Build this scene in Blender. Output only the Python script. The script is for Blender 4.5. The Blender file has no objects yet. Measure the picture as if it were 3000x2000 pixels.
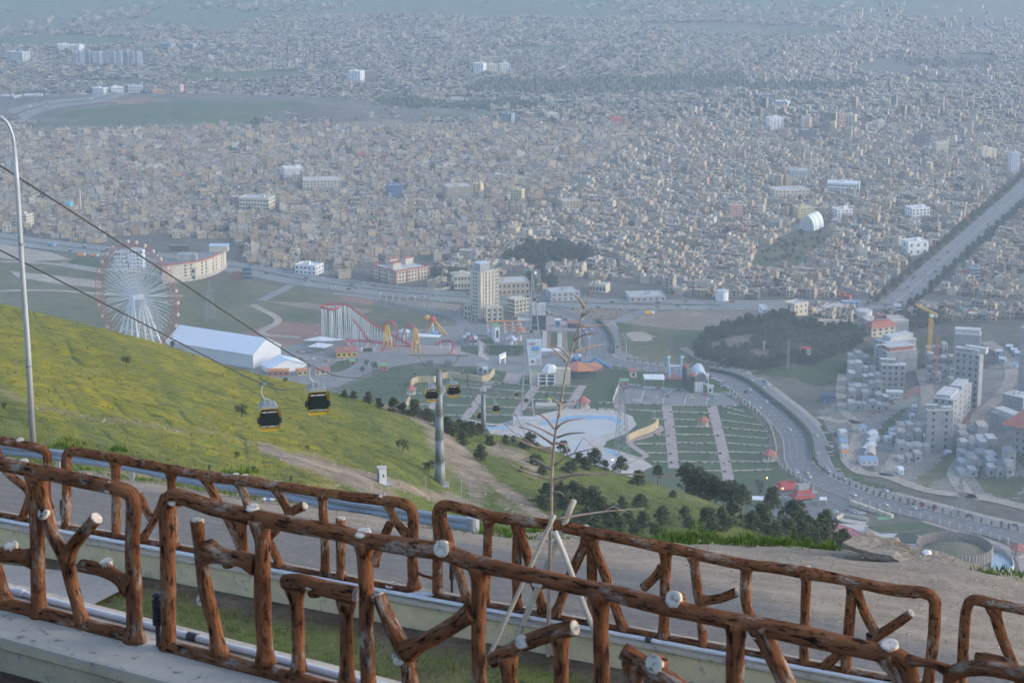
import bpy, bmesh, math, random
import numpy as np
from mathutils import Vector, Matrix, noise
from mathutils.bvhtree import BVHTree
from math import radians as R, sin, cos, pi, sqrt, atan2

random.seed(7); rng = np.random.default_rng(11)
scene = bpy.context.scene
C = scene.collection

# ------------------------------------------------------------------ camera
H = 438.0                      # height of the overlook above the valley floor
FPX = 6250.0; PITCH = R(14.07)
cd = bpy.data.cameras.new('camera'); cam = bpy.data.objects.new('camera', cd); C.objects.link(cam)
cam.location = (0, 0, H); cam.rotation_euler = (pi/2 - PITCH, 0, 0)
cd.sensor_width = 36; cd.lens = 75; cd.clip_start = 0.5; cd.clip_end = 60000
cd.dof.use_dof = True; cd.dof.focus_distance = 150; cd.dof.aperture_fstop = 6.5
scene.camera = cam

# ------------------------------------------------------------------ sky, sun, exposure
SUN_EL, SUN_AZ = R(24), R(100)      # azimuth from +Y clockwise (towards +X)
w = bpy.data.worlds.new('World'); scene.world = w; w.use_nodes = True
nt = w.node_tree; nt.nodes.clear()
sky = nt.nodes.new('ShaderNodeTexSky'); sky.sky_type = 'NISHITA'; sky.sun_disc = False
sky.sun_elevation = SUN_EL; sky.sun_rotation = SUN_AZ; sky.altitude = 900; sky.air_density = 1.0; sky.dust_density = 2.2; sky.ozone_density = 1.2
bg = nt.nodes.new('ShaderNodeBackground'); bg.inputs[1].default_value = 0.13
wo = nt.nodes.new('ShaderNodeOutputWorld'); nt.links.new(sky.outputs[0], bg.inputs[0]); nt.links.new(bg.outputs[0], wo.inputs[0])
sd = bpy.data.lights.new('sun', 'SUN'); sd.energy = 0.8; sd.angle = R(35); sd.color = (1.0, 0.9, 0.78)
so = bpy.data.objects.new('sun', sd); C.objects.link(so)
sv = Vector((sin(SUN_AZ)*cos(SUN_EL), cos(SUN_AZ)*cos(SUN_EL), sin(SUN_EL)))
so.rotation_euler = sv.to_track_quat('Z', 'Y').to_euler(); so.location = (400, 0, 900)
vs = scene.view_settings; vs.view_transform = 'Standard'; vs.look = 'None'; vs.gamma = 1; vs.exposure = 1.36; vs.use_curve_mapping = False
scene.cycles.use_denoising = True
scene.cycles.max_bounces = 6; scene.cycles.diffuse_bounces = 2; scene.cycles.glossy_bounces = 2; scene.cycles.volume_bounces = 1
scene.cycles.sample_clamp_indirect = 4; scene.cycles.adaptive_threshold = 0.03

# ------------------------------------------------------------------ picture rays -> places (u, v on a 2352 x 1568 grid)
S = 3000/2352
FW = Vector((0, cos(PITCH), -sin(PITCH))); UP = Vector((0, sin(PITCH), cos(PITCH))); CAM = Vector((0, 0, H))
def ray(u, v):
 return Vector((1, 0, 0))*((u*S-1500)/FPX) - UP*((v*S-1000)/FPX) + FW
def D(u, v, Y):
 d = ray(u, v); return CAM + d*(Y/d.y)
def Zp(u, v, z=0.0):
 d = ray(u, v); return CAM + d*((z-H)/d.z)
def onplane(u, v, p, n):
 d = ray(u, v); return CAM + d*((p-CAM).dot(n)/d.dot(n))
MOUNDS = []      # (x, y, rx, ry, rot, height)
def gz(x, y):
 z = 0.0
 for (mx, my, rx, ry, a, h) in MOUNDS:
  dx, dy = x-mx, y-my; ca, sa = cos(a), sin(a)
  q = ((dx*ca+dy*sa)/rx)**2 + ((-dx*sa+dy*ca)/ry)**2
  q /= 3.2
  if q < 1: z += h*(1-q)**2
 return z
def G(u, v, off=0.0):
 z = 0.0
 for _ in range(12):
  p = Zp(u, v, z); z = z*0.4 + gz(p.x, p.y)*0.6
 p = Zp(u, v, z); return Vector((p.x, p.y, gz(p.x, p.y)+off))
def up_to(P, u, v):          # height of the thing at P whose top shows at row v
 return D(u, v, P.y).z - P.z
def ppm(P):                  # metres per grid pixel at P
 return (P-CAM).dot(FW)*S/FPX

# ------------------------------------------------------------------ materials
MATS = {}
def nodes(name):
 m = bpy.data.materials.new(name); m.use_nodes = True; t = m.node_tree
 return m, t, t.nodes['Principled BSDF']
def mat(name, col=(0.5, 0.5, 0.5), rough=0.8, var=0.18, scale=2.0, metal=0.0, bump=0.0, bscale=20.0, emit=0.0, alpha=None, coat=0.0, obj=True):
 if name in MATS: return MATS[name]
 m, t, b = nodes(name)
 b.inputs['Roughness'].default_value = rough; b.inputs['Metallic'].default_value = metal
 tc = t.nodes.new('ShaderNodeTexCoord')
 nz = t.nodes.new('ShaderNodeTexNoise'); nz.inputs['Scale'].default_value = scale; nz.inputs['Detail'].default_value = 5; nz.inputs['Roughness'].default_value = 0.65
 t.links.new(tc.outputs['Object'], nz.inputs['Vector'])
 mx = t.nodes.new('ShaderNodeMix'); mx.data_type = 'RGBA'
 mx.inputs[6].default_value = (*[c*(1-var) for c in col], 1); mx.inputs[7].default_value = (*[min(1, c*(1+var)) for c in col], 1)
 mr = t.nodes.new('ShaderNodeMapRange'); mr.inputs[1].default_value = 0.3; mr.inputs[2].default_value = 0.7
 t.links.new(nz.outputs[0], mr.inputs[0]); t.links.new(mr.outputs[0], mx.inputs[0]); t.links.new(mx.outputs[2], b.inputs['Base Color'])
 if bump:
  n2 = t.nodes.new('ShaderNodeTexNoise'); n2.inputs['Scale'].default_value = bscale; n2.inputs['Detail'].default_value = 4
  t.links.new(tc.outputs['Object'], n2.inputs['Vector'])
  bp = t.nodes.new('ShaderNodeBump'); bp.inputs['Strength'].default_value = bump; bp.inputs['Distance'].default_value = 0.03
  t.links.new(n2.outputs[0], bp.inputs['Height']); t.links.new(bp.outputs[0], b.inputs['Normal'])
 if coat: b.inputs['Coat Weight'].default_value = coat
 if emit:
  b.inputs['Emission Color'].default_value = (*col, 1); b.inputs['Emission Strength'].default_value = emit
 MATS[name] = m; return m
def paint(name='city_paint', rough=0.85, attr='col', scale=0.25, var=0.22):
 """house paint, plaster and concrete: the colour of each piece is stored on its faces, the noise is wear"""
 if name in MATS: return MATS[name]
 m, t, b = nodes(name); b.inputs['Roughness'].default_value = rough
 at = t.nodes.new('ShaderNodeAttribute'); at.attribute_name = attr
 geo = t.nodes.new('ShaderNodeNewGeometry')
 nz = t.nodes.new('ShaderNodeTexNoise'); nz.inputs['Scale'].default_value = scale; nz.inputs['Detail'].default_value = 6; nz.inputs['Roughness'].default_value = 0.7
 t.links.new(geo.outputs['Position'], nz.inputs['Vector'])
 mr = t.nodes.new('ShaderNodeMapRange'); mr.inputs[1].default_value = 0.3; mr.inputs[2].default_value = 0.7
 mr.inputs[3].default_value = 1-var; mr.inputs[4].default_value = 1+var
 t.links.new(nz.outputs[0], mr.inputs[0])
 mx = t.nodes.new('ShaderNodeVectorMath'); mx.operation = 'SCALE'
 t.links.new(at.outputs['Color'], mx.inputs[0]); t.links.new(mr.outputs[0], mx.inputs['Scale'])
 t.links.new(mx.outputs[0], b.inputs['Base Color'])
 MATS[name] = m; return m

# ------------------------------------------------------------------ object helpers
def link(o, parent=None):
 C.objects.link(o)
 if parent is not None: o.parent = parent
 return o
def tag(o, label=None, cat=None, group=None, kind=None):
 if label: o['label'] = label
 if cat: o['category'] = cat
 if group: o['group'] = group
 if kind: o['kind'] = kind
 return o
def empty(name, loc=(0, 0, 0), rz=0.0, label=None, cat=None, group=None):
 o = bpy.data.objects.new(name, None); o.location = loc; o.rotation_euler = (0, 0, rz); o.empty_display_size = 0.2
 C.objects.link(o); return tag(o, label, cat, group)
class MB:
 """collects shapes into one mesh"""
 def __init__(s): s.v = []; s.f = []; s.c = []; s.uv = None
 def quad(s, a, b, c, d, col=None):
  n = len(s.v); s.v += [tuple(a), tuple(b), tuple(c), tuple(d)]; s.f.append((n, n+1, n+2, n+3)); s.c.append(col)
 def poly(s, pts, col=None):
  n = len(s.v); s.v += [tuple(p) for p in pts]; s.f.append(tuple(range(n, n+len(pts)))); s.c.append(col)
 def box(s, x0, x1, y0, y1, z0, z1, col=None, bottom=True, M=None):
  P = [Vector(p) for p in ((x0,y0,z0),(x1,y0,z0),(x1,y1,z0),(x0,y1,z0),(x0,y0,z1),(x1,y0,z1),(x1,y1,z1),(x0,y1,z1))]
  if M is not None: P = [M @ p for p in P]
  n = len(s.v); s.v += [tuple(p) for p in P]
  F = [(4,5,6,7),(0,1,5,4),(1,2,6,5),(2,3,7,6),(3,0,4,7)]
  if bottom: F.append((3,2,1,0))
  for f in F: s.f.append(tuple(n+i for i in f)); s.c.append(col)
 def prism(s, pts, z0, z1, col=None, cap=None):
  """vertical prism over an anticlockwise outline"""
  n = len(s.v); k = len(pts)
  s.v += [(p[0], p[1], z0) for p in pts] + [(p[0], p[1], z1) for p in pts]
  for i in range(k):
   j = (i+1) % k; s.f.append((n+i, n+j, n+k+j, n+k+i)); s.c.append(col)
  s.f.append(tuple(n+k+i for i in range(k))); s.c.append(cap if cap is not None else col)
 def tube(s, pts, r, seg=6, col=None, cap=True):
  pts = [Vector(p) for p in pts]; n0 = len(s.v); rr = r if isinstance(r, (list, tuple)) else [r]*len(pts)
  ref = None
  for i, p in enumerate(pts):
   t = (pts[min(i+1, len(pts)-1)] - pts[max(i-1, 0)]).normalized()
   if ref is None:
    ref = Vector((0, 0, 1)) if abs(t.z) < 0.9 else Vector((1, 0, 0))
   a = t.cross(ref).normalized(); b = a.cross(t); ref = b
   for k in range(seg):
    th = 2*pi*k/seg; q = p + a*(cos(th)*rr[i]) + b*(sin(th)*rr[i]); s.v.append(tuple(q))
  for i in range(len(pts)-1):
   for k in range(seg):
    j = (k+1) % seg; A = n0+i*seg
    s.f.append((A+k, A+seg+k, A+seg+j, A+j)); s.c.append(col)
  if cap:
   s.f.append(tuple(n0+k for k in range(seg))); s.c.append(col)
   s.f.append(tuple(n0+(len(pts)-1)*seg+k for k in reversed(range(seg)))); s.c.append(col)
 def lathe(s, prof, cx=0, cy=0, seg=12, col=None, cap=True):
  n0 = len(s.v)
  for (r, z) in prof:
   for k in range(seg): s.v.append((cx+r*cos(2*pi*k/seg), cy+r*sin(2*pi*k/seg), z))
  for i in range(len(prof)-1):
   for k in range(seg):
    j = (k+1) % seg; s.f.append((n0+i*seg+k, n0+i*seg+j, n0+(i+1)*seg+j, n0+(i+1)*seg+k)); s.c.append(col)
  if cap:
   s.f.append(tuple(n0+(len(prof)-1)*seg+k for k in range(seg))); s.c.append(col)
 def mesh(s, name, m=None, smooth=False):
  me = bpy.data.meshes.new(name); me.from_pydata(s.v, [], s.f)
  if any(c is not None for c in s.c):
   a = me.attributes.new('col', 'FLOAT_COLOR', 'FACE')
   a.data.foreach_set('color', np.array([(*(c or (0.5, 0.5, 0.5)), 1) for c in s.c], dtype=np.float32).ravel())
  if m is not None: me.materials.append(m)
  if smooth: me.polygons.foreach_set('use_smooth', [True]*len(me.polygons))
  return me
 def build(s, name, m=None, parent=None, smooth=False):
  return link(bpy.data.objects.new(name, s.mesh(name, m, smooth)), parent)
def inst(name, me, parent=None, loc=(0, 0, 0), rz=0.0, sc=1.0, rot=None):
 o = bpy.data.objects.new(name, me); o.location = loc; o.rotation_euler = rot if rot is not None else (0, 0, rz)
 o.scale = sc if isinstance(sc, (tuple, list)) else (sc, sc, sc)
 return link(o, parent)
def copy_tree(o, parent=None):
 c = o.copy(); C.objects.link(c)
 if parent is not None: c.parent = parent
 for ch in o.children: copy_tree(ch, c)
 return c
def catmull(pts, step):
 """points through the control points, about step apart"""
 P = [Vector(p) for p in pts]
 if len(P) == 2:
  n = max(2, int((P[1]-P[0]).length/step)+1); return [P[0].lerp(P[1], i/n) for i in range(n+1)]
 out = []
 for i in range(len(P)-1):
  p0 = P[i-1] if i else P[0]*2-P[1]; p1, p2 = P[i], P[i+1]; p3 = P[i+2] if i+2 < len(P) else P[-1]*2-P[-2]
  n = max(1, int((p2-p1).length/step))
  for k in range(n):
   t = k/n
   out.append(0.5*((2*p1)+(p2-p0)*t+(2*p0-5*p1+4*p2-p3)*t*t+(3*p1-p0-3*p2+p3)*t**3))
 out.append(P[-1]); return out
def fbm(p, o=4): return noise.fractal(p, 1.0, 2.0, o)
# ================================================================== THE SETTING
def attr_mat(name, spec, rough=0.95, bump=0.0, bscale=3.0):
 """ground material: base colour blended to others by painted point attributes, all broken up by noise.
 spec: (base lo, base hi, noise scale), then (attribute, colour lo, colour hi, softness)"""
 m, t, b = nodes(name); b.inputs['Roughness'].default_value = rough; b.inputs['Specular IOR Level'].default_value = 0.15
 geo = t.nodes.new('ShaderNodeNewGeometry')
 def nz(sc, det=6, rg=0.65):
  n = t.nodes.new('ShaderNodeTexNoise'); n.inputs['Scale'].default_value = sc; n.inputs['Detail'].default_value = det; n.inputs['Roughness'].default_value = rg
  t.links.new(geo.outputs['Position'], n.inputs['Vector']); return n
 def two(lo, hi, src):
  mx = t.nodes.new('ShaderNodeMix'); mx.data_type = 'RGBA'; mx.inputs[6].default_value = (*lo, 1); mx.inputs[7].default_value = (*hi, 1)
  mr = t.nodes.new('ShaderNodeMapRange'); mr.inputs[1].default_value = 0.32; mr.inputs[2].default_value = 0.68
  t.links.new(src.outputs[0], mr.inputs[0]); t.links.new(mr.outputs[0], mx.inputs[0]); return mx
 lo, hi, sc = spec[0]; cur = two(lo, hi, nz(sc)); fine = nz(sc*9, 3)
 fv = t.nodes.new('ShaderNodeMapRange'); fv.inputs[1].default_value = 0.3; fv.inputs[2].default_value = 0.7; fv.inputs[3].default_value = 0.78; fv.inputs[4].default_value = 1.22
 t.links.new(fine.outputs[0], fv.inputs[0])
 for (an, l2, h2, sc2, soft) in spec[1:]:
  c2 = two(l2, h2, nz(sc2)); at = t.nodes.new('ShaderNodeAttribute'); at.attribute_name = an
  ed = nz(sc2*2.5, 5, 0.75); ad = t.nodes.new('ShaderNodeMath'); ad.operation = 'ADD'
  t.links.new(at.outputs['Fac'], ad.inputs[0]); t.links.new(ed.outputs[0], ad.inputs[1])
  mr = t.nodes.new('ShaderNodeMapRange'); mr.inputs[1].default_value = 1.0-soft; mr.inputs[2].default_value = 1.0+soft
  t.links.new(ad.outputs[0], mr.inputs[0])
  mx = t.nodes.new('ShaderNodeMix'); mx.data_type = 'RGBA'
  t.links.new(mr.outputs[0], mx.inputs[0]); t.links.new(cur.outputs[2], mx.inputs[6]); t.links.new(c2.outputs[2], mx.inputs[7]); cur = mx
 ml = t.nodes.new('ShaderNodeVectorMath'); ml.operation = 'SCALE'
 t.links.new(cur.outputs[2], ml.inputs[0]); t.links.new(fv.outputs[0], ml.inputs['Scale']); t.links.new(ml.outputs[0], b.inputs['Base Color'])
 if bump:
  bp = t.nodes.new('ShaderNodeBump'); bp.inputs['Strength'].default_value = bump; bp.inputs['Distance'].default_value = 0.12
  bn = nz(bscale, 6, 0.7); t.links.new(bn.outputs[0], bp.inputs['Height']); t.links.new(bp.outputs[0], b.inputs['Normal'])
 MATS[name] = m; return m
def grid_obj(name, P, m, attrs=None, smooth=True):
 """P: rows x cols of points -> one sheet"""
 P = np.asarray(P, dtype=np.float64); r, c = P.shape[:2]
 me = bpy.data.meshes.new(name)
 idx = np.arange(r*c).reshape(r, c)
 f = np.stack([idx[:-1, :-1], idx[:-1, 1:], idx[1:, 1:], idx[1:, :-1]], -1).reshape(-1, 4)
 me.vertices.add(r*c); me.vertices.foreach_set('co', P.reshape(-1))
 me.loops.add(f.size); me.loops.foreach_set('vertex_index', f.reshape(-1).astype(np.int32))
 me.polygons.add(len(f)); me.polygons.foreach_set('loop_start', np.arange(0, f.size, 4, dtype=np.int32))
 me.polygons.foreach_set('use_smooth', np.full(len(f), smooth)); me.update(calc_edges=True)
 for k, a in (attrs or {}).items():
  at = me.attributes.new(k, 'FLOAT', 'POINT'); at.data.foreach_set('value', np.asarray(a, dtype=np.float32).reshape(-1))
 me.materials.append(m)
 return link(bpy.data.objects.new(name, me))
def interp(xs, ys, x): return float(np.interp(x, xs, ys))
def smooth_interp(xs, ys, x):
 i = max(0, min(len(xs)-2, int(np.searchsorted(xs, x))-1))
 h = xs[i+1]-xs[i]; t = (x-xs[i])/h
 def m(k):
  if k == 0: return (ys[1]-ys[0])/(xs[1]-xs[0])
  if k == len(xs)-1: return (ys[-1]-ys[-2])/(xs[-1]-xs[-2])
  return (ys[k+1]-ys[k-1])/(xs[k+1]-xs[k-1])
 t2, t3 = t*t, t*t*t
 return (2*t3-3*t2+1)*ys[i]+(t3-2*t2+t)*h*m(i)+(-2*t3+3*t2)*ys[i+1]+(t3-t2)*h*m(i+1)
def near_line(u, v, pts):
 """distance of (u, v) to a polyline, in grid pixels"""
 best = 1e9
 for (a, b), (c, d) in zip(pts[:-1], pts[1:]):
  dx, dy = c-a, d-b; t = max(0, min(1, ((u-a)*dx+(v-b)*dy)/(dx*dx+dy*dy))); best = min(best, math.hypot(u-a-t*dx, v-b-t*dy))
 return best

# ---- valley floor: one sheet to the horizon, with the low mounds of the building site and the grove
_p = Zp(1800, 802); MOUNDS.append((_p.x+10, _p.y+20, 60, 80, 0.0, 15))
_p = Zp(2260, 880); MOUNDS.append((_p.x+80, _p.y, 100, 200, 0.0, 20))
_p = Zp(2450, 1080); MOUNDS.append((_p.x+30, _p.y, 55, 80, 0.0, 24))
_p = Zp(360, 268); MOUNDS.append((_p.x, _p.y+60, 330, 110, -0.05, 22))
xs = np.unique(np.concatenate([np.arange(-14000, -700, 700.0), np.arange(-700, 1100, 12.0), np.arange(1100, 14001, 700.0)]))
ys = np.unique(np.concatenate([np.arange(520, 1000, 60.0), np.arange(1000, 2400, 12.0), np.arange(2400, 4600, 60.0), np.arange(4600, 30001, 900.0)]))
PG = np.zeros((len(ys), len(xs), 3))
for j, y in enumerate(ys):
 for i, x in enumerate(xs):
  PG[j, i] = (x, y, gz(x, y) - 0.0 if abs(x) < 1400 and y < 4700 else 0)
fieldy = np.zeros(PG.shape[:2])
for j, y in enumerate(ys):
 for i, x in enumerate(xs):
  lim = 4650 + 0.10*x + 500*fbm(Vector((x*0.0011, y*0.0006, 3)), 3)
  fieldy[j, i] = 1/(1+math.exp(-(y-lim)/220))
m_ground = attr_mat('valley_ground', [((0.085, 0.078, 0.066), (0.17, 0.15, 0.12), 0.012), ('field', (0.025, 0.085, 0.035), (0.10, 0.125, 0.07), 0.0012, 0.3)])
ground = grid_obj('ground', PG, m_ground, {'field': fieldy}); tag(ground, kind='structure')

# ---- hillside falling away beyond the road
hu = [-700, -300, 0, 200, 390, 560, 690, 800, 900, 1000, 1100, 1200, 1300, 1430, 1600, 1700, 1800, 1960, 2100, 2400, 2800]
hc = [560, 630, 697, 745, 795, 850, 880, 910, 932, 962, 992, 1006, 1045, 1088, 1140, 1180, 1212, 1252, 1300, 1400, 1520]
hY = [640, 580, 530, 515, 500, 490, 485, 480, 478, 475, 490, 500, 500, 495, 490, 480, 470, 450, 430, 400, 370]
fu = [-700, 0, 250, 500, 870, 1018, 1100, 1250, 1430, 1600, 2000, 2400, 2800]
fv = [950, 1040, 1085, 1130, 1185, 1225, 1235, 1245, 1255, 1265, 1300, 1370, 1470]
fY = [200, 215, 235, 250, 285, 330, 330, 325, 320, 315, 310, 290, 270]
NU, NT = 520, 140
HP = np.zeros((NT+26, NU, 3)); a_dirt = np.zeros((NT+26, NU)); a_flow = np.zeros_like(a_dirt); a_fur = np.zeros_like(a_dirt)
dirt_lines = [([(880, 925), (940, 950), (1005, 988), (1055, 1035), (1100, 1085), (1180, 1140), (1250, 1185)], 13, 1.0),
     ([(600, 1030), (680, 1065), (780, 1085), (870, 1100), (960, 1125), (1040, 1140), (1120, 1175)], 15, 0.9),
     ([(1000, 1000), (1040, 1050), (1075, 1090), (1100, 1130)], 30, 0.75), ([(1130, 1030), (1200, 1050), (1230, 1080)], 22, 0.7),
     ([(1500, 1110), (1620, 1150)], 14, 0.35), ([(250, 1080), (560, 1120), (760, 1130)], 16, 0.55),
     ([(0, 905), (120, 945), (330, 985), (520, 1010), (640, 1040)], 9, 0.45), ([(690, 1060), (830, 1110), (900, 1150)], 24, 0.8),
     ([(1150, 1150), (1240, 1200), (1330, 1225)], 20, 0.5)]
for i in range(NU):
 u = -500 + 3000*i/(NU-1)
 vc, Yc = smooth_interp(hu, hc, u), smooth_interp(hu, hY, u); vf, Yf = smooth_interp(fu, fv, u), smooth_interp(fu, fY, u)
 for j in range(NT):
  t = j/(NT-1); v = vf+(vc-vf)*t; Y = Yf+(Yc-Yf)*(t*0.75+0.25*t*t)
  p = D(u, v, Y)
  q = (u*0.82-v*0.95)
  wob = 34*fbm(Vector((u*0.006, v*0.006, 1.3)), 3)
  fr = 0.5+0.5*sin((q+wob*1.6)*2*pi/(47+9*fbm(Vector((u*0.003, v*0.003, 2)), 2))+2.6*fbm(Vector((u*0.004, v*0.004, 7)), 2)); fr = fr**6
  strength = max(0, min(1, (1000-u)/250))*max(0.0, min(1, 0.7+0.9*fbm(Vector((u*0.01, v*0.012, 5)), 2)))
  fade = min(1, 6*(1-t))
  p.z += (-0.16*fr*strength + 0.55*fbm(Vector((p.x*0.09, p.y*0.09, 0)), 4) + 1.5*fbm(Vector((p.x*0.02, p.y*0.02, 4)), 3))*fade
  HP[j+6, i] = p
  dd = 0
  for pts, wd, k in dirt_lines:
   dd = max(dd, k*math.exp(-(near_line(u, v, pts)/wd)**2))
  a_dirt[j+6, i] = dd*0.95
  a_fur[j+6, i] = fr*strength*0.66
  a_flow[j+6, i] = 0.29+0.25*max(0, min(1, (980-u)/400)) + 0.15*fbm(Vector((q*0.012, (u+v)*0.002, 9)), 3) - 0.25*max(0, (v-vc-170)/150)
 for k in range(6):      # apron that runs under the road terrace
  s = (6-k)/6; HP[k, i] = D(u, vf+90*s, Yf-(Yf-125)*s)
 base = Vector(HP[NT+5, i])
 for k in range(20):     # far side, dropping into the valley
  s = (k+1)/20
  HP[NT+6+k, i] = (base.x*(1+0.9*s), base.y+560*s, base.z*(1-s)**1.5 - 6*s - 14*min(1, s*8)*(1-s))
 a_flow[NT+6:, i] = a_flow[NT+5, i]
m_hill = attr_mat('hill_grass', [((0.060, 0.086, 0.019), (0.135, 0.150, 0.037), 0.06), ('flower', (0.33, 0.26, 0.008), (0.17, 0.17, 0.022), 0.11, 0.16),
        ('furrow', (0.03, 0.055, 0.016), (0.055, 0.08, 0.02), 0.2, 0.22), ('dirt', (0.15, 0.11, 0.078), (0.33, 0.265, 0.20), 0.15, 0.22)], bump=1.0, bscale=0.9)
hillside = grid_obj('hillside', HP, m_hill, {'dirt': a_dirt, 'flower': a_flow, 'furrow': a_fur}); tag(hillside, kind='structure')
_hv = [Vector(p) for p in HP.reshape(-1, 3)]
_r, _c = HP.shape[:2]
HBVH = BVHTree.FromPolygons(_hv, [(j*_c+i, j*_c+i+1, (j+1)*_c+i+1, (j+1)*_c+i) for j in range(_r-1) for i in range(_c-1)])
def hill(u, v):
 loc, nrm, idx, dist = HBVH.ray_cast(CAM, ray(u, v).normalized())
 return loc
def hill_z(x, y):
 loc, nrm, idx, dist = HBVH.ray_cast(Vector((x, y, H+50)), Vector((0, 0, -1)))
 return loc

# ---- fence planes and the terraces in the foreground
def zz(k, x, y):                      # notes taken on three enlarged strips -> grid pixel
 return (784*(k-1) + x*0.37495, 980 + y*0.37495)
class Plane:
 def __init__(s, k0, p0, k1, p1, drop):
  s.a = Zp(*zz(k0, *p0), H-drop); s.b = Zp(*zz(k1, *p1), H-drop)
  s.d = (s.b-s.a).normalized(); s.n = Vector((s.d.y, -s.d.x, 0))       # n points to the camera side
  if s.n.y > 0: s.n = -s.n
 def at(s, k, x, y, off=0.0): return onplane(*zz(k, x, y), s.a, s.n) + s.n*off
 def along(s, t, off, z): p = s.a + s.d*t + s.n*off; return Vector((p.x, p.y, z))
NEAR = Plane(1, (0, 225), 3, (1200, 1380), 5.6)
FAR = Plane(1, (430, 150), 3, (1480, 1010), 10.9)
zN = sum(NEAR.at(1, *q).z for q in ((245, 1160), (840, 1330), (1630, 1440)))/3       # foot of the near fence
zS = sum(FAR.at(*q).z for q in ((1, 405, 625), (1, 705, 685), (2, 440, 985), (2, 1310, 1150), (2, 1970, 1290)))/5
LN = (NEAR.b-NEAR.a).length; LF = (FAR.b-FAR.a).length
zBED = zS-0.50

def strip_wall(name, pl, t0, t1, prof, m, n=60, jit=0.006, lab=None):
 """profile (offset towards camera, z) swept along a fence line, lightly uneven"""
 P = []
 for i in range(n+1):
  t = t0+(t1-t0)*i/n
  P.append([pl.along(t, o+jit*noise.noise(Vector((t*1.7, o*9, z*3))), z+jit*noise.noise(Vector((t*2.1+9, o*5, z*5)))) for o, z in prof])
 return grid_obj(name, np.array([[tuple(p) for p in r] for r in P]).transpose(1, 0, 2), m, smooth=False)
def wall_mat(name, col, stain, fleck):
 m, t, b = nodes(name); b.inputs['Roughness'].default_value = 0.9
 tc = t.nodes.new('ShaderNodeTexCoord')
 n1 = t.nodes.new('ShaderNodeTexNoise'); n1.inputs['Scale'].default_value = 1.3; n1.inputs['Detail'].default_value = 8; n1.inputs['Roughness'].default_value = 0.75
 n2 = t.nodes.new('ShaderNodeTexNoise'); n2.inputs['Scale'].default_value = 9; n2.inputs['Detail'].default_value = 4; n2.inputs['Roughness'].default_value = 0.7
 for n in (n1, n2): t.links.new(tc.outputs['Object'], n.inputs['Vector'])
 a = t.nodes.new('ShaderNodeMix'); a.data_type = 'RGBA'; a.inputs[6].default_value = (*col, 1); a.inputs[7].default_value = (*stain, 1)
 r1 = t.nodes.new('ShaderNodeMapRange'); r1.inputs[1].default_value = 0.45; r1.inputs[2].default_value = 0.75
 t.links.new(n1.outputs[0], r1.inputs[0]); t.links.new(r1.outputs[0], a.inputs[0])
 c = t.nodes.new('ShaderNodeMix'); c.data_type = 'RGBA'; c.inputs[7].default_value = (*fleck, 1)
 r2 = t.nodes.new('ShaderNodeMapRange'); r2.inputs[1].default_value = 0.585; r2.inputs[2].default_value = 0.66; r2.inputs[4].default_value = 0.75
 t.links.new(n2.outputs[0], r2.inputs[0]); t.links.new(r2.outputs[0], c.inputs[0]); t.links.new(a.outputs[2], c.inputs[6])
 t.links.new(c.outputs[2], b.inputs['Base Color'])
 bp = t.nodes.new('ShaderNodeBump'); bp.inputs['Strength'].default_value = 0.4; bp.inputs['Distance'].default_value = 0.02
 t.links.new(n2.outputs[0], bp.inputs['Height']); t.links.new(bp.outputs[0], b.inputs['Normal'])
 MATS[name] = m; return m
m_cream = wall_mat('cream_render', (0.54, 0.46, 0.30), (0.36, 0.30, 0.20), (0.24, 0.24, 0.25))
m_cop = wall_mat('coping_concrete', (0.50, 0.44, 0.36), (0.36, 0.315, 0.255), (0.11, 0.10, 0.09))
m_cop2 = wall_mat('coping_concrete_dark', (0.38, 0.335, 0.275), (0.22, 0.19, 0.155), (0.10, 0.09, 0.08))

w1 = empty('retaining_wall', NEAR.along(LN/2, 0, zN-0.3), 0, 'cream concrete wall with wide pale coping under the nearest rustic fence', 'wall'); w1['kind'] = 'thing'
o = strip_wall('wall_face', NEAR, -6, LN+4, [(0.50, zN-0.10), (0.50, zN-0.16), (0.46, zN-0.19), (0.45, zN-0.42)], m_cream); o.parent = w1; o.matrix_parent_inverse = Matrix.Translation(-w1.location)
o = strip_wall('coping', NEAR, -6, LN+4, [(-0.50, zN-6.3), (-0.50, zN-0.05), (-0.47, zN-0.03), (0.0, zN-0.03), (0.47, zN-0.04), (0.50, zN-0.055), (0.50, zN-0.098)], m_cop); o.parent = w1; o.matrix_parent_inverse = Matrix.Translation(-w1.location)
w2 = empty('retaining_wall', FAR.along(LF/2, 0, zBED), 0, 'low peeling cream wall between the grass bed and the road fence', 'wall'); w2['kind'] = 'thing'
o = strip_wall('wall_face', FAR, -12, LF+8, [(0.33, zS-0.10), (0.33, zBED-0.2)], m_cream); o.parent = w2; o.matrix_parent_inverse = Matrix.Translation(-w2.location)
o = strip_wall('coping', FAR, -12, LF+8, [(-0.25, zS-0.25), (-0.25, zS-0.02), (0.30, zS-0.03), (0.37, zS-0.035), (0.38, zS-0.07), (0.37, zS-0.10), (0.328, zS-0.102)], m_cop2); o.parent = w2; o.matrix_parent_inverse = Matrix.Translation(-w2.location)

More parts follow.
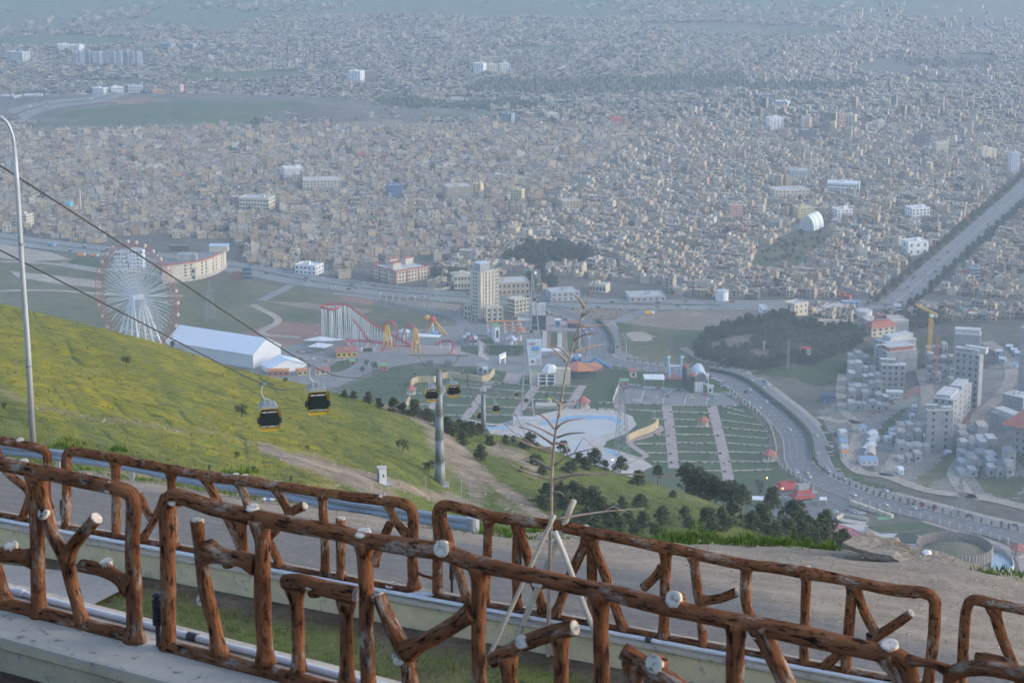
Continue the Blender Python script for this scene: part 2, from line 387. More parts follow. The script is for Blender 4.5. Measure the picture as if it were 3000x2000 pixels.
# soil strip on the camera's side, running up to the photographer's slope
m_soil = attr_mat('soil', [((0.05, 0.035, 0.026), (0.13, 0.095, 0.07), 2.0)], bump=0.8, bscale=6)
P = []
for j in range(26):
 s = j/25; row = []
 for i in range(60):
  t = -9+(LN+18)*i/59; a = NEAR.along(t, 0.44, zN-0.40)
  b = Vector((a.x*0.9, -4.0, H-2.1)); q = a.lerp(b, s**1.3); q.z += 0.12*fbm(Vector((q.x*0.8, q.y*0.8, 2)), 4)*min(1, s*6) - 0.35*(1-s)*s*4
  row.append(tuple(q))
 P.append(row)
tag(grid_obj('upper_slope', P, m_soil), kind='structure')
# planting bed between the two walls
m_bed = attr_mat('bed_earth', [((0.08, 0.058, 0.042), (0.19, 0.15, 0.105), 1.6), ('grass', (0.09, 0.14, 0.028), (0.19, 0.21, 0.065), 1.2, 0.25)], bump=0.9, bscale=7)
BED_N, BED_T = 46, 130
P = []; ga = []
for j in range(BED_N):
 s = j/(BED_N-1); row = []; gr = []
 for i in range(BED_T):
  t = -14+(LF+24)*i/(BED_T-1); a = FAR.along(t, 0.32, zBED); b = NEAR.along((t)*LN/LF*1.05, -0.49, zBED-0.1); q = a.lerp(b, s)
  q.z += 0.07*fbm(Vector((q.x*0.9, q.y*0.9, 5)), 4)*min(1, s*12)
  row.append(tuple(q)); dd = (q-a).length
  gr.append(max(0, min(1, (dd-0.35)/0.5))*(0.62+0.45*fbm(Vector((q.x*0.5, q.y*0.5, 8)), 3)))
 P.append(row); ga.append(gr)
bed = tag(grid_obj('planting_bed', P, m_bed, {'grass': ga}), kind='structure'); BEDP, BEDG = np.array(P), np.array(ga)

# ---- road terrace: asphalt beside the fence, gravel shoulder, edge where the ground breaks off
eu = [-900, 0, 350, 700, 1080, 1300, 1500, 1750, 1900, 2000, 2130, 2250, 2352, 2600, 3000]
ev = [925, 1050, 1105, 1158, 1212, 1228, 1243, 1256, 1262, 1266, 1285, 1302, 1324, 1400, 1520]
eY = [84, 72, 66, 61, 57, 55, 54, 52, 51, 50, 48, 47, 46, 43, 40]
TP, a_gr, a_ve = [], [], []
NR = 56
for j in range(NR+14):
 row, g, ve = [], [], []
 for i in range(220):
  u = -900+3900*i/219; e = D(u, smooth_interp(eu, ev, u), smooth_interp(eu, eY, u))
  dd = e-FAR.a; t = dd.dot(FAR.d)
  # foot of the perpendicular-ish start on the fence line, seen in the same column
  k = 0.72; st = FAR.along(t*k + (1-k)*(LF/2), -0.22, zS-0.10)
  if j < NR:
   s = j/(NR-1); q = st.lerp(e, s)
   rough = 0.30 if s > 0.75 else 0.04
   q.z += (0.04+0.16*max(0, (s-0.55)/0.45))*fbm(Vector((q.x*0.35, q.y*0.35, 1)), 4) - (0.10 if False else 0)
   edge = interp([-900, 0, 700, 1080, 1500, 2000, 2400, 3000], [0.80, 0.78, 0.72, 0.62, 0.52, 0.40, 0.30, 0.25], u)
   g.append(max(0, min(1, (s-edge)/0.16+0.5))); ve.append(max(0, min(1, (s-0.80)/0.2))*interp([0, 900, 1300, 1900, 2000, 2400], [0.55, 0.6, 0.75, 0.6, 0.1, 0.0], u))
  else:
   s = (j-NR+1)/14; dirn = (e-st); dirn.z = 0; dirn.normalize()
   q = e + dirn*(34*s) + Vector((0, 0, -30*s**0.9)); g.append(1.0); ve.append(0.5)
   q.z += 0.6*fbm(Vector((q.x*0.3, q.y*0.3, 1)), 3)*min(1, s*4)
  row.append(tuple(q))
 TP.append(row); a_gr.append(g); a_ve.append(ve)
m_terr = attr_mat('asphalt_and_gravel', [((0.17, 0.16, 0.15), (0.225, 0.21, 0.195), 0.9), ('gravel', (0.26, 0.21, 0.16), (0.40, 0.335, 0.265), 0.8, 0.3),
          ('veg', (0.05, 0.09, 0.02), (0.11, 0.14, 0.035), 0.9, 0.12)], bump=0.9, bscale=9)
terrace = grid_obj('road', TP, m_terr, {'gravel': a_gr, 'veg': a_ve}); tag(terrace, kind='structure')
TPn = np.array(TP); _r, _c = TPn.shape[:2]
TBVH = BVHTree.FromPolygons([Vector(p) for p in TPn.reshape(-1, 3)], [(j*_c+i, j*_c+i+1, (j+1)*_c+i+1, (j+1)*_c+i) for j in range(_r-1) for i in range(_c-1)])
def terr(u, v): return TBVH.ray_cast(CAM, ray(u, v).normalized())[0] or D(u, v, smooth_interp(eu, eY, u)-1.0)
# ================================================================== FENCES OF MODELLED LOGS
def bark_mat():
 m, t, b = nodes('log_render'); b.inputs['Roughness'].default_value = 0.9; b.inputs['Specular IOR Level'].default_value = 0.04
 tc = t.nodes.new('ShaderNodeTexCoord')
 mp = t.nodes.new('ShaderNodeMapping'); mp.inputs['Scale'].default_value = (3.0, 1.7, 1.0); t.links.new(tc.outputs['UV'], mp.inputs['Vector'])
 def nz(sc, det, rg, vec): n = t.nodes.new('ShaderNodeTexNoise'); n.inputs['Scale'].default_value = sc; n.inputs['Detail'].default_value = det; n.inputs['Roughness'].default_value = rg; t.links.new(vec, n.inputs['Vector']); return n
 g = nz(3.2, 6, 0.7, mp.outputs[0]); l = nz(1.5, 7, 0.7, tc.outputs['UV']); l2 = nz(4.0, 5, 0.75, mp.outputs[0]); h = nz(2.0, 3, 0.5, tc.outputs['Object'])
 def ramp(src, lo, hi): r = t.nodes.new('ShaderNodeMapRange'); r.inputs[1].default_value = lo; r.inputs[2].default_value = hi; t.links.new(src.outputs[0], r.inputs[0]); return r
 def mix(f, a, bcol):
  x = t.nodes.new('ShaderNodeMix'); x.data_type = 'RGBA'; t.links.new(f.outputs[0], x.inputs[0])
  if isinstance(a, tuple): x.inputs[6].default_value = (*a, 1)
  else: t.links.new(a.outputs[2], x.inputs[6])
  x.inputs[7].default_value = (*bcol, 1); return x
 c = mix(ramp(h, 0.35, 0.65), (0.145, 0.058, 0.028), (0.225, 0.096, 0.046))
 c = mix(ramp(g, 0.49, 0.58), c, (0.080, 0.034, 0.017))
 c = mix(ramp(g, 0.555, 0.61), c, (0.014, 0.010, 0.008))
 mul = t.nodes.new('ShaderNodeMath'); mul.operation = 'MULTIPLY'; t.links.new(ramp(l, 0.52, 0.61).outputs[0], mul.inputs[0]); t.links.new(ramp(l2, 0.44, 0.53).outputs[0], mul.inputs[1])
 c = mix(mul, c, (0.30, 0.25, 0.21))
 t.links.new(c.outputs[2], b.inputs['Base Color'])
 bp = t.nodes.new('ShaderNodeBump'); bp.inputs['Strength'].default_value = 1.0; bp.inputs['Distance'].default_value = 0.022; bp.invert = True
 t.links.new(g.outputs[0], bp.inputs['Height']); t.links.new(bp.outputs[0], b.inputs['Normal'])
 MATS['bark'] = m; return m
m_bark = bark_mat()
def cut_mat():
 m, t, b = nodes('sawn_end'); b.inputs['Roughness'].default_value = 1.0; b.inputs['Specular IOR Level'].default_value = 0.05
 tc = t.nodes.new('ShaderNodeTexCoord'); w = t.nodes.new('ShaderNodeTexNoise'); w.inputs['Scale'].default_value = 22; w.inputs['Detail'].default_value = 6
 t.links.new(tc.outputs['Object'], w.inputs['Vector'])
 mx = t.nodes.new('ShaderNodeMix'); mx.data_type = 'RGBA'; mx.inputs[6].default_value = (0.14, 0.115, 0.095, 1); mx.inputs[7].default_value = (0.56, 0.51, 0.44, 1)
 r = t.nodes.new('ShaderNodeMapRange'); r.inputs[1].default_value = 0.30; r.inputs[2].default_value = 0.52
 t.links.new(w.outputs[0], r.inputs[0]); t.links.new(r.outputs[0], mx.inputs[0]); t.links.new(mx.outputs[2], b.inputs['Base Color']); MATS['cut'] = m; return m
m_cut = cut_mat()
def to_local(o, root):
 o.parent = root; o.matrix_parent_inverse = Matrix.Translation(-Vector(root.location)); return o
def log_mesh(name, ctrl, rad, parent, seg=18, step=0.035, seed=0, flare=(1, 1), cut=(False, False), m=None):
 """a modelled log: centre line through ctrl, radius rad, bark grooves, optional pale sawn ends"""
 pts = catmull(ctrl, step); n = len(pts); L = [0.0]
 for i in range(1, n): L.append(L[-1]+(pts[i]-pts[i-1]).length)
 T = L[-1]; v = []; uv = []; ref = None
 frames = []
 for i, p in enumerate(pts):
  t = (pts[min(i+1, n-1)]-pts[max(i-1, 0)]).normalized()
  if ref is None: ref = Vector((0.13, -0.9, 0.42)) if abs(t.y) < 0.8 else Vector((1, 0, 0))
  a = t.cross(ref).normalized(); b = a.cross(t); ref = b; frames.append((p, a, b, t))
  s0, s1 = L[i], T-L[i]
  f = 1 + (flare[0]-1)*math.exp(-(s0/0.075)**2*0.8) + (flare[1]-1)*math.exp(-(s1/0.075)**2*0.8)
  rr = rad*f*(1+0.09*noise.noise(Vector((L[i]*2.3, seed*7.7, 0.3))))
  for k in range(seg):
   th = 2*pi*k/seg; c, s = cos(th), sin(th)
   g = noise.noise(Vector((c*1.9+seed, s*1.9, L[i]*1.6))) ; g2 = noise.noise(Vector((c*4.5, s*4.5+seed, L[i]*2.2)))
   r2 = rr*(1+0.15*g+0.11*g2)
   v.append(tuple(p+a*(c*r2)+b*(s*r2)))
 f = []
 for i in range(n-1):
  for k in range(seg):
   j = (k+1) % seg; f.append((i*seg+k, (i+1)*seg+k, (i+1)*seg+j, i*seg+j))
   u0, u1 = k/seg, (k+1)/seg; uv += [(u0+seed*1.37, L[i]), (u0+seed*1.37, L[i+1]), (u1+seed*1.37, L[i+1]), (u1+seed*1.37, L[i])]
 nq = len(f)
 f.append(tuple(range(seg))); f.append(tuple((n-1)*seg+k for k in reversed(range(seg)))); uv += [(0.3, 0.1)]*(2*seg)
 me = bpy.data.meshes.new(name); me.from_pydata(v, [], f); ul = me.uv_layers.new(name='UVMap'); ul.data.foreach_set('uv', np.array(uv, dtype=np.float32).ravel())
 me.polygons.foreach_set('use_smooth', [True]*nq+[False, False]); me.materials.append(m or m_bark)
 o = to_local(link(bpy.data.objects.new(name, me)), parent)
 for e, yes in enumerate(cut):
  if yes:
   p, a, b, t = frames[0 if e == 0 else -1]; d = -t if e == 0 else t
   disc(p+d*0.004, d, rad*0.93, o, parent, seed)
 return o
def disc(p, nrm, r, part, root, seed=0):
 """pale sawn face, a thin uneven plate"""
 nrm = Vector(nrm).normalized(); a = nrm.orthogonal().normalized(); b = nrm.cross(a); mb = MB(); k = 14
 rim = [Vector(p)+a*(cos(2*pi*i/k)*r*(1+0.14*noise.noise(Vector((i*1.1, seed, 2)))))+b*(sin(2*pi*i/k)*r*(1+0.14*noise.noise(Vector((i*1.1, seed, 2))))) for i in range(k)]
 n = len(mb.v); mb.v += [tuple(q-nrm*0.03) for q in rim]+[tuple(q+nrm*0.002) for q in rim]+[tuple(Vector(p)+(q-Vector(p))*0.8+nrm*0.007) for q in rim]
 for i in range(k):
  j = (i+1) % k; mb.f += [(i, j, k+j, k+i), (k+i, k+j, 2*k+j, 2*k+i)]; mb.c += [None, None]
 mb.f.append(tuple(2*k+i for i in range(k))); mb.c.append(None)
 o = mb.build('sawn_end', m_cut); M = Matrix.Translation(-Vector(root.location)); o.parent = part; o.matrix_parent_inverse = M if part is root else Matrix.Identity(4)
 return o
KN = [0]
def fence(pl, label, group, logs, knots, base, rscale, seg=18, step=0.04, z0=0):
 q = pl.at(*base[0][0][0]); root = empty('rustic_fence', (q.x, q.y, z0), 0, label, 'fence', group)
 first = None
 for (nm, k, pts, r, fl, cut) in logs:
  KN[0] += 1; sd = KN[0]; P = []
  for i, pt in enumerate(pts):
   kk, x, y = (pt if len(pt) == 3 else (k, *pt)); P.append(pl.at(kk, x, y, 0.012*noise.noise(Vector((sd, i*0.7, 0)))*2))
  rad = r*rscale*ppm(P[0])*0.37495
  lo = log_mesh(nm, P, rad, root, seg, step, sd*0.73, fl, cut)
  if nm == 'rail' and first is None: first = lo
 for (k, x, y, r, way) in knots:
  p = pl.at(k, x, y); rad = r*ppm(p)*0.37495
  up = Vector((0, 0, 1))
  if way == 'up': d = (up*0.92+pl.n*0.35).normalized(); c = p - up*0.015
  elif way == 'right': d = (pl.d*0.8+pl.n*0.5+up*0.25).normalized(); c = p+pl.n*0.03
  else: d = (pl.n*0.9+up*0.35).normalized(); c = p+pl.n*(0.045 if pl is NEAR else 0.05)
  KN[0] += 1; disc(c, d, rad, root, root, KN[0]); KN[0] += 1
  # the short stump that carries the sawn face
  log_mesh('stub', [c-d*0.10, c-d*0.004], rad*0.99, root, 12, 0.04, KN[0])
 for (pts, r) in base:
  KN[0] += 1; P = [pl.at(*q) for q in pts]
  o = log_mesh('base_log', [Vector((p.x, p.y, z0+0.0)) for p in P], r*ppm(P[0])*0.37495, root, 14, 0.06, KN[0]*0.9)
 return root
V0 = (1.0, 1.0); J = (1.55, 1.35); JB = (1.0, 1.5); JT = (1.5, 1.0); NC = (False, False)
G1 = 'rustic log fences at the terrace edge'; G2 = 'rustic log fences along the road'
fence(NEAR, 'nearest rustic log fence section reaching the left picture edge, forked brace inside', G1, [
 ('rail', 1, [(-420, 140), (0, 225), (150, 255), (400, 305), (650, 362), (770, 392), (815, 440), (818, 560), (815, 700), (815, 1000), (830, 1315)], 45, JB, NC),
 ('post', 1, [(215, 290), (222, 500), (225, 700), (235, 1000), (245, 1160)], 44, J, NC),
 ('brace', 1, [(228, 320), (275, 500), (320, 650), (400, 800), (450, 980), (510, 1210)], 42, J, NC),
 ('fork', 1, [(405, 810), (445, 730), (510, 650), (590, 558)], 42, JT, (False, True)),
 ('cross_log', 1, [(-250, 810), (-60, 785), (60, 780), (205, 800)], 44, JB, NC),
 ('cross_log', 1, [(500, 848), (640, 880), (720, 925), (800, 985)], 42, (0.9, 1.6), NC),
 ('brace', 1, [(-130, 500), (-60, 750), (-10, 940), (30, 1085)], 42, JB, NC),
 ('post', 1, [(-330, 200), (-330, 600), (-320, 1060)], 44, J, NC)],
 [(1, 135, 208, 42, 'up'), (1, 686, 360, 36, 'cam'), (1, 283, 520, 40, 'cam'), (1, 66, 712, 44, 'up'), (1, 648, 815, 40, 'up'), (1, 350, 1150, 44, 'up')],
 [([(1, -330, 1050), (1, 30, 1120), (1, 245, 1170), (1, 510, 1235), (1, 700, 1290), (1, 845, 1320)], 42)], 1.0, z0=zN)
fence(NEAR, 'nearest rustic log fence section, the long one across the middle with many knots', G1, [
 ('rail', 1, [(1035, 1395), (1030, 1000), (1022, 700), (1015, 520), (1035, 440), (1110, 430), (1300, 490), (1600, 560), (1800, 600), (2, 0, 655), (2, 130, 690), (2, 400, 730), (2, 620, 770), (2, 830, 838), (2, 1100, 893), (2, 1400, 965), (2, 1700, 1030), (2, 2000, 1105), (3, 300, 1190), (3, 600, 1240), (3, 900, 1312), (3, 1200, 1380), (3, 1340, 1425), (3, 1385, 1500), (3, 1390, 1600), (3, 1395, 1800)], 47, JB, NC),
 ('post', 1, [(1595, 560), (1605, 750), (1610, 950), (1615, 1200), (1630, 1445)], 50, J, NC),
 ('brace', 1, [(1205, 570), (1225, 760), (1270, 1000), (1310, 1200), (1345, 1390)], 44, JB, (True, False)),
 ('cross_log', 1, [(1270, 760), (1390, 800), (1480, 810), (1570, 850)], 48, J, NC),
 ('cross_log', 1, [(1745, 950), (1850, 945), (1980, 985), (2, 60, 1020), (2, 85, 1028)], 48, V0, (False, True)),
 ('post', 1, [(1810, 985), (1820, 1200), (1830, 1490)], 42, J, NC), ('post', 2, [(28, 1060), (30, 1300), (35, 1580)], 42, J, NC),
 ('post', 2, [(140, 690), (150, 1000), (160, 1300), (170, 1650)], 47, J, NC),
 ('brace', 2, [(225, 1030), (280, 1150), (360, 1330), (410, 1460), (430, 1650)], 47, JB, (True, False)),
 ('cross_log', 2, [(395, 1375), (550, 1290), (700, 1205), (810, 1130)], 48, J, NC),
 ('post', 2, [(840, 850), (840, 1100), (845, 1350), (850, 1700)], 47, J, NC),
 ('cross_log', 2, [(925, 1430), (1000, 1390), (1130, 1320), (1300, 1260), (1430, 1228)], 48, V0, (False, True)),
 ('post', 2, [(1015, 1400), (1030, 1500), (1035, 1700)], 46, J, NC), ('post', 2, [(1340, 1270), (1345, 1400), (1345, 1760)], 46, J, NC),
 ('post', 2, [(1590, 1010), (1590, 1250), (1590, 1568), (1590, 1830)], 50, J, NC),
 ('cross_log', 2, [(1725, 1370), (1800, 1420), (1930, 1500), (2060, 1580), (2120, 1660)], 54, V0, NC), ('post', 2, [(1795, 1440), (1800, 1560), (1800, 1880)], 48, J, NC),
 ('post', 3, [(330, 1185), (325, 1400), (315, 1600), (312, 1930)], 54, J, NC),
 ('brace', 3, [(480, 1220), (540, 1360), (620, 1530), (740, 1800)], 54, J, NC),
 ('brace', 3, [(1250, 1400), (1300, 1490), (1370, 1640), (1400, 1780)], 48, J, NC)],
 [(1, 1076, 440, 36, 'cam'), (1, 1545, 480, 40, 'up'), (1, 1385, 775, 44, 'up'), (1, 1255, 1048, 38, 'cam'), (1, 1920, 945, 58, 'up'), (2, 133, 635, 52, 'up'), (2, 632, 735, 54, 'cam'), (2, 370, 1398, 48, 'cam'), (2, 1222, 932, 46, 'cam'), (2, 1122, 1303, 44, 'cam'), (2, 1930, 1437, 60, 'cam'), (2, 2050, 1042, 54, 'cam'), (3, 455, 1232, 56, 'cam'), (3, 1268, 1318, 54, 'up')],
 [([(1, 1000, 1375), (1, 1345, 1420), (1, 1630, 1470), (1, 1900, 1560), (2, 200, 1650), (2, 850, 1720), (2, 1400, 1800), (3, 400, 1950), (3, 1400, 2100)], 44)], 1.0, z0=zN)
fence(NEAR, 'nearest rustic log fence section cut off at the lower right corner', G1, [
 ('rail', 3, [(1640, 1900), (1640, 1700), (1640, 1570), (1670, 1500), (1850, 1475), (2091, 1515), (2500, 1600)], 50, V0, NC),
 ('link_log', 3, [(1380, 1425), (1460, 1440), (1530, 1452), (1640, 1500)], 24, (1.6, 1.6), NC),
 ('post', 3, [(2200, 1540), (2210, 1800), (2220, 2200)], 50, J, NC)], [], [([(3, 1600, 2130), (3, 2300, 2230)], 44)], 1.0, z0=zN)
# fences along the road
fence(FAR, 'road side rustic log fence section at the left picture edge above the guardrail', G2, [
 ('rail', 1, [(-500, -10), (-200, 45), (0, 85), (120, 105), (240, 130), (282, 165), (290, 250), (286, 350), (290, 500)], 28, JB, NC),
 ('brace', 1, [(-40, 100), (40, 270), (170, 385), (195, 470)], 26, JT, NC), ('brace', 1, [(190, 400), (165, 490), (125, 585)], 26, JB, NC),
 ('post', 1, [(-180, 60), (-180, 300), (-180, 510)], 28, J, NC)],
 [(1, 122, 72, 22, 'up')], [([(1, -500, 480), (1, 0, 555), (1, 300, 610)], 18)], 1.0, 14, 0.06, z0=zS)
fence(FAR, 'road side rustic log fence section in front of the guardrail', G2, [
 ('rail', 1, [(405, 628), (408, 500), (410, 350), (405, 210), (425, 155), (500, 158), (700, 192), (1040, 258), (1250, 298), (1500, 330), (1800, 378), (2, 0, 420), (2, 230, 448), (2, 350, 462), (2, 425, 500), (2, 440, 600), (2, 440, 800), (2, 442, 985)], 30, JB, NC),
 ('post', 1, [(708, 210), (714, 450), (706, 685)], 28, J, NC), ('post', 1, [(1050, 275), (1055, 500), (1070, 720), (1075, 745)], 28, J, NC),
 ('brace', 1, [(850, 405), (900, 520), (935, 580)], 24, V0, (True, False)), ('brace', 1, [(1010, 420), (950, 560), (870, 695)], 26, JB, NC),
 ('brace', 1, [(1255, 305), (1340, 470), (1420, 610), (1490, 780)], 28, J, NC), ('brace', 1, [(1462, 335), (1500, 430), (1540, 560), (1590, 700), (1650, 790)], 26, J, NC),
 ('post', 1, [(1480, 560), (1488, 700), (1490, 790)], 30, J, NC),
 ('brace', 1, [(1690, 370), (1740, 470), (1775, 530)], 26, JT, NC), ('fork', 1, [(1600, 720), (1680, 640), (1775, 530), (1868, 482)], 27, V0, (False, True)),
 ('brace', 1, [(1640, 680), (1690, 780), (1715, 860)], 26, JB, NC),
 ('post', 1, [(1975, 410), (1985, 650), (1992, 905)], 28, J, NC), ('post', 1, [(2085, 555), (2087, 750), (2087, 930)], 30, JB, (True, False)),
 ('brace', 2, [(285, 470), (330, 580), (410, 665)], 27, J, NC), ('brace', 2, [(300, 590), (250, 700), (200, 840)], 27, JB, NC),
 ('link_log', 2, [(440, 860), (490, 905), (585, 930)], 9, (1.6, 1.6), NC)],
 [(1, 620, 160, 20, 'up'), (1, 1495, 297, 26, 'up'), (1, 1440, 290, 26, 'up'), (2, 250, 413, 22, 'up'), (1, 950, 708, 22, 'up'), (2, 300, 960, 34, 'up')],
 [([(1, 380, 615), (1, 705, 690), (1, 1075, 755), (1, 1500, 820), (1, 1990, 900), (2, 440, 990)], 18)], 1.0, 14, 0.06, z0=zS)
fence(FAR, 'road side rustic log fence section crossed by the bare young tree', G2, [
 ('rail', 2, [(590, 1015), (590, 850), (590, 650), (585, 550), (610, 488), (700, 492), (900, 543), (1080, 572), (1300, 600), (1500, 640), (1700, 678), (1950, 730), (3, 0, 755), (3, 100, 783), (3, 370, 838), (3, 760, 893), (3, 1050, 950), (3, 1300, 1000), (3, 1480, 1012), (3, 1540, 1060), (3, 1545, 1150), (3, 1530, 1350), (3, 1500, 1600), (3, 1498, 1640)], 33, JB, NC),
 ('brace', 2, [(605, 530), (650, 660), (700, 830), (775, 1060)], 30, J, NC), ('post', 2, [(908, 560), (898, 700), (888, 900), (880, 1080)], 28, J, NC),
 ('post', 2, [(1078, 590), (1075, 850), (1075, 1100)], 29, J, NC), ('brace', 2, [(1085, 610), (1150, 830), (1240, 1130)], 30, J, NC),
 ('brace', 2, [(1510, 690), (1400, 920), (1310, 1150)], 30, J, NC), ('brace', 2, [(1530, 690), (1610, 890), (1660, 1050), (1735, 1255)], 31, J, NC), ('post', 2, [(1532, 700), (1535, 950), (1535, 1200)], 30, J, NC),
 ('post', 2, [(1990, 745), (1985, 1000), (1970, 1300)], 33, J, NC), ('brace', 2, [(1965, 870), (1910, 930), (1850, 985)], 28, JT, (False, True)),
 ('post', 3, [(65, 785), (90, 980), (105, 1100), (128, 1365)], 30, J, NC), ('fork', 3, [(110, 1065), (220, 1050), (330, 1012)], 29, JT, (False, True)),
 ('brace', 3, [(395, 845), (385, 1000), (400, 1120), (470, 1250), (520, 1400)], 33, J, NC),
 ('post', 3, [(758, 900), (752, 1100), (748, 1300), (745, 1490)], 30, J, NC), ('post', 3, [(1040, 955), (1020, 1200), (1005, 1400), (998, 1550)], 32, J, NC),
 ('brace', 3, [(1055, 970), (1120, 1150), (1195, 1275)], 31, JT, NC), ('fork', 3, [(1150, 1300), (1200, 1275), (1290, 1220), (1400, 1140)], 31, JT, (False, True)),
 ('brace', 3, [(1000, 1350), (900, 1440), (800, 1545)], 30, J, NC)],
 [(2, 1495, 607, 24, 'up'), (3, 765, 858, 26, 'up'), (3, 1415, 992, 32, 'up'), (2, 1845, 1265, 36, 'up'), (2, 1410, 1170, 36, 'up')],
 [([(2, 560, 1010), (2, 900, 1090), (2, 1310, 1160), (2, 1970, 1300), (3, 500, 1440), (3, 1500, 1650)], 20)], 1.0, 14, 0.06, z0=zS)
fence(FAR, 'road side rustic log fence section at the right picture edge', G2, [
 ('rail', 3, [(1710, 1680), (1715, 1430), (1725, 1250), (1740, 1110), (1780, 1058), (1900, 1080), (2091, 1118), (2400, 1180)], 34, JB, NC),
 ('brace', 3, [(1905, 1100), (1955, 1280), (2020, 1450), (2080, 1600)], 33, J, NC), ('cross_log', 3, [(1795, 1410), (1900, 1420), (2020, 1450)], 32, V0, NC),
 ('post', 3, [(2300, 1160), (2300, 1500), (2290, 1790)], 32, J, NC)],
 [(3, 1930, 1060, 26, 'up')], [([(3, 1690, 1690), (3, 2300, 1800)], 20)], 1.0, 14, 0.06, z0=zS)
# ================================================================== THE CITY ON THE PLAIN
def proj(x, y, z=0.0):
 """grid pixel of world points (arrays)"""
 dz = z-H; f = y*cos(PITCH)-dz*sin(PITCH); up = y*sin(PITCH)+dz*cos(PITCH)
 return (1500+FPX*x/f)/S, (1000-FPX*up/f)/S
def inside(u, v, poly):
 u = np.asarray(u); v = np.asarray(v); r = np.zeros(u.shape, bool); n = len(poly)
 for i in range(n):
  (a, b), (c, d) = poly[i], poly[i-1]
  if b == d: continue
  r ^= ((b > v) != (d > v)) & (u < (c-a)*(v-b)/(d-b)+a)
 return r
LIFT = [0.0]
def sheet(name, pts, m, z=0.05, raw=False, kind='structure', parent=None):
 mb = MB(); mb.poly([p if raw else Zp(*p, z) for p in pts])
 o = mb.build(name, m)
 if o.data.polygons[0].normal.z < 0: o.data.flip_normals()
 if kind: tag(o, kind=kind)
 if parent: to_local(o, parent)
 return o
def drape(name, poly, m, off=0.25, cell=12.0, kind='structure'):
 w = [G(*p) for p in poly]; x0, x1 = min(p.x for p in w), max(p.x for p in w); y0, y1 = min(p.y for p in w), max(p.y for p in w)
 nx, ny = int((x1-x0)/cell)+2, int((y1-y0)/cell)+2; pw = [(p.x, p.y) for p in w]
 mb = MB(); idx = {}
 def vid(i, j):
  if (i, j) not in idx:
   x, y = x0+i*cell, y0+j*cell; idx[(i, j)] = len(mb.v); mb.v.append((x, y, gz(x, y)+off))
  return idx[(i, j)]
 for j in range(ny):
  cx = x0+(np.arange(nx)+0.5)*cell; ok = inside(cx+cell*0.8*rng.normal(size=nx)*0.3, np.full(nx, y0+(j+0.5)*cell), pw)
  for i in range(nx):
   if ok[i]: mb.f.append((vid(i, j), vid(i+1, j), vid(i+1, j+1), vid(i, j+1))); mb.c.append(None)
 return tag(mb.build(name, m), kind=kind)
def ribbon_pts(pts, step=12.0, world=False):
 return catmull([Vector(p) if world else G(*p) for p in pts], step)
def ribbon(name, pts, width, m, off=0.1, step=12.0, world=False, kind='structure', parent=None, o0=None, o1=None):
 """flat strip draped along a line; o0, o1 shift its two edges from the line"""
 c = ribbon_pts(pts, step, world); mb = MB(); n = len(c)
 for i, p in enumerate(c):
  t = c[min(i+1, n-1)]-c[max(i-1, 0)]; t.z = 0; t.normalize(); s = Vector((t.y, -t.x, 0))
  wd = width if not isinstance(width, (list, tuple)) else interp(np.linspace(0, 1, len(width)), width, i/(n-1))
  for e in ((-wd/2 if o0 is None else o0), (wd/2 if o1 is None else o1)):
   q = p+s*e; mb.v.append((q.x, q.y, gz(q.x, q.y)+off))
  if i: mb.f.append((2*i-2, 2*i-1, 2*i+1, 2*i)); mb.c.append(None)
 o = mb.build(name, m)
 if o.data.polygons[0].normal.z < 0: o.data.flip_normals()
 if kind: tag(o, kind=kind)
 if parent: to_local(o, parent)
 return o
m_asph = mat('asphalt', (0.145, 0.145, 0.15), 0.9, 0.12, 0.08)
m_asph2 = mat('asphalt_light', (0.20, 0.195, 0.19), 0.9, 0.12, 0.06)
m_mark = mat('road_paint', (0.62, 0.62, 0.60), 0.7, 0.15, 0.5)
m_verge = mat('verge_grass', (0.055, 0.085, 0.03), 0.95, 0.35, 0.12)
m_mead = attr_mat('meadow', [((0.075, 0.095, 0.04), (0.17, 0.15, 0.085), 0.014)], bump=0.4, bscale=0.4)
m_field = attr_mat('green_field', [((0.05, 0.09, 0.04), (0.11, 0.12, 0.06), 0.006)])
m_brown = attr_mat('bare_soil', [((0.19, 0.14, 0.105), (0.29, 0.225, 0.17), 0.02)])
m_pale = attr_mat('pale_dirt', [((0.30, 0.25, 0.20), (0.42, 0.37, 0.31), 0.03)])
m_red = attr_mat('red_soil', [((0.22, 0.12, 0.085), (0.30, 0.18, 0.13), 0.02)])
m_city = paint()

RING = [(-120, 527), (0, 547), (133, 564), (233, 576), (400, 596), (584, 620), (667, 638), (784, 655), (884, 668), (984, 676), (1077, 684), (1217, 690), (1351, 696), (1568, 700), (1835, 701), (1968, 699), (2068, 700), (2200, 702), (2420, 704)]
AVE = [(2035, 712), (2085, 672), (2140, 622), (2200, 570), (2270, 508), (2352, 436), (2440, 352)]
HWY = [(-60, 318), (0, 286), (40, 262), (90, 246), (150, 236), (240, 224), (330, 218), (450, 212), (600, 208), (700, 204)]
ribbon('highway', RING, 44, m_asph2, 0.06, 15); ribbon('median_strip', RING, 3.0, m_verge, 0.30, 15)
ribbon('median_strip', RING, 3, m_verge, 0.20, 15, o0=-23.5, o1=-21.5); ribbon('median_strip', RING, 3, m_verge, 0.20, 15, o0=21.5, o1=23.5)
for e in (-15, -8, 8, 15): ribbon('lane_line', RING, 1, m_mark, 0.072, 15, o0=e-0.12, o1=e+0.12)
ribbon('avenue', AVE, 27, m_asph2, 0.07, 15); ribbon('median_strip', AVE, 1.6, m_pale, 0.30, 15)
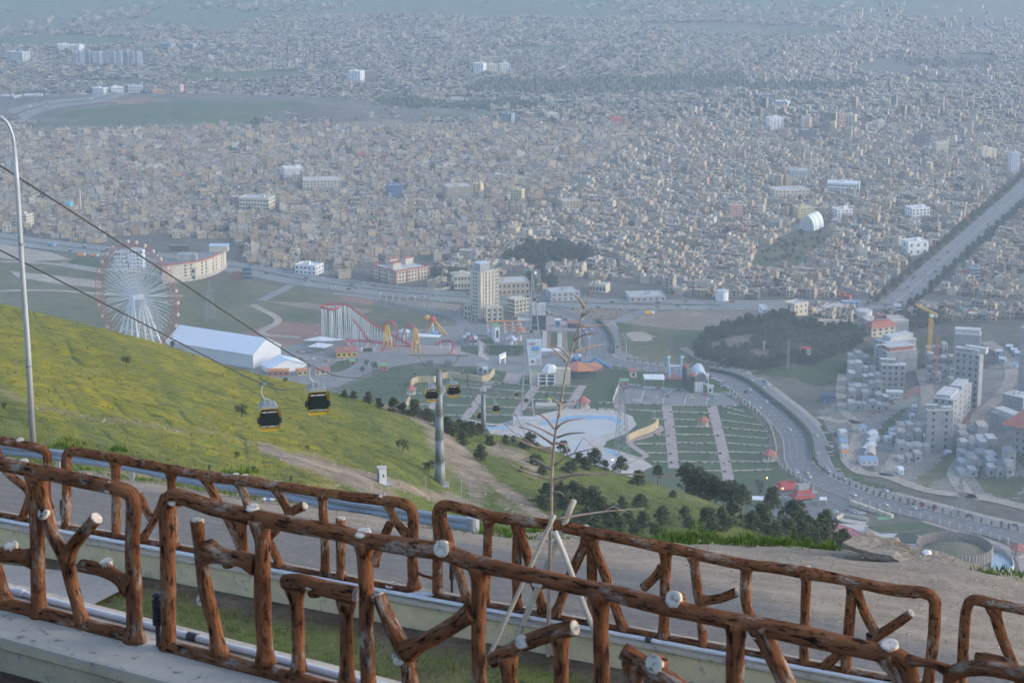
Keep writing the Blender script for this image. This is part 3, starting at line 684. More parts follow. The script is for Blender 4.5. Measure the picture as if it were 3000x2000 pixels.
ribbon('expressway', HWY, [60, 60, 50, 36, 30, 26], m_asph2, 0.5, 20); ribbon('median_strip', HWY, 5, m_verge, 0.8, 20)
ribbon('street', [(1580, 620), (1700, 575), (1800, 535), (1840, 515)], 11, m_asph2, 0.08); ribbon('street', [(1838, 610), (1880, 580), (1915, 550), (1990, 505)], 13, m_asph2, 0.08)
for pts in ([(600, 690), (700, 640)], [(560, 268), (700, 292), (860, 300)], [(1000, 275), (1130, 262), (1250, 268)]): ribbon('street', pts, 10, m_asph2, 0.09)

# green and bare patches of the plain
FIELDS = [('field', [(60, 305), (100, 268), (230, 246), (420, 232), (540, 236), (700, 232), (712, 240), (600, 262), (640, 282), (520, 294), (300, 300)], m_field),
    ('field', [(395, 176), (470, 165), (600, 163), (716, 166), (700, 176), (620, 186), (520, 192), (430, 190)], m_field),
    ('field', [(160, 188), (300, 184), (390, 190), (300, 200), (190, 196)], m_field),
    ('field', [(985, 238), (1080, 228), (1180, 232), (1262, 240), (1240, 250), (1050, 252)], m_field), ('field', [(990, 264), (1150, 260), (1165, 268), (1060, 276), (960, 276)], m_field),
    ('bare_field', [(950, 232), (1060, 222), (1100, 226), (1030, 238), (960, 240)], m_pale), ('bare_field', [(784, 285), (900, 278), (980, 284), (930, 296), (800, 298)], m_brown),
    ('field', [(1160, 110), (1290, 104), (1340, 112), (1250, 122), (1150, 120)], m_field), ('field', [(0, 110), (170, 112), (340, 100), (300, 90), (140, 80), (0, 84)], m_field),
    ('field', [(1760, 70), (1900, 62), (1990, 70), (1900, 84), (1800, 84)], m_field), ('bare_field', [(230, 232), (330, 226), (390, 230), (300, 240)], m_red)]
for nm, pts, m in FIELDS: drape(nm, pts, m, 0.35, 14)
sheet('garden', [(1700, 612), (1828, 612), (1915, 545), (1888, 531), (1820, 534)], m_mead, 0.09)
NOHOUSE = [p for _, p, _ in FIELDS] + [
 [(1690, 618), (1835, 618), (1920, 545), (1896, 496), (1830, 498), (1800, 540)], [(1155, 608), (1185, 575), (1290, 568), (1372, 585), (1368, 606), (1250, 612)],
 [(800, 660), (820, 605), (990, 590), (1010, 655)], [(370, 660), (240, 590), (240, 545), (330, 540), (530, 550), (600, 640)], [(660, 640), (690, 600), (760, 605), (790, 640)],
 [(1040, 690), (1040, 630), (1225, 630), (1225, 690)], [(1240, 700), (1260, 640), (1350, 640), (1540, 655), (1530, 700)], [(0, 260), (0, 215), (100, 218), (100, 262)], [(160, 155), (170, 118), (340, 118), (340, 155)],
 [(850, 262), (870, 235), (1000, 238), (1010, 262)], [(1060, 215), (1100, 192), (1700, 172), (1730, 205), (1400, 222)], [(1700, 212), (1740, 196), (1990, 190), (2000, 206), (1850, 214)],
 [(330, 545), (330, 560), (380, 560), (380, 545)]]

# ---- larger buildings that stand out (left, right, top, base rows; colour; storeys; windows a row; label)
PAL = {'white': (0.66, 0.66, 0.65), 'cream': (0.56, 0.49, 0.37), 'tan': (0.42, 0.33, 0.235), 'yellow': (0.58, 0.47, 0.25), 'grey': (0.36, 0.36, 0.37), 'dark': (0.11, 0.10, 0.12), 'brown': (0.25, 0.17, 0.13),
    'pink': (0.50, 0.31, 0.26), 'red': (0.42, 0.10, 0.08), 'blue': (0.10, 0.17, 0.33), 'pale': (0.48, 0.49, 0.52), 'orange': (0.50, 0.25, 0.12), 'steel': (0.22, 0.26, 0.31)}
m_glass = mat('dark_glass', (0.035, 0.045, 0.06), 0.25, 0.3, 0.3)
_wm = MB(); _wm.box(-0.5, 0.5, -0.5, 0.5, -0.5, 0.5); WIN = _wm.mesh('window_pane', m_glass)
def window(parent, x, y, z, w, h, rz=0.0, d=0.16, name='window'):
 return inst(name, WIN, parent, (x, y, z), rz, (w, d, h))
BIG = [
 (647, 694, 387, 410, 'white', 5, 8, 'white five storey block with red end bay in the left half of the city'), (614, 630, 360, 381, 'tan', 6, 3, 'narrow tan tower with open balconies above the white block'),
 (550, 627, 457, 484, 'cream', 3, 10, 'long cream building with red centre behind the ferris wheel'), (33, 72, 494, 522, 'cream', 4, 5, 'plain cream block beside the lamp post near the ring road'),
 (400, 420, 197, 222, 'pink', 7, 3, 'salmon pink tower on the far plateau'), (323, 345, 210, 230, 'dark', 4, 4, 'dark fronted block next to the salmon pink tower'), (347, 378, 209, 230, 'orange', 4, 4, 'orange framed block next to the salmon pink tower'),
 (213, 246, 204, 221, 'white', 3, 5, 'westernmost white framed showroom on the far plateau'), (252, 284, 202, 220, 'white', 3, 5, 'middle white framed showroom on the far plateau'), (292, 327, 199, 218, 'pale', 3, 5, 'easternmost white framed showroom on the far plateau'),
 (0, 44, 222, 252, 'grey', 5, 7, 'grey office slab at the left edge by the expressway'), (52, 97, 220, 246, 'grey', 5, 7, 'grey office slab with banded windows by the expressway bend'),
 (130, 158, 103, 118, 'white', 4, 4, 'taller white far block above the apartment row'), (160, 190, 105, 117, 'white', 4, 4, 'lower white far block above the apartment row'), (370, 400, 101, 117, 'steel', 5, 4, 'blue grey far block left of a pair'), (420, 450, 102, 116, 'steel', 5, 4, 'blue grey far block right of a pair'),
 (17, 63, 121, 143, 'grey', 6, 5, 'far grey apartment slab at the left edge'), (690, 784, 415, 433, 'cream', 3, 11, 'long low cream building with red bands right of the white block'),
 (801, 835, 165, 192, 'white', 6, 4, 'white apartment slab at left of the red brown trio'), (838, 868, 164, 186, 'brown', 6, 4, 'red brown banded slab in the far middle'), (900, 917, 169, 184, 'brown', 5, 3, 'small red brown slab in the far middle'),
 (1089, 1116, 147, 173, 'white', 8, 4, 'leftmost of three pale far towers'), (1118, 1144, 149, 171, 'cream', 8, 4, 'middle of three pale far towers'), (1147, 1172, 148, 170, 'white', 8, 4, 'rightmost of three pale far towers'),
 (887, 922, 427, 452, 'blue', 5, 6, 'blue glass fronted block in the middle of the city'), (1017, 1084, 430, 458, 'tan', 5, 11, 'long tan block with rows of small windows beside a cream tower'), (1086, 1109, 423, 449, 'yellow', 7, 2, 'cream tower at the end of the long tan block'),
 (1174, 1204, 437, 468, 'yellow', 5, 4, 'yellow and black block right of the cream tower'), (1168, 1199, 472, 492, 'brown', 3, 3, 'plain brown walled block below the yellow and black one'), (1284, 1336, 462, 485, 'tan', 4, 6, 'brown fronted block with striped corner'),
 (821, 842, 352, 363, 'red', 1, 3, 'low building with bright red roof in the middle distance'), (1151, 1181, 262, 285, 'steel', 7, 5, 'blue grey twin slab below the park trees'), (1251, 1284, 262, 278, 'cream', 4, 5, 'cream block right of the park trees'),
 (1398, 1434, 272, 285, 'red', 3, 5, 'rust red block in the far middle right'), (1735, 1780, 219, 249, 'dark', 9, 6, 'dark unfinished concrete frame tower far right of centre'), (1780, 1815, 234, 247, 'white', 2, 5, 'bright white slab beside the dark frame tower'),
 (1838, 1875, 300, 322, 'dark', 6, 5, 'dark purple block standing among pale towers'), (1761, 1798, 272, 298, 'white', 7, 4, 'pale grey slab left of the dark purple block'), (1840, 1858, 272, 299, 'grey', 8, 2, 'slim grey slab above the dark purple block'),
 (1891, 1905, 280, 307, 'dark', 8, 2, 'slim dark tower right of the dark purple block'), (1907, 1921, 283, 307, 'yellow', 7, 2, 'slim cream tower right of the dark purple block'), (1925, 1942, 262, 293, 'pink', 8, 2, 'terracotta tower in the right of the city'),
 (1943, 1968, 265, 293, 'cream', 7, 3, 'pinkish cream slab next to the terracotta tower'), (2011, 2031, 279, 298, 'cream', 5, 3, 'small cream tower right of the terracotta one'), (2101, 2125, 309, 341, 'dark', 9, 4, 'dark concrete frame tower near the right edge'),
 (2145, 2178, 330, 355, 'cream', 6, 5, 'cream slab right of the dark concrete frame tower'), (2248, 2288, 343, 368, 'cream', 6, 2, 'blank cream slab near the right edge'), (2318, 2341, 352, 397, 'pale', 9, 4, 'tall pale blue white tower at the right edge'),
 (1811, 1861, 393, 415, 'grey', 4, 5, 'grey block with blue sign above the arched hall'), (1781, 1799, 404, 438, 'tan', 8, 3, 'left half of the twin tan apartment towers'), (1801, 1816, 406, 437, 'tan', 8, 3, 'right half of the twin tan apartment towers'),
 (1901, 1981, 423, 438, 'white', 2, 12, 'long white low building right of the tan towers'), (1825, 1871, 478, 502, 'yellow', 4, 6, 'ochre yellow block behind the arched hall'), (1671, 1705, 472, 501, 'pink', 5, 5, 'pink striped block left of the arched hall'),
 (2085, 2135, 479, 502, 'white', 3, 5, 'white grey block left of the avenue'), (1771, 1861, 437, 451, 'cream', 2, 9, 'long low cream school below the tan towers'), (2075, 2131, 556, 586, 'white', 2, 3, 'blank white walled building beside the avenue'),
 (1915, 1957, 482, 501, 'white', 3, 4, 'white block right of the ochre yellow block'), (2225, 2252, 617, 640, 'steel', 3, 4, 'blue glass building beside the red roofed house'), (1925, 1957, 676, 692, 'red', 2, 5, 'red fronted shops on the ring road'),
 (680, 738, 611, 631, 'white', 2, 5, 'white showroom with orange front by the ring road'), (1355, 1400, 655, 672, 'cream', 1, 5, 'low cream shed with flat roof right of the tower block'), (1040, 1088, 632, 664, 'cream', 2, 6, 'low cream college wing left of the tower block'),
 (1124, 1216, 650, 678, 'tan', 2, 8, 'low tan college wing right of the tower block'), (1255, 1330, 672, 691, 'grey', 2, 5, 'grey walled yard building by the ring road'), (1438, 1530, 678, 692, 'grey', 1, 6, 'grey hall with wide flat pale roof on the ring road')]
for i in range(11):
 u = 168+i*14.6; BIG.append((u, u+12.5, 122-(i % 3)*1.5, 152, ('grey', 'pale', 'steel')[i % 3], 10, 3, 'grey tower in the far row of apartment slabs at upper left'))
BIGBOX = []
def blocks():
 for n, (u0, u1, vt, vb, cn, fl, nw, lab) in enumerate(BIG):
  P = Zp((u0+u1)/2, vb); mp = ppm(P); w = (u1-u0)*mp*0.92; h = up_to(P, (u0+u1)/2, vt); d = max(9, min(24, w*0.75))
  low = h < 7
  if low: h *= 0.72; d = w*0.7
  rz = random.choice((-0.42, -0.38, 0.3, 0.25, 0.12)) if w < 34 else random.choice((-0.2, 0.15, 0.1)); P.y += d*0.5
  col = PAL[cn]; roof = (0.46, 0.45, 0.43) if cn not in ('red', 'white') else (PAL[cn] if cn == 'red' else (0.62, 0.62, 0.62))
  mb = MB(); mb.box(-w/2, w/2, -d/2, d/2, -1, h, col); r0 = h+0.02
  for (a, b, c, e) in ((-w/2, w/2, -d/2, -d/2+0.4), (-w/2, w/2, d/2-0.4, d/2), (-w/2, -w/2+0.4, -d/2+0.4, d/2-0.4), (w/2-0.4, w/2, -d/2+0.4, d/2-0.4)): mb.box(a, b, c, e, h, h+0.9, tuple(k*1.05 for k in col), False)
  mb.box(-w/2+0.42, w/2-0.42, -d/2+0.42, d/2-0.42, h-0.2, h+0.06, roof, False)
  o = mb.build('city_block', m_city); o.location = P; o.rotation_euler = (0, 0, rz)
  tag(o, lab, 'building', 'large buildings that stand out of the city');
  sb = MB(); a = w*random.uniform(-0.3, 0.2); sb.box(a, a+min(5, w*0.3), -2, 2, h+0.07, h+3, tuple(k*0.95 for k in col), False); sb.build('stair_tower', m_city, o)
  fh = h/fl; ww = min(1.9, w/nw*0.55)
  for f in range(fl):
   for k in range(nw):
    window(o, -w/2+(k+0.5)*w/nw, -d/2, f*fh+fh*0.52, ww if cn not in ('blue', 'steel') else w/nw*0.86, fh*0.45)
   nd = max(1, int(nw*d/w*0.8))
   for k in range(nd):
    sgn = 1 if rz < 0 else -1
    if h > 8 and fl < 7: window(o, (w/2 if rz > 0 else -w/2)*-1, -d/2+(k+0.5)*d/nd, f*fh+fh*0.52, min(1.9, d/nd*0.5), fh*0.45, pi/2)
  BIGBOX.append((P.x, P.y, max(w, d)*0.62))
blocks()

# ---- houses
WALLS = np.array([(0.56, 0.49, 0.37), (0.50, 0.42, 0.30), (0.42, 0.345, 0.26), (0.36, 0.27, 0.20), (0.46, 0.44, 0.41), (0.36, 0.36, 0.36), (0.60, 0.56, 0.50), (0.66, 0.65, 0.62), (0.47, 0.38, 0.33), (0.30, 0.22, 0.18), (0.55, 0.46, 0.33), (0.42, 0.44, 0.48), (0.52, 0.36, 0.28), (0.22, 0.20, 0.20)])
WNAME = ['cream', 'sandy', 'tan', 'brown', 'stone grey', 'grey', 'pale cream', 'white', 'pinkish', 'dark brown', 'ochre cream', 'blue grey', 'terracotta', 'charcoal']
ROOFS = np.array([(0.40, 0.38, 0.35), (0.33, 0.31, 0.29), (0.46, 0.42, 0.36), (0.30, 0.30, 0.31), (0.55, 0.54, 0.52), (0.25, 0.22, 0.20), (0.38, 0.33, 0.27)])
DARK = (0.035, 0.038, 0.045)
def house_geo(mb, w, d, h, fl, wc, rc, detail, rnd, win=True):
 """house standing on the origin, street side towards -y"""
 pr = 0.55 if detail < 2 else 0.8
 wc2 = tuple(c*0.9 for c in wc)
 def bx(x0, x1, y0, y1, z0, z1, c, top):
  mb.quad((x0,y0,z0),(x1,y0,z0),(x1,y0,z1),(x0,y0,z1),c); mb.quad((x1,y0,z0),(x1,y1,z0),(x1,y1,z1),(x1,y0,z1),c); mb.quad((x0,y1,z0),(x0,y0,z0),(x0,y0,z1),(x0,y1,z1),c)
  if detail: mb.quad((x1,y1,z0),(x0,y1,z0),(x0,y1,z1),(x1,y1,z1),c)
  mb.quad((x0,y0,z1),(x1,y0,z1),(x1,y1,z1),(x0,y1,z1),top)
 bx(-w/2, w/2, -d/2, d/2, -0.3, h, wc, rc)
 if detail:
  t = 0.25
  for (a, b, c, e) in ((-w/2, w/2, -d/2, -d/2+t), (-w/2, w/2, d/2-t, d/2)): bx(a, b, c, e, h, h+pr, wc, wc2)
  for (a, b) in ((-w/2, -w/2+t), (w/2-t, w/2)): bx(a, b, -d/2+t, d/2-t, h, h+pr, wc, wc2)
 k = rnd.random()
 if k < 0.45: bx(-w/2+0.6, -w/2+0.6+w*0.35, d*0.05, d/2-0.5, h, h+2.8, wc2, rc)
 elif k < 0.75: bx(w*0.1, w/2-0.5, -d*0.1, d/2-0.4, h, h+3.0, wc, rc)
 if rnd.random() < 0.5:
  a, b = rnd.uniform(-w*0.35, w*0.3), rnd.uniform(-d*0.3, 0); c = rnd.choice(((0.6, 0.6, 0.6), (0.5, 0.5, 0.52), (0.40, 0.10, 0.07), (0.12, 0.19, 0.33)))
  bx(a, a+1.5, b, b+1.2, h+0.1, h+1.5, c, c)
 if rnd.random() < 0.35: bx(-w/2-0.02, w/2+0.02, -d/2-1.3, -d/2, h*0.48, h*0.55, wc2, rc)
 if rnd.random() < 0.4: bx(-w/2, w/2, -d/2-3.2, -d/2-3.0, -0.3, 1.9, wc2, wc2)
 if win:
  fh = h/fl; e = 0.03
  n = 2 if w < 9 else 3
  for f in range(fl):
   z0 = f*fh+fh*0.30; z1 = f*fh+fh*0.80
   for i in range(n):
    if rnd.random() < 0.12: continue
    c = -w/2+(i+0.5)*w/n; a = w/n*rnd.uniform(0.2, 0.32); y = -d/2-e
    mb.quad((c-a, y, z0), (c+a, y, z0), (c+a, y, z1), (c-a, y, z1), DARK)
   for i in range(2):
    if rnd.random() < 0.35: continue
    c = -d/2+(i+0.5)*d/2; a = 0.7
    mb.quad((-w/2-e, c+a, z0), (-w/2-e, c-a, z0), (-w/2-e, c-a, z1), (-w/2-e, c+a, z1), DARK)
    mb.quad((w/2+e, c-a, z0), (w/2+e, c+a, z0), (w/2+e, c+a, z1), (w/2+e, c-a, z1), DARK)
HOUSES = []; TREESP = []
def lay_city():
 ring_u = [p[0] for p in RING]; ring_v = [p[1] for p in RING]
 a_w = [Zp(*p) for p in AVE]
 for (rot, zone) in ((-0.415, 0), (0.20, 1)):
  ca, sa = cos(rot), sin(rot); rows = []
  ly = 0.0; jj = 0; pitch_y = []
  Yr = np.arange(-4200, 6200, 0.0+16.0)
  for j, yy in enumerate(Yr):
   y0 = yy + (3.4 if j % 2 else 0)              # pairs of rows back to back, a street between
   if j % 2 == 0: y0 -= 1.5
   x = -4200.0+random.uniform(0, 10); cnt = 0
   while x < 4200:
    wlot = random.choice((7.5, 8, 8.5, 9, 9, 10, 11, 12.5)); cnt += 1
    if cnt % 23 == 0: x += 7
    rows.append((x+wlot/2, y0, wlot, j % 2)); x += wlot
  A = np.array(rows)
  X = A[:, 0]*ca-A[:, 1]*sa; Yv = A[:, 0]*sa+A[:, 1]*ca+3000
  ok = (Yv > 1780) & (Yv < 5600) & (np.abs(X) < 0.255*Yv+60)
  div = -120+0.30*(Yv-1900)
  ok &= (X > div+5) if zone == 0 else (X < div-5)
  A, X, Yv = A[ok], X[ok], Yv[ok]
  u, v = proj(X, Yv); rv = np.interp(u, ring_u, ring_v); north = v < rv-15
  south = (v > rv+17) & (v < 790) & (((u > 2120) & (v < 770)) | ((u > 2030) & (v < 735)) | ((u > 1835) & (u < 1985) & (v > 716) & (v < 748)))
  ok = north | south
  for p in NOHOUSE: ok &= ~inside(u, v, p)
  # far edge of the town, ragged, and thinner towards the fields
  lim = -rng.exponential(16, len(u))+np.array([52+34*fbm(Vector((a*0.0035, 1.7, 0)), 3)+(30 if a < 300 else 0)+max(0, (a-1900)*0.10) for a in u])
  ok &= v > lim
  thin = np.array([fbm(Vector((a*0.0022, b*0.0022, 11)), 3) for a, b in zip(X, Yv)])
  ok &= (thin > -0.62+np.clip((120-v)/110, 0, 1)*0.55) | (v > 230)
  for i in range(len(a_w)-1):
   p, q = a_w[i], a_w[i+1]; dx, dy = q.x-p.x, q.y-p.y; t = np.clip(((X-p.x)*dx+(Yv-p.y)*dy)/(dx*dx+dy*dy), 0, 1)
   ok &= np.hypot(X-p.x-t*dx, Yv-p.y-t*dy) > 26
  for (bx_, by_, br) in BIGBOX: ok &= (np.abs(X-bx_) > br+5) | (np.abs(Yv-by_) > br+6)
  for i in np.nonzero(ok)[0]:
   r = random.random()
   if r < 0.07:
    TREESP.append((X[i], Yv[i])); continue
   HOUSES.append((X[i], Yv[i], A[i, 2], rot + (0 if A[i, 3] == 0 else pi), u[i], v[i]))
lay_city()
HOUSES.sort(key=lambda h: h[1])
m_houses = m_city
def pick(rnd):
 k = rnd.choices(range(14), (12, 11, 10, 7, 9, 9, 8, 4, 6, 6, 6, 4, 3, 4))[0]
 return k, tuple(WALLS[k]*rnd.uniform(0.6, 0.95)*np.array((1.10, 0.98, 0.83))), tuple(np.array((1.08, 0.98, 0.86))*ROOFS[rnd.choices(range(7), (5, 4, 4, 4, 1, 4, 4))[0]]*rnd.uniform(0.5, 0.95))
def where(u, v):
 if v > 712: return 'behind the building site' if u > 2000 else 'by the grove hill'
 if u > 2060 and v > 600: return 'right of the tree lined avenue'
 if u > 1900: return 'left of the tree lined avenue'
 if u > 1540: return 'behind the ring road near the small garden'
 if u > 1370: return 'behind the vacant brown lot'
 if u > 1010: return 'behind the cream tower block'
 if u > 800: return 'behind the school with the red roof edge'
 if u > 560: return 'between the curved hotel and the school'
 return 'behind the ferris wheel and curved hotel'
def houses():
 stuff = MB(); rnd = random.Random(5); n_ind = 0; seen = {}
 vx, fx, cx = [], [], []
 for n, (x, y, wl, rot, u, v) in enumerate(HOUSES):
  w = wl*rnd.uniform(0.84, 0.98); d = rnd.uniform(8.5, 12); fl = rnd.choices((1, 2, 3, 4), (60, 34, 5, 0.6))[0]; h = fl*2.75+rnd.uniform(0, 0.8)
  if 240 < v < 320 and u > 1680 and rnd.random() < 0.06: fl = rnd.randint(3, 6); h = fl*3.2
  k, wc, rc = pick(rnd); mb = MB()
  ind = n_ind < 300 and -40 < u < 2392
  own_win = ind and n_ind < 90
  house_geo(mb, w, d, h, fl, wc, rc, 2 if ind else (1 if y < 3000 else 0), rnd, not own_win)
  if ind:
   n_ind += 1
   o = mb.build('house', m_houses); o.location = (x, y, gz(x, y)); o.rotation_euler = (0, 0, rot)
   fs = {1: 'one storey', 2: 'two storey', 3: 'three storey'}.get(fl, 'tall')
   tag(o, '%s %s flat roofed house %s' % (fs, WNAME[k], where(u, v)), 'house', 'city houses nearest the park')
   if own_win:
    fh = h/fl; nw = 2 if w < 9 else 3
    front = abs(rot) < 1
    for f in range(fl):
     for i in range(nw): window(o, -w/2+(i+0.5)*w/nw, (-1 if front else 1)*d/2, f*fh+fh*0.55, w/nw*rnd.uniform(0.4, 0.6), fh*0.5)
     window(o, w/2 if (rot < 0) != (not front) else -w/2, rnd.uniform(-1, 1)*d*0.2, f*fh+fh*0.55, 1.5, fh*0.45, pi/2)
  else:
   c, s = cos(rot), sin(rot); z = gz(x, y) if y < 2300 else 0
   a = np.array(mb.v); vx.append(np.stack([a[:, 0]*c-a[:, 1]*s+x, a[:, 0]*s+a[:, 1]*c+y, a[:, 2]+z], -1)); cx += mb.c
 V = np.concatenate(vx); nq = len(V)//4
 me = bpy.data.meshes.new('houses'); me.vertices.add(len(V)); me.vertices.foreach_set('co', V.ravel())
 me.loops.add(len(V)); me.loops.foreach_set('vertex_index', np.arange(len(V), dtype=np.int32)); me.polygons.add(nq)
 me.polygons.foreach_set('loop_start', np.arange(0, len(V), 4, dtype=np.int32)); me.update(calc_edges=True)
 a = me.attributes.new('col', 'FLOAT_COLOR', 'FACE'); a.data.foreach_set('color', np.array([(*c, 1) for c in cx], dtype=np.float32).ravel())
 me.materials.append(m_houses); o = link(bpy.data.objects.new('houses_of_the_city', me)); tag(o, 'thousands of small flat roofed beige and grey houses filling the plain', 'houses', kind='stuff')
 print('HOUSES', len(HOUSES), 'quads', nq)
houses()
# ================================================================== VALLEY FLOOR NEAR THE PARK
MAPS = {'d': (0, 0, 1), 4: (0, 470.4, .3335), 5: (784, 470.4, .3335), 6: (1568, 470.4, .3335), 'c': (690, 674.3, .1733), 'p': (1058.4, 674.3, .16667), 'l': (940.8, 823.2, .16667),
  'r': (1372, 784, .225), 's': (1724.8, 1019.2, .26667), 'b': (1881.6, 705.6, .2749), 'f': (211.7, 541, .16), 'z': (1568, 980, .37495)}
def q(k, x, y): a, b, s = MAPS[k]; return (a+x*s, b+y*s)
def ql(k, *pts): return [q(k, *p) for p in pts]
m_lawn = attr_mat('lawn', [((0.045, 0.075, 0.028), (0.085, 0.105, 0.045), 0.035)], bump=0.3, bscale=0.6)
m_pave = mat('pink_paving', (0.34, 0.27, 0.25), 0.9, 0.2, 0.12)
m_path = mat('cream_paving', (0.46, 0.41, 0.36), 0.9, 0.18, 0.1)
m_rink = mat('white_concrete', (0.46, 0.455, 0.45), 0.8, 0.10, 0.03)
m_blue = mat('blue_pool', (0.19, 0.35, 0.50), 0.4, 0.12, 0.05)
m_stone = mat('pale_stone', (0.42, 0.37, 0.31), 0.95, 0.45, 0.35)
m_yel = mat('ochre_render', (0.46, 0.36, 0.20), 0.9, 0.12, 0.2)
m_kerb = mat('kerb_white', (0.52, 0.50, 0.47), 0.9, 0.2, 0.3)
m_hedge = mat('hedge_leaf', (0.03, 0.045, 0.022), 0.95, 0.5, 0.6)
m_conc = mat('raw_concrete', (0.30, 0.305, 0.31), 0.95, 0.25, 0.16)
m_conc2 = mat('pale_slab', (0.48, 0.48, 0.47), 0.95, 0.22, 0.2)
m_white = mat('white_metal', (0.70, 0.71, 0.72), 0.6, 0.06, 0.2)
m_steel = mat('galvanised', (0.36, 0.39, 0.41), 0.55, 0.12, 1.0, metal=0.3)
m_redt = mat('red_tile', (0.36, 0.12, 0.085), 0.85, 0.22, 0.4)
m_redp = mat('red_paint', (0.42, 0.05, 0.05), 0.6, 0.12, 0.3)
m_yelp = mat('yellow_paint', (0.62, 0.36, 0.02), 0.6, 0.1, 0.3)
m_bluep = mat('blue_paint', (0.10, 0.26, 0.48), 0.6, 0.15, 0.3)
m_grnp = mat('green_roof_paint', (0.16, 0.34, 0.12), 0.7, 0.12, 0.2)
m_blk = mat('black_cladding', (0.03, 0.03, 0.035), 0.4, 0.2, 0.2)
m_or = mat('orange_awning', (0.55, 0.20, 0.05), 0.7, 0.1, 0.3)
m_creamw = mat('cream_wall', (0.54, 0.48, 0.37), 0.9, 0.1, 0.15)

sheet('meadow', [(-260, 540), (0, 566), (240, 594), (420, 642), (560, 640), (590, 650), (790, 680), (868, 702), (1020, 735), (960, 750), (880, 765), (780, 795), (690, 810), (380, 860), (-260, 860)], m_mead, 0.05)
sheet('bare_field', [(20, 622), (120, 632), (232, 645), (236, 662), (130, 652), (40, 636)], m_pale, 0.10); sheet('bare_field', [(0, 560), (120, 580), (160, 596), (60, 600), (0, 592)], m_pale, 0.10)
sheet('bare_field', [(550, 768), (640, 738), (745, 745), (736, 778), (640, 800), (560, 800)], m_red, 0.10); sheet('bare_field', ql(5, (0, 590), (200, 620), (250, 660), (200, 690), (0, 655)), m_red, 0.10)
sheet('bare_field', [(600, 690), (690, 694), (860, 712), (830, 722), (700, 708)], m_brown, 0.11); sheet('bare_field', ql(5, (300, 640), (600, 660), (830, 690), (800, 725), (600, 712)), m_brown, 0.10)
for pts in ([(0, 668), (120, 667), (236, 675), (420, 680)], [(0, 600), (120, 606), (190, 618), (240, 626)], [(580, 700), (640, 735), (600, 765), (690, 775)], [(140, 605), (230, 618), (330, 625), (420, 648)]): ribbon('dirt_track', pts, 7, m_pale, 0.16)
sheet('lawn', ql(4, (430, 408), (545, 362), (700, 372), (690, 450)), m_lawn, 0.12)
# roads round the park
MED = [(1372, 737), (1387, 750), (1402, 770), (1408, 788), (1408, 812), (1425, 824), (1462, 831), (1529, 841), (1586, 847), (1631, 851), (1687, 863), (1727, 883), (1764, 912), (1800, 940), (1830, 966), (1853, 992), (1864, 1018), (1869, 1058), (1890, 1083), (1943, 1110), (2018, 1138), (2130, 1168), (2243, 1197), (2352, 1222), (2480, 1252)]
ribbon('main_road', MED, 1, m_asph, 0.10, 8, o0=0.6, o1=20.5); ribbon('main_road', MED, 1, m_asph2, 0.10, 8, o0=-12, o1=-0.6); ribbon('road_shoulder', MED, 1, m_pale, 0.06, 8, o0=-15.5, o1=-11.8)
ribbon('median_strip', MED, 1.3, m_pale, 0.22, 8)
for e in (1.2, 19.6, -11.2): ribbon('lane_line', MED, 1, m_mark, 0.13, 8, o0=e-0.13, o1=e+0.13)
def dashes(line, off, on=4.0, gap=7.0, z=0.13):
 c = ribbon_pts(line, 2.0); mb = MB(); acc = 0
 for i in range(1, len(c)-1):
  acc += (c[i]-c[i-1]).length
  if acc % (on+gap) < on:
   t = (c[i+1]-c[i-1]); t.z = 0; t.normalize(); s = Vector((t.y, -t.x, 0)); a, b = c[i-1]+s*off, c[i]+s*off
   mb.quad(*[(p.x, p.y, z) for p in (a-s*0.11, b-s*0.11, b+s*0.11, a+s*0.11)])
 tag(mb.build('lane_line', m_mark), kind='structure')
for e in (6, 11, 15.5): dashes(MED, e)
ribbon('junction_road', [(1225, 694), (1285, 710), (1330, 732), (1358, 760), (1372, 790), (1382, 815)], [22, 22, 20, 20, 18], m_asph, 0.085, 8)
ribbon('junction_road', [(1560, 701), (1475, 716), (1430, 735), (1418, 752), (1420, 780), (1430, 812)], [16, 15, 14, 14, 12], m_asph2, 0.088, 8)
sheet('junction_garden', ql('p', (1430, 225), (1660, 200), (1930, 195), (2352, 225), (2200, 290), (2020, 350), (1760, 350), (1600, 300)), m_brown, 0.12)
ribbon('side_road', ql(5, (-60, 610), (120, 625), (300, 655), (480, 692), (640, 728), (760, 762), (830, 800), (835, 840), (780, 870)), 11, m_asph2, 0.12, 8)
ribbon('side_road', ql('c', (350, 1085), (620, 1030), (780, 950), (850, 880), (900, 830)), 9, m_asph2, 0.14, 6)
drape('vacant_lot', [(1440, 742), (1480, 720), (1560, 711), (1700, 712), (1822, 712), (1815, 735), (1700, 757), (1560, 757)], m_brown, 0.14, 4)
drape('meadow', [(1418, 757), (1440, 745), (1560, 758), (1700, 756), (1720, 775), (1650, 795), (1590, 800), (1620, 832), (1700, 858), (1720, 872), (1640, 848), (1560, 838), (1470, 826), (1428, 806)], m_mead, 0.12, 4)
sheet('verge', ql('p', (2130, 400), (2200, 390), (2352, 430), (2352, 560), (2200, 530)), m_lawn, 0.14); drape('pale_ground', ql(5, (1960, 880), (2080, 875), (2150, 910), (2120, 940), (1990, 940)), m_pale, 0.2, 3)
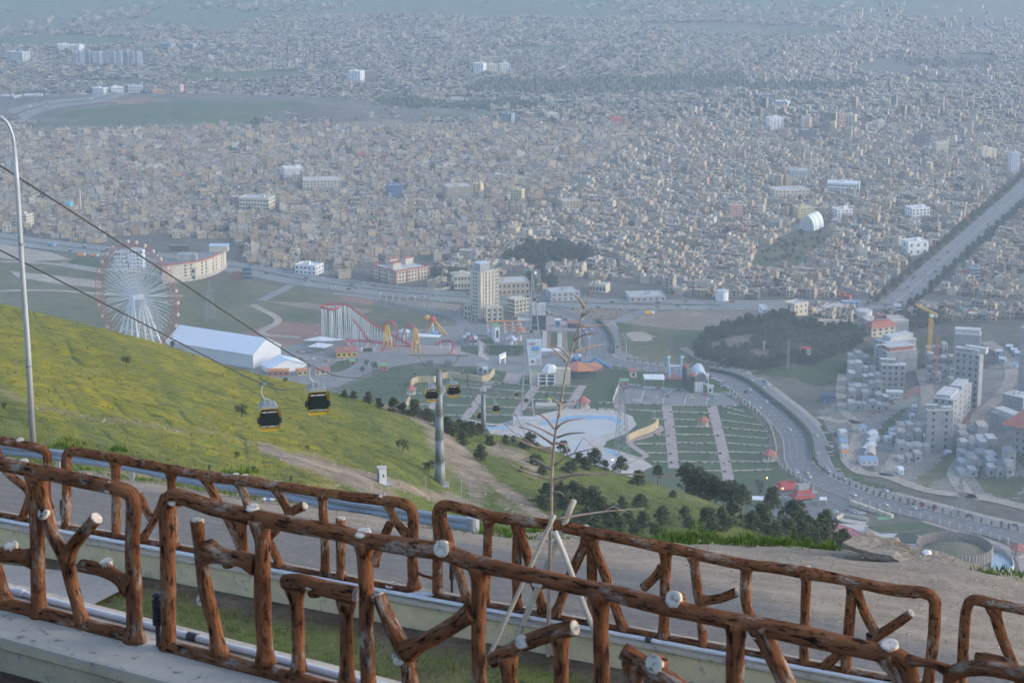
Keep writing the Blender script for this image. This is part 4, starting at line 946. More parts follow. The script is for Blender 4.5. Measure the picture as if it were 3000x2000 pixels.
# park floor
sheet('fairground', [(560, 862), (640, 800), (690, 785), (790, 768), (960, 756), (1080, 744), (1220, 744), (1318, 740), (1330, 780), (1345, 815), (1400, 830), (1230, 866), (1100, 842), (960, 832), (860, 850), (760, 895), (640, 895)], m_asph2, 0.055)
sheet('plaza', ql('p', (1180, 300), (1260, 300), (1650, 420), (1640, 500), (1180, 500)), m_pave, 0.12); sheet('plaza', ql('c', (560, 740), (700, 640), (1500, 680), (2200, 700), (2200, 830), (1700, 830), (1200, 780)), m_pave, 0.11)
sheet('lawn', [(760, 905), (900, 842), (960, 834), (1100, 844), (1225, 868), (1480, 842), (1600, 856), (1660, 874), (1690, 905), (1722, 942), (1756, 985), (1772, 1030), (1790, 1075), (1830, 1105), (1790, 1200), (1600, 1200), (1350, 1130), (1000, 1020), (880, 970)], m_lawn, 0.06)
for pts in (ql('p', (270, 620), (420, 605), (460, 690), (300, 690)), ql('p', (360, 705), (880, 712), (900, 800), (800, 860), (400, 850), (330, 800)), ql('p', (1240, 520), (1330, 530), (1330, 780), (1190, 780)), ql('p', (1465, 515), (1600, 530), (1640, 760), (1480, 800)), ql('p', (120, 560), (350, 570), (420, 600), (130, 590)), ql('c', (360, 970), (560, 870), (760, 850), (780, 930), (560, 1030), (400, 1040)), ql('p', (1085, 520), (1135, 520), (1130, 600), (1080, 600)), ql('p', (0, 720), (230, 720), (240, 850), (0, 790))): sheet('lawn', pts, m_lawn, 0.13)
sheet('path', ql('p', (1335, 545), (1395, 545), (1390, 810), (1330, 800)), m_path, 0.15); sheet('path', ql('p', (240, 640), (330, 680), (300, 820), (400, 900), (360, 915), (240, 850), (260, 760)), m_path, 0.15); sheet('path', ql('p', (1130, 510), (1190, 510), (1180, 790), (1120, 790)), m_path, 0.15)
for i in range(2): sheet('flower_bed', ql('p', *([(1400, 515), (1465, 515), (1470, 800), (1400, 800)] if i else [(1192, 510), (1238, 510), (1236, 780), (1188, 780)])), m_brown, 0.17)
sheet('path', [(1120, 985), (1190, 962), (1300, 938), (1400, 938), (1452, 955), (1462, 975), (1440, 995), (1395, 1012), (1385, 1026), (1420, 1034), (1470, 1050), (1500, 1070), (1400, 1120), (1180, 1080)], m_path, 0.10)
RINK = [(1190, 996), (1235, 967), (1320, 951), (1400, 951), (1437, 964), (1432, 982), (1385, 1000), (1352, 1013), (1346, 1028), (1398, 1040), (1440, 1058), (1400, 1110), (1250, 1090), (1170, 1045)]
sheet('rink', RINK, m_rink, 0.15)
sheet('pool', [(1232, 970), (1320, 953.5), (1399, 953.5), (1431, 965), (1424, 973), (1392, 962), (1320, 962), (1246, 977)], m_blue, 0.20); sheet('pool', ql('l', (880, 880), (1100, 935), (1260, 940), (1380, 915), (1340, 970), (1100, 970), (900, 925)), m_blue, 0.12)
sheet('pool', ql('r', (75, 1090), (160, 1105), (228, 1150), (225, 1190), (150, 1140), (80, 1120)), m_blue, 0.2)
ribbon('path', ql('l', (820, 850), (1000, 895), (1250, 910), (1420, 870), (1500, 850)), 5, m_path, 0.11, 6)
for pts, wd in ((ql('l', (1450, 200), (1390, 345)), 13), (ql('l', (1110, 310), (960, 560), (750, 850)), 7), (ql('l', (1750, 365), (1600, 590), (1460, 800)), 7), (ql('l', (2380, 370), (2190, 690)), 7), (ql('l', (500, 375), (290, 700)), 6), (ql('r', (705, 648), (740, 880), (780, 1295)), 7.5), (ql('r', (1168, 656), (1250, 980), (1350, 1450)), 7.5), (ql('r', (225, 630), (232, 730)), 8), (ql('r', (625, 860), (650, 900), (540, 960), (330, 1020), (350, 1060), (440, 1120), (500, 1170), (440, 1200), (360, 1175)), 5)):
 ribbon('brick_walk', pts, wd, m_pave, 0.14, 6)
def wallrun(name, pts, th, h, m, label=None, cat='wall', group=None, z=0.0, step=8, world=False, caps=None):
 """upright wall along a line; returns the object, origin at its start"""
 c = ribbon_pts(pts, step, world); mb = MB(); n = len(c); P0 = Vector((c[0].x, c[0].y, gz(c[0].x, c[0].y)))
 for i, p in enumerate(c):
  t = c[min(i+1, n-1)]-c[max(i-1, 0)]; t.z = 0; t.normalize(); s = Vector((t.y, -t.x, 0))*(th/2); g = gz(p.x, p.y)+z
  hh = h if not callable(h) else h(i/(n-1))
  for a, b in ((-1, -0.3), (-1, hh), (1, hh), (1, -0.3)): mb.v.append(tuple(Vector((p.x, p.y, g+b))+s*a-P0))
  if i:
   for k in range(3): mb.f.append((4*i-4+k, 4*i-3+k, 4*i+1+k, 4*i+k)); mb.c.append(None)
 mb.f += [(0, 1, 2, 3), tuple(4*(n-1)+k for k in (3, 2, 1, 0))]; mb.c += [None, None]
 o = mb.build(name, m); o.location = P0
 bm = bmesh.new(); bm.from_mesh(o.data); bmesh.ops.recalc_face_normals(bm, faces=bm.faces); bm.to_mesh(o.data); bm.free()
 if label: tag(o, label, cat, group); o['kind'] = 'thing'
 return o
TW = [ql('l', (660, 395), (1330, 440), (1590, 455)), ql('l', (120, 490), (350, 500)), ql('l', (500, 512), (890, 535)), ql('l', (1020, 535), (1540, 560)), ql('l', (120, 635), (290, 640)), ql('l', (470, 645), (840, 660)), ql('l', (960, 665), (1480, 682)), ql('l', (470, 780), (740, 790)), ql('l', (880, 780), (1450, 785)),
   ql('l', (1110, 325), (1640, 370)), ql('l', (1760, 380), (2320, 390)), ql('l', (1700, 460), (2280, 490)), ql('l', (1650, 565), (2240, 590)), ql('l', (1600, 680), (2180, 690)),
   ql('r', (0, 625), (660, 645)), ql('r', (0, 690), (300, 700), (680, 715)), ql('r', (745, 655), (1140, 665)), ql('r', (750, 720), (1150, 735)), ql('r', (560, 790), (690, 800)), ql('r', (755, 795), (1010, 805)), ql('r', (780, 870), (1190, 880)), ql('r', (780, 950), (1215, 960)), ql('r', (580, 950), (715, 960)), ql('r', (790, 1035), (1235, 1045)), ql('r', (380, 1050), (725, 1045)), ql('r', (800, 1130), (1255, 1140)), ql('r', (510, 1140), (745, 1145)), ql('r', (820, 1225), (1280, 1235)), ql('r', (560, 1230), (750, 1235)), ql('r', (960, 1320), (1300, 1325)),
   ql('r', (1250, 660), (1500, 720)), ql('r', (1300, 728), (1600, 785)), ql('r', (1250, 805), (1700, 860)), ql('r', (1270, 880), (1740, 925)), ql('r', (1290, 960), (1740, 995)), ql('r', (1310, 1040), (1760, 1075)), ql('r', (1330, 1130), (1742, 1142)), ql('r', (1350, 1225), (1762, 1235)), ql('r', (1370, 1325), (1782, 1310))]
NEARW = ['by the cable car pylons', 'below the green roofed theatre', 'beside the white rink', 'between the two straight brick walks', 'near the highway bend']
TWN = [0]*5
for i, pts in enumerate(TW):
 k = 0 if i < 9 else 1 if i < 14 else 2 if i in (14, 15, 18, 22, 24, 26, 28) else 3 if i < 30 else 4
 TWN[k] += 1; wallrun('terrace_wall', pts, 1.0, 0.8, m_stone, ('first', 'second', 'third', 'fourth', 'fifth', 'sixth', 'seventh', 'eighth', 'ninth')[TWN[k]-1]+' low pale stone lawn edging from the top '+NEARW[k], 'wall', 'stone edgings of the park lawns')
 c = ribbon_pts(pts, 6)
 hb = MB()
 for p in c:
  if random.random() < 0.75:
   a = random.uniform(0.5, 1.1); hb.lathe([(a*0.7, 0), (a, a*0.5), (a*0.6, a*1.1), (0.05, a*1.3)], p.x+random.uniform(-1, 1), p.y-1.6, 6)
 tag(hb.build('hedge_foliage', m_hedge), kind='stuff')
w_ = wallrun('curved_wall', ql('l', (20, 395), (45, 350), (110, 328), (210, 326), (330, 330), (440, 282), (530, 266), (640, 275), (820, 298), (1000, 320), (1090, 300), (1165, 215)), 1.2, 4.8, m_yel, 'long wavy ochre wall above the park lawns by the pylons')
w_ = wallrun('curved_wall', ql('r', (297, 1040), (310, 1010), (400, 975), (520, 935), (590, 905), (618, 865)), 1.2, lambda t: 4.0+2.2*t, m_yel, 'S curved ochre wall beside the white rink')
w_ = wallrun('lot_wall', ql('r', (158, 615), (238, 405)), 0.8, 2.4, m_creamw, 'straight cream wall closing the left side of the canopy car park')
w_ = wallrun('curved_wall', ql('l', (0, 600), (-60, 700), (-90, 730)), 1.2, 4.5, m_yel, 'short ochre wall half hidden by pines left of the lawns')
sheet('car_park', ql('r', (160, 628), (240, 415), (460, 455), (700, 470), (1000, 510), (1190, 525), (1340, 515), (1430, 575), (1525, 660), (1190, 650), (700, 640)), m_asph2, 0.13)
for a, b in (((475, 505), (440, 615)), ((690, 545), (665, 635)), ((910, 560), (885, 640)), ((1130, 565), (1110, 645))): ribbon('lane_line', ql('r', a, b), 0.5, m_mark, 0.17, 5)
sheet('forecourt', ql('s', (100, 500), (250, 450), (540, 390), (700, 430), (840, 500), (1020, 640), (900, 690), (520, 680), (100, 600)), m_asph, 0.12)
# lower right: track, plazas, ramps
sheet('running_track', ql('s', (500, 650), (620, 660), (760, 690), (880, 725), (960, 770), (1000, 830), (985, 895), (900, 930), (400, 900)), m_redp if False else mat('track_red', (0.36, 0.10, 0.11), 0.9, 0.12, 0.1), 0.14)
for k in range(4): ribbon('lane_line', ql('s', (640-k*10, 690+k*18), (760-k*14, 715+k*20), (860-k*16, 750+k*22), (930-k*18, 795+k*22), (960-k*20, 850+k*20)), 0.25, m_mark, 0.19, 5)
ribbon('path', ql('s', (640, 655), (780, 672), (920, 705), (1010, 760), (1050, 830), (1030, 900)), 12, m_path, 0.12, 5)
sheet('plaza', ql('s', (1060, 775), (1200, 768), (1430, 785), (1600, 805), (1480, 850), (1420, 900), (1160, 900), (1140, 810)), m_rink, 0.13); sheet('plaza', ql('s', (1130, 855), (1300, 870), (1380, 885), (1150, 895)), m_pave, 0.17)
sheet('lawn', ql('s', (980, 710), (1240, 690), (1530, 672), (1620, 720), (1300, 745), (1070, 755)), m_lawn, 0.12); sheet('lawn', ql('s', (1240, 765), (1640, 740), (1800, 790), (1640, 805), (1430, 780)), m_lawn, 0.12)
sheet('pool', ql('s', (2080, 925), (2180, 950), (2240, 1010), (2245, 1070), (2180, 1120), (2060, 1090)), mat('pale_water', (0.36, 0.46, 0.52), 0.15, 0.1, 0.1), 0.15); sheet('green_pit', ql('s', (1080, 630), (1170, 608), (1235, 640), (1100, 655)), m_grnp, 0.13)
ribbon('path', ql('s', (1480, 660), (1640, 710), (1900, 790), (2100, 850), (2240, 920), (2330, 1010), (2352, 1100)), 5, m_pave, 0.16, 6)
sheet('plaza', ql('s', (780, 635), (1010, 672), (960, 698), (740, 655)), m_path, 0.15)
sheet('verge', [(1400, 838), (1540, 850), (1640, 862), (1560, 870), (1440, 862)], m_lawn, 0.09)
# building site ground
drape('grass_slope', ql(6, (850, 1120), (1300, 990), (1320, 1080), (1160, 1110), (1080, 1200), (930, 1260), (760, 1190), (480, 1170), (500, 1140), (700, 1130)), m_lawn, 0.25, 5)
drape('grass_slope', ql('b', (700, 330), (900, 240), (1110, 240), (1110, 330), (900, 350), (720, 380)), m_lawn, 0.25, 5)
drape('earth_slope', ql('b', (0, 880), (200, 700), (450, 880), (700, 760), (1050, 600), (1400, 500), (1711, 400), (1711, 1600), (1250, 1600), (600, 1420), (200, 1240)), attr_mat('site_soil', [((0.17, 0.155, 0.135), (0.29, 0.265, 0.235), 0.03)]), 0.2, 6)
drape('earth_slope', ql('b', (380, 960), (600, 800), (760, 740), (860, 690), (830, 640), (700, 720), (450, 880)), m_red, 0.32, 4); drape('earth_slope', ql('b', (1180, 940), (1300, 880), (1330, 1040), (1160, 1060)), m_red, 0.32, 4)
drape('grass_slope', ql('b', (520, 1010), (640, 880), (740, 830), (700, 900), (560, 1060), (480, 1080)), m_verge, 0.34, 4); drape('grass_slope', ql('b', (1330, 1460), (1500, 1380), (1711, 1420), (1711, 1600), (1400, 1568)), m_mead, 0.34, 4)
drape('grass_slope', ql('b', (790, 1450), (1000, 1300), (1130, 1130), (1250, 1110), (1130, 1280), (1060, 1420), (900, 1500)), m_mead, 0.34, 4)
drape('verge', ql('b', (0, 960), (60, 1010), (120, 1180), (240, 1330), (420, 1450), (700, 1540), (640, 1560), (300, 1450), (130, 1340), (60, 1150)), m_lawn, 0.30, 4)
for pts, wd in ((ql('b', (0, 915), (150, 955), (320, 975), (310, 1150), (230, 1250), (350, 1380), (560, 1410), (900, 1530), (1400, 1600), (1750, 1680)), 10), (ql('b', (320, 975), (210, 870), (180, 700), (200, 560)), 8), (ql('b', (560, 1410), (640, 1270), (740, 1080), (880, 880), (900, 680), (850, 520)), 10), (ql('b', (1260, 1600), (1130, 1400), (1220, 1230), (1320, 1030), (1330, 900), (1470, 780), (1600, 600), (1560, 420), (1400, 290)), 10)):
 ribbon('dirt_track', pts, wd, m_pale, 0.45, 6)
drape('grove_ground', ql(6, (60, 1010), (160, 905), (280, 865), (640, 800), (740, 785), (800, 850), (1000, 875), (1220, 875), (1245, 925), (1200, 990), (1000, 1060), (860, 1115), (780, 1085), (560, 1145), (330, 1115), (100, 1065)), attr_mat('grove_soil', [((0.06, 0.06, 0.035), (0.13, 0.11, 0.075), 0.04)]), 0.2, 5)
for pts in (ql(6, (170, 960), (350, 900), (480, 890), (470, 960), (250, 1020)), ql(6, (430, 1030), (500, 990), (600, 1000), (620, 1040), (500, 1060)), ql(6, (800, 830), (900, 800), (1080, 770), (1200, 790), (1100, 850), (900, 850))): drape('bare_field', pts, m_brown, 0.3, 4)
ribbon('dirt_track', ql(6, (0, 985), (60, 1020), (140, 1070), (260, 1095)), 7, m_pale, 0.4, 6); ribbon('dirt_track', ql(6, (770, 840), (860, 815), (960, 795), (1180, 800)), 7, m_pale, 0.4, 6)
# ================================================================== BUILDINGS AND RIDES OF THE PARK
def rect3(A, B, Cc):
 """rectangle from three ground points: front corner B, right end C, left end A"""
 e1 = Cc-B; e1.z = 0; L1 = e1.length; e1.normalize(); n = Vector((-e1.y, e1.x, 0)); L2 = (A-B).dot(n)
 if L2 < 0: n = -n; L2 = -L2
 return e1, n, L1, max(L2, 0.8*(A-B).length) if (A-B).length > 60 else L2
def building3(name, label, A, B, Cc, h, m, fl=0, nR=0, nL=0, ww=1.5, wh=None, cat='building', parapet=1.0, roofm=None, skip=None, group=None, wname='window'):
 """box building on a rectangle, windows set on its right front (B-C) and left front (B-A)"""
 e1, n, L1, L2 = rect3(A, B, Cc); ang = atan2(e1.y, e1.x); root = empty(name, (B.x, B.y, gz(B.x, B.y)), ang, label, cat, group)
 s = 1 if (Matrix.Rotation(-ang, 3, 'Z') @ n).y > 0 else -1
 y0, y1 = (0, L2) if s > 0 else (-L2, 0)
 mb = MB(); mb.box(0, L1, y0, y1, -4, h); mb.build('wall', m, root)
 if parapet:
  mb = MB(); t = 0.5
  for (a, b, c, d) in ((-0.05, L1+0.05, y0-0.05, y0+t), (-0.05, L1+0.05, y1-t, y1+0.05), (-0.05, t, y0+t, y1-t), (L1-t, L1+0.05, y0+t, y1-t)): mb.box(a, b, c, d, h, h+parapet)
  mb.build('parapet', roofm[1] if roofm else m, root)
 mb = MB(); mb.box(t if parapet else 0, L1-(t if parapet else 0), y0+(t if parapet else 0), y1-(t if parapet else 0), h+0.003, h+0.15); mb.build('roof', roofm[0] if roofm else m_conc2, root)
 if fl:
  fh = h/fl; hh = wh or fh*0.5; front = y0 if s > 0 else y1
  for f in range(fl):
   z = f*fh+fh*0.55
   for k in range(nR):
    if skip and skip('R', f, k): continue
    window(root, (k+0.5)*L1/nR, front, z, ww, hh, 0, 0.3, wname)
   for k in range(nL):
    if skip and skip('L', f, k): continue
    window(root, 0, front+s*(k+0.5)*L2/nL, z, ww, hh, pi/2, 0.3, wname)
 return root, L1, L2, s
def g(k, x, y): return G(*q(k, x, y))
def hgt(P, k, x, y): return up_to(P, *q(k, x, y))
# -- cream tower block with its lower wings
A, B, Cc = g(5, 885, 790), g(5, 955, 800), g(5, 1085, 775); B = g(5, 965, 795)
def tower():
 P = g(5, 960, 790); hT = hgt(P, 5, 960, 470)
 root, L1, L2, s = building3('tower_block', 'cream eleven storey tower with stepped wings beside the ring road', g(5, 888, 770), P, g(5, 1082, 765), hT, m_creamw, 12, 5, 4, 1.7, None, skip=lambda f, fl, k: (f == 'R' and (k == 0 or fl < 3)) or (f == 'L' and k in (0, 3)))
 mb = MB(); mb.box(L1*0.1, L1*0.62, 3, L2*0.8, hT+0.16, hT+7); lh = mb.build('lift_house', m_conc, root); mb = MB(); mb.box(L1*0.08, L1*0.64, 2.8, L2*0.82, hT+7.002, hT+7.6); mb.build('lift_house_roof', mat('pale_blue_roof', (0.42, 0.52, 0.62), 0.7, 0.1, 0.2), lh)
 for k in range(7):
  mb = MB(); x = L1*k/6.0; mb.box(x-0.35, x+0.35, -0.6, -0.002, 0, hT+1.2); mb.build('pilaster', m_creamw, root)
 def wing(lab, A, B, Cc, v, fl, nr, nl):
  r, a, b, c = building3('tower_wing', lab, A, B, Cc, v, m_creamw, fl, nr, nl, 1.9, None)
  for k in range(nr+1):
   mb = MB(); x = a*k/nr; mb.box(x-0.4, x+0.4, -0.7, -0.002, 0, v+1.4); mb.build('pilaster', m_creamw, r)
 P = g(5, 1195, 770); wing('four storey cream wing with square dark windows right of the tower block', g(5, 1115, 760), P, g(5, 1298, 752), hgt(P, 5, 1195, 660), 4, 4, 4)
 P = g(5, 1000, 806); wing('two storey ribbed cream wing at the foot of the tower block', g(5, 950, 795), P, g(5, 1110, 800), hgt(P, 5, 1000, 715), 3, 3, 2)
 P = g(5, 850, 770); wing('low cream wing with gable left of the tower block', g(5, 770, 745), P, g(5, 890, 775), hgt(P, 5, 850, 690), 2, 2, 4)
tower()
# -- school with dark red roof edge
def school():
 P = g(5, 372, 545); h = hgt(P, 5, 372, 465)
 root, L1, L2, s = building3('school', 'long cream three storey school with dark red roof edge on the ring road', g(5, 115, 515), P, g(5, 608, 505), h, m_creamw, 3, 11, 12, 1.7, None, roofm=(m_conc2, m_redt), parapet=1.6, skip=lambda f, fl, k: f == 'L' and k in (3, 8))
 for x, y in ((0.36, 0.75), (0.72, 0.6), (0.15, 0.3)):
  mb = MB(); mb.box(L1*x, L1*x+9, L2*y, L2*y+8, h+0.16, h+5.5); o = mb.build('roof_house', m_creamw, root); mb = MB(); mb.box(L1*x-0.4, L1*x+9.4, L2*y-0.4, L2*y+8.4, h+5.51, h+6.2); mb.build('roof_edge', m_redt, o)
 for k in (0.0, 0.33, 0.66, 0.97):
  mb = MB(); mb.box(L1*k, L1*k+1.6, -0.5, -0.002, 0, h); mb.build('red_bay', m_redt, root)
  mb = MB(); mb.box(-0.5, -0.002, L2*k, L2*k+1.6, 0, h); mb.build('red_bay', m_redt, root)
 w = wallrun('boundary_wall', ql(5, (0, 525), (250, 560), (470, 585), (700, 590), (780, 560)), 0.5, 2.6, m_stone, 'long pale wall in front of the school along the ring road')
school()
# -- curved hotel
def hotel():
 pts = [q(4, *p) for p in ((1120, 540), (1180, 538), (1280, 528), (1380, 512), (1460, 488), (1520, 460), (1560, 430))]
 c = ribbon_pts(pts, 3.0); P = c[0]; h = up_to(G(*q(4, 1560, 430)), *q(4, 1560, 310)); n = len(c)
 root = empty('curved_hotel', P, 0, 'curved cream hotel with terracotta roof edge behind the ferris wheel', 'building')
 def shell(nm, o0, o1, z0, z1, m):
  mb = MB()
  for i, p in enumerate(c):
   t = c[min(i+1, n-1)]-c[max(i-1, 0)]; t.z = 0; t.normalize(); s = Vector((-t.y, t.x, 0))
   for o_, z in ((o0, z0), (o0, z1), (o1, z1), (o1, z0)): mb.v.append(tuple(p+s*o_-P+Vector((0, 0, z))))
   if i:
    for k in range(3): mb.f.append((4*i-4+k, 4*i+k, 4*i+1+k, 4*i-3+k)); mb.c.append(None)
  mb.f += [(3, 2, 1, 0), tuple(4*n-4+k for k in range(4))]; mb.c += [None]*2
  return mb.build(nm, m, root)
 shell('wall', 0, 19, -1, h, m_creamw); shell('roof_edge', -0.8, 20, h+0.003, h+1.4, m_redt); shell('roof', 1, 18, h+1.403, h+1.6, mat('dark_roof', (0.17, 0.18, 0.20), 0.9, 0.2, 0.1)); shell('plinth', -0.5, -0.003, -1, h*0.18, m_stone)
 mb = MB(); e = c[-8]-P; mb.box(e.x-10, e.x+8, e.y+5, e.y+16, h+1.62, h+7); mb.build('roof_house', m_creamw, root); mb = MB(); mb.box(e.x-10.5, e.x+8.5, e.y+4.5, e.y+16.5, h+7.01, h+7.8); mb.build('roof_house_top', mat('pale_blue_roof'), root)
 mb = MB(); e = c[6]-P; mb.box(e.x-8, e.x+10, e.y+4, e.y+14, h+1.62, h+8); mb.build('roof_house', m_conc, root)
 for f in range(5):
  for i in range(3, n-3):
   if i % 6 in (0, 2):
    p = c[i]; t = c[i+1]-c[i-1]; window(root, p.x-P.x, p.y-P.y, h*(f+0.6)/5.4+0.6, 2.1, h/5.4*0.5, atan2(t.y, t.x), 0.4)
 def annex(lab, A, B, Cc, v, fl, nr, nl, m): building3('hotel_annex', lab, A, B, Cc, v, m, fl, nr, nl, 2.2)
 P2 = g(4, 1205, 525); annex('two storey cream annex with dark red windows in front of the curved hotel', g(4, 1185, 510), P2, g(4, 1352, 522), hgt(P2, 4, 1205, 440), 2, 4, 2, m_creamw)
 P2 = g(4, 790, 440); annex('pale block with rows of windows behind the ferris wheel, left one', g(4, 760, 425), P2, g(4, 880, 440), hgt(P2, 4, 790, 330), 4, 4, 2, m_conc2)
 P2 = g(4, 890, 440); annex('pale block with rows of windows behind the ferris wheel, right one', g(4, 880, 425), P2, g(4, 985, 442), hgt(P2, 4, 890, 315), 5, 4, 1, m_white)
 P2 = g(4, 1668, 515); building3('red_building', 'low dark red shed beside the blue glass building', g(4, 1612, 505), P2, g(4, 1672, 512), hgt(P2, 4, 1668, 470), m_redt)
 P2 = g(4, 1676, 518); building3('glass_building', 'blue green glass building with slanted roof at the end of the meadow', g(4, 1672, 512), P2, g(4, 1730, 514), hgt(P2, 4, 1676, 436), mat('teal_glass', (0.07, 0.19, 0.27), 0.3, 0.15, 0.15), 3, 4, 1, 3.2, 2.4)
 P2 = g(4, 1165, 320); building3('dark_house', 'dark brown flat building above the curved hotel', g(4, 1160, 310), P2, g(4, 1305, 320), hgt(P2, 4, 1165, 285), mat('dark_brown_wall', (0.10, 0.075, 0.06), 0.9, 0.2, 0.2), 2, 6, 1)
hotel()
# -- white exhibition hall
def gable_hall(name, label, A, B, Cc, eave, rise, mw, mr, cat='hall', ribs=0):
 """long axis A-B, gable end B-C"""
 u = (A-B); u.z = 0; LA = u.length; u.normalize(); n = Vector((u.y, -u.x, 0)); LB = (Cc-B).dot(n)
 if LB < 0: n = -n; LB = -LB
 root = empty(name, B, atan2(u.y, u.x), label, cat); s = 1 if (Matrix.Rotation(-atan2(u.y, u.x), 3, 'Z') @ n).y > 0 else -1
 w = LB*s; mb = MB(); z0 = -2
 mb.quad((0, 0, z0), (LA, 0, z0), (LA, 0, eave), (0, 0, eave)); mb.quad((0, w, z0), (LA, w, z0), (LA, w, eave), (0, w, eave))
 for x in (0, LA): mb.poly([(x, 0, z0), (x, w, z0), (x, w, eave), (x, w/2, eave+rise), (x, 0, eave)])
 o = mb.build('wall', mw, root); mb = MB(); e = 0.8; th = 0.35; k = rise/(LB/2)
 for (a, b) in ((-e*s, w/2), (w+e*s, w/2)):
  za, zb = eave-e*k+0.05, eave+rise+0.05
  mb.quad((-e, a, za), (LA+e, a, za), (LA+e, b, zb), (-e, b, zb)); mb.quad((-e, a, za+th), (LA+e, a, za+th), (LA+e, b, zb+th), (-e, b, zb+th))
  mb.quad((-e, a, za), (LA+e, a, za), (LA+e, a, za+th), (-e, a, za+th)); mb.quad((-e, a, za), (-e, b, zb), (-e, b, zb+th), (-e, a, za+th)); mb.quad((LA+e, a, za), (LA+e, b, zb), (LA+e, b, zb+th), (LA+e, a, za+th))
 mb.build('roof', mr, root)
 for i in range(ribs):
  x = LA*(i+0.5)/ribs; mb = MB(); mb.box(x-0.14, x+0.14, -0.22*s if s > 0 else 0.003, -0.003 if s > 0 else 0.22, 0, eave-0.9); mb.build('seam', mw, root)
 return root
B = g(4, 1745, 1128); m_hallw = mat('hall_panel', (0.56, 0.58, 0.60), 0.7, 0.05, 0.1); m_hallr = mat('hall_roof', (0.66, 0.72, 0.80), 0.6, 0.04, 0.05)
gable_hall('exhibition_hall', 'large white exhibition hall with pale pitched roof behind the green hill', g(4, 1150, 1032), B, g(4, 2040, 1075), hgt(B, 4, 1745, 1032), 9.5, m_hallw, m_hallr, ribs=24)
B = g(4, 1860, 1165); gable_hall('marquee', 'low white marquee with orange front beside the exhibition hall', g(4, 1800, 1130), B, g(4, 2150, 1150), 4.2, 5.5, m_white, m_hallr)
def stall(label, k, x0, y0, x1, y1, dep, h, mw, mr, name='kiosk', fl=1):
 """small flat roofed hut between two front points"""
 a, b = g(k, x0, y0), g(k, x1, y1); d = b-a; L = d.length; root = empty(name, a, atan2(d.y, d.x), label, 'kiosk')
 mb = MB(); mb.box(0.2, L-0.2, 0.2, dep-0.2, -0.5, h); mb.build('wall', mw, root); mb = MB(); mb.box(-0.4, L+0.4, -0.6, dep+0.4, h+0.003, h+0.7); mb.build('roof', mr, root)
 for i in range(max(1, int(L/4))): window(root, (i+0.5)*L/max(1, int(L/4)), 0.2, h*0.5, 2.0, h*0.5, 0, 0.2)
 return root
stall('orange fronted food stall under the marquee edge', 4, 1840, 1182, 1990, 1178, 6, 4.2, m_redt, m_or); stall('orange lit snack stall at the end of the marquee', 4, 2050, 1178, 2120, 1172, 6, 4, m_yel, m_or)
stall('brown roofed entrance hut at the foot of the hill road', 4, 2170, 1172, 2275, 1165, 9, 3.5, m_creamw, m_redt)
stall('green roofed kiosk inside the roundabout lawn', 'c', 660, 950, 735, 945, 6, 3.2, m_redt, m_grnp); stall('green roofed brick kiosk beside the hill lawn', 'c', 1075, 1025, 1165, 1020, 7, 4, m_redt, m_grnp)
stall('green roofed brick kiosk at the corner of the canopy car park', 'r', 240, 462, 318, 462, 7, 4.2, m_redt, m_grnp); stall('brown roofed kiosk on the lawn by the highway', 'r', 335, 370, 405, 368, 6, 5, m_creamw, m_redt)
stall('pale grey technical hut beside the wavy ochre wall', 'l', 940, 210, 1090, 205, 8, 6, m_conc2, m_conc); stall('white ticket hut in front of the grey technical hut', 'l', 1010, 222, 1075, 220, 4, 5, m_white, m_white)
stall('low cafe with yellow awnings and brown roof by the coaster', 'c', 480, 850, 750, 838, 16, 4.5, m_yelp, m_redt)
stall('blue and white ticket booth on the entrance plaza', 'p', 1300, 462, 1370, 462, 5, 6, m_bluep, m_white); stall('dark round edged kiosk with rust roof by the highway fence', 'p', 1470, 470, 1600, 480, 9, 4, m_blk, m_redt)
# -- white canopies
def canopy(label, k, pts, h, m=None, name='canopy', legs=True):
 P = [g(k, *p) for p in pts]; c = P[0]; root = empty(name, c, 0, label, 'canopy'); mb = MB(); n = len(P)
 top = [(p.x-c.x, p.y-c.y, h) for p in P]; mb.poly([(x, y, z+0.5) for x, y, z in top]); mb.poly(list(reversed(top)))
 for i in range(n): a, b = top[i], top[(i+1) % n]; mb.quad(a, b, (b[0], b[1], h+0.5), (a[0], a[1], h+0.5))
 o = mb.build('roof', m or m_white, root); bm = bmesh.new(); bm.from_mesh(o.data); bmesh.ops.remove_doubles(bm, verts=bm.verts, dist=1e-3); bmesh.ops.recalc_face_normals(bm, faces=bm.faces); bm.to_mesh(o.data); bm.free()
 for x, y, z in top:
  mb = MB(); mb.tube([(x*0.97, y, -0.3), (x*0.97, y, h-0.003)], 0.2, 6); mb.build('post', m_steel, root)
 return root
canopy('large pale canopy roof left of the roller coaster', 'c', ((40, 690), (330, 700), (590, 680), (250, 640)), 4.5); canopy('smaller bright white canopy below the large pale one', 'c', ((100, 770), (320, 780), (440, 740), (230, 715)), 4)
canopy('white parking canopy over cars in front of the glass gate', 'r', ((480, 490), (685, 495), (680, 440), (465, 440)), 8)
canopy('white roofed coaster station with red edge', 'c', ((1560, 790), (1830, 800), (1870, 770), (1560, 750)), 14, m_white, 'coaster_station'); canopy('long white canopy over blue stalls by the highway', 'p', ((1105, 895), (1400, 882), (1410, 855), (1105, 860)), 6)
canopy('small white canopy by the filling station', 's', ((10, 545), (110, 550), (115, 520), (10, 515)), 5); canopy('white canopy at the fuel pumps kiosk', 's', ((590, 530), (655, 530), (650, 505), (590, 505)), 3.5)
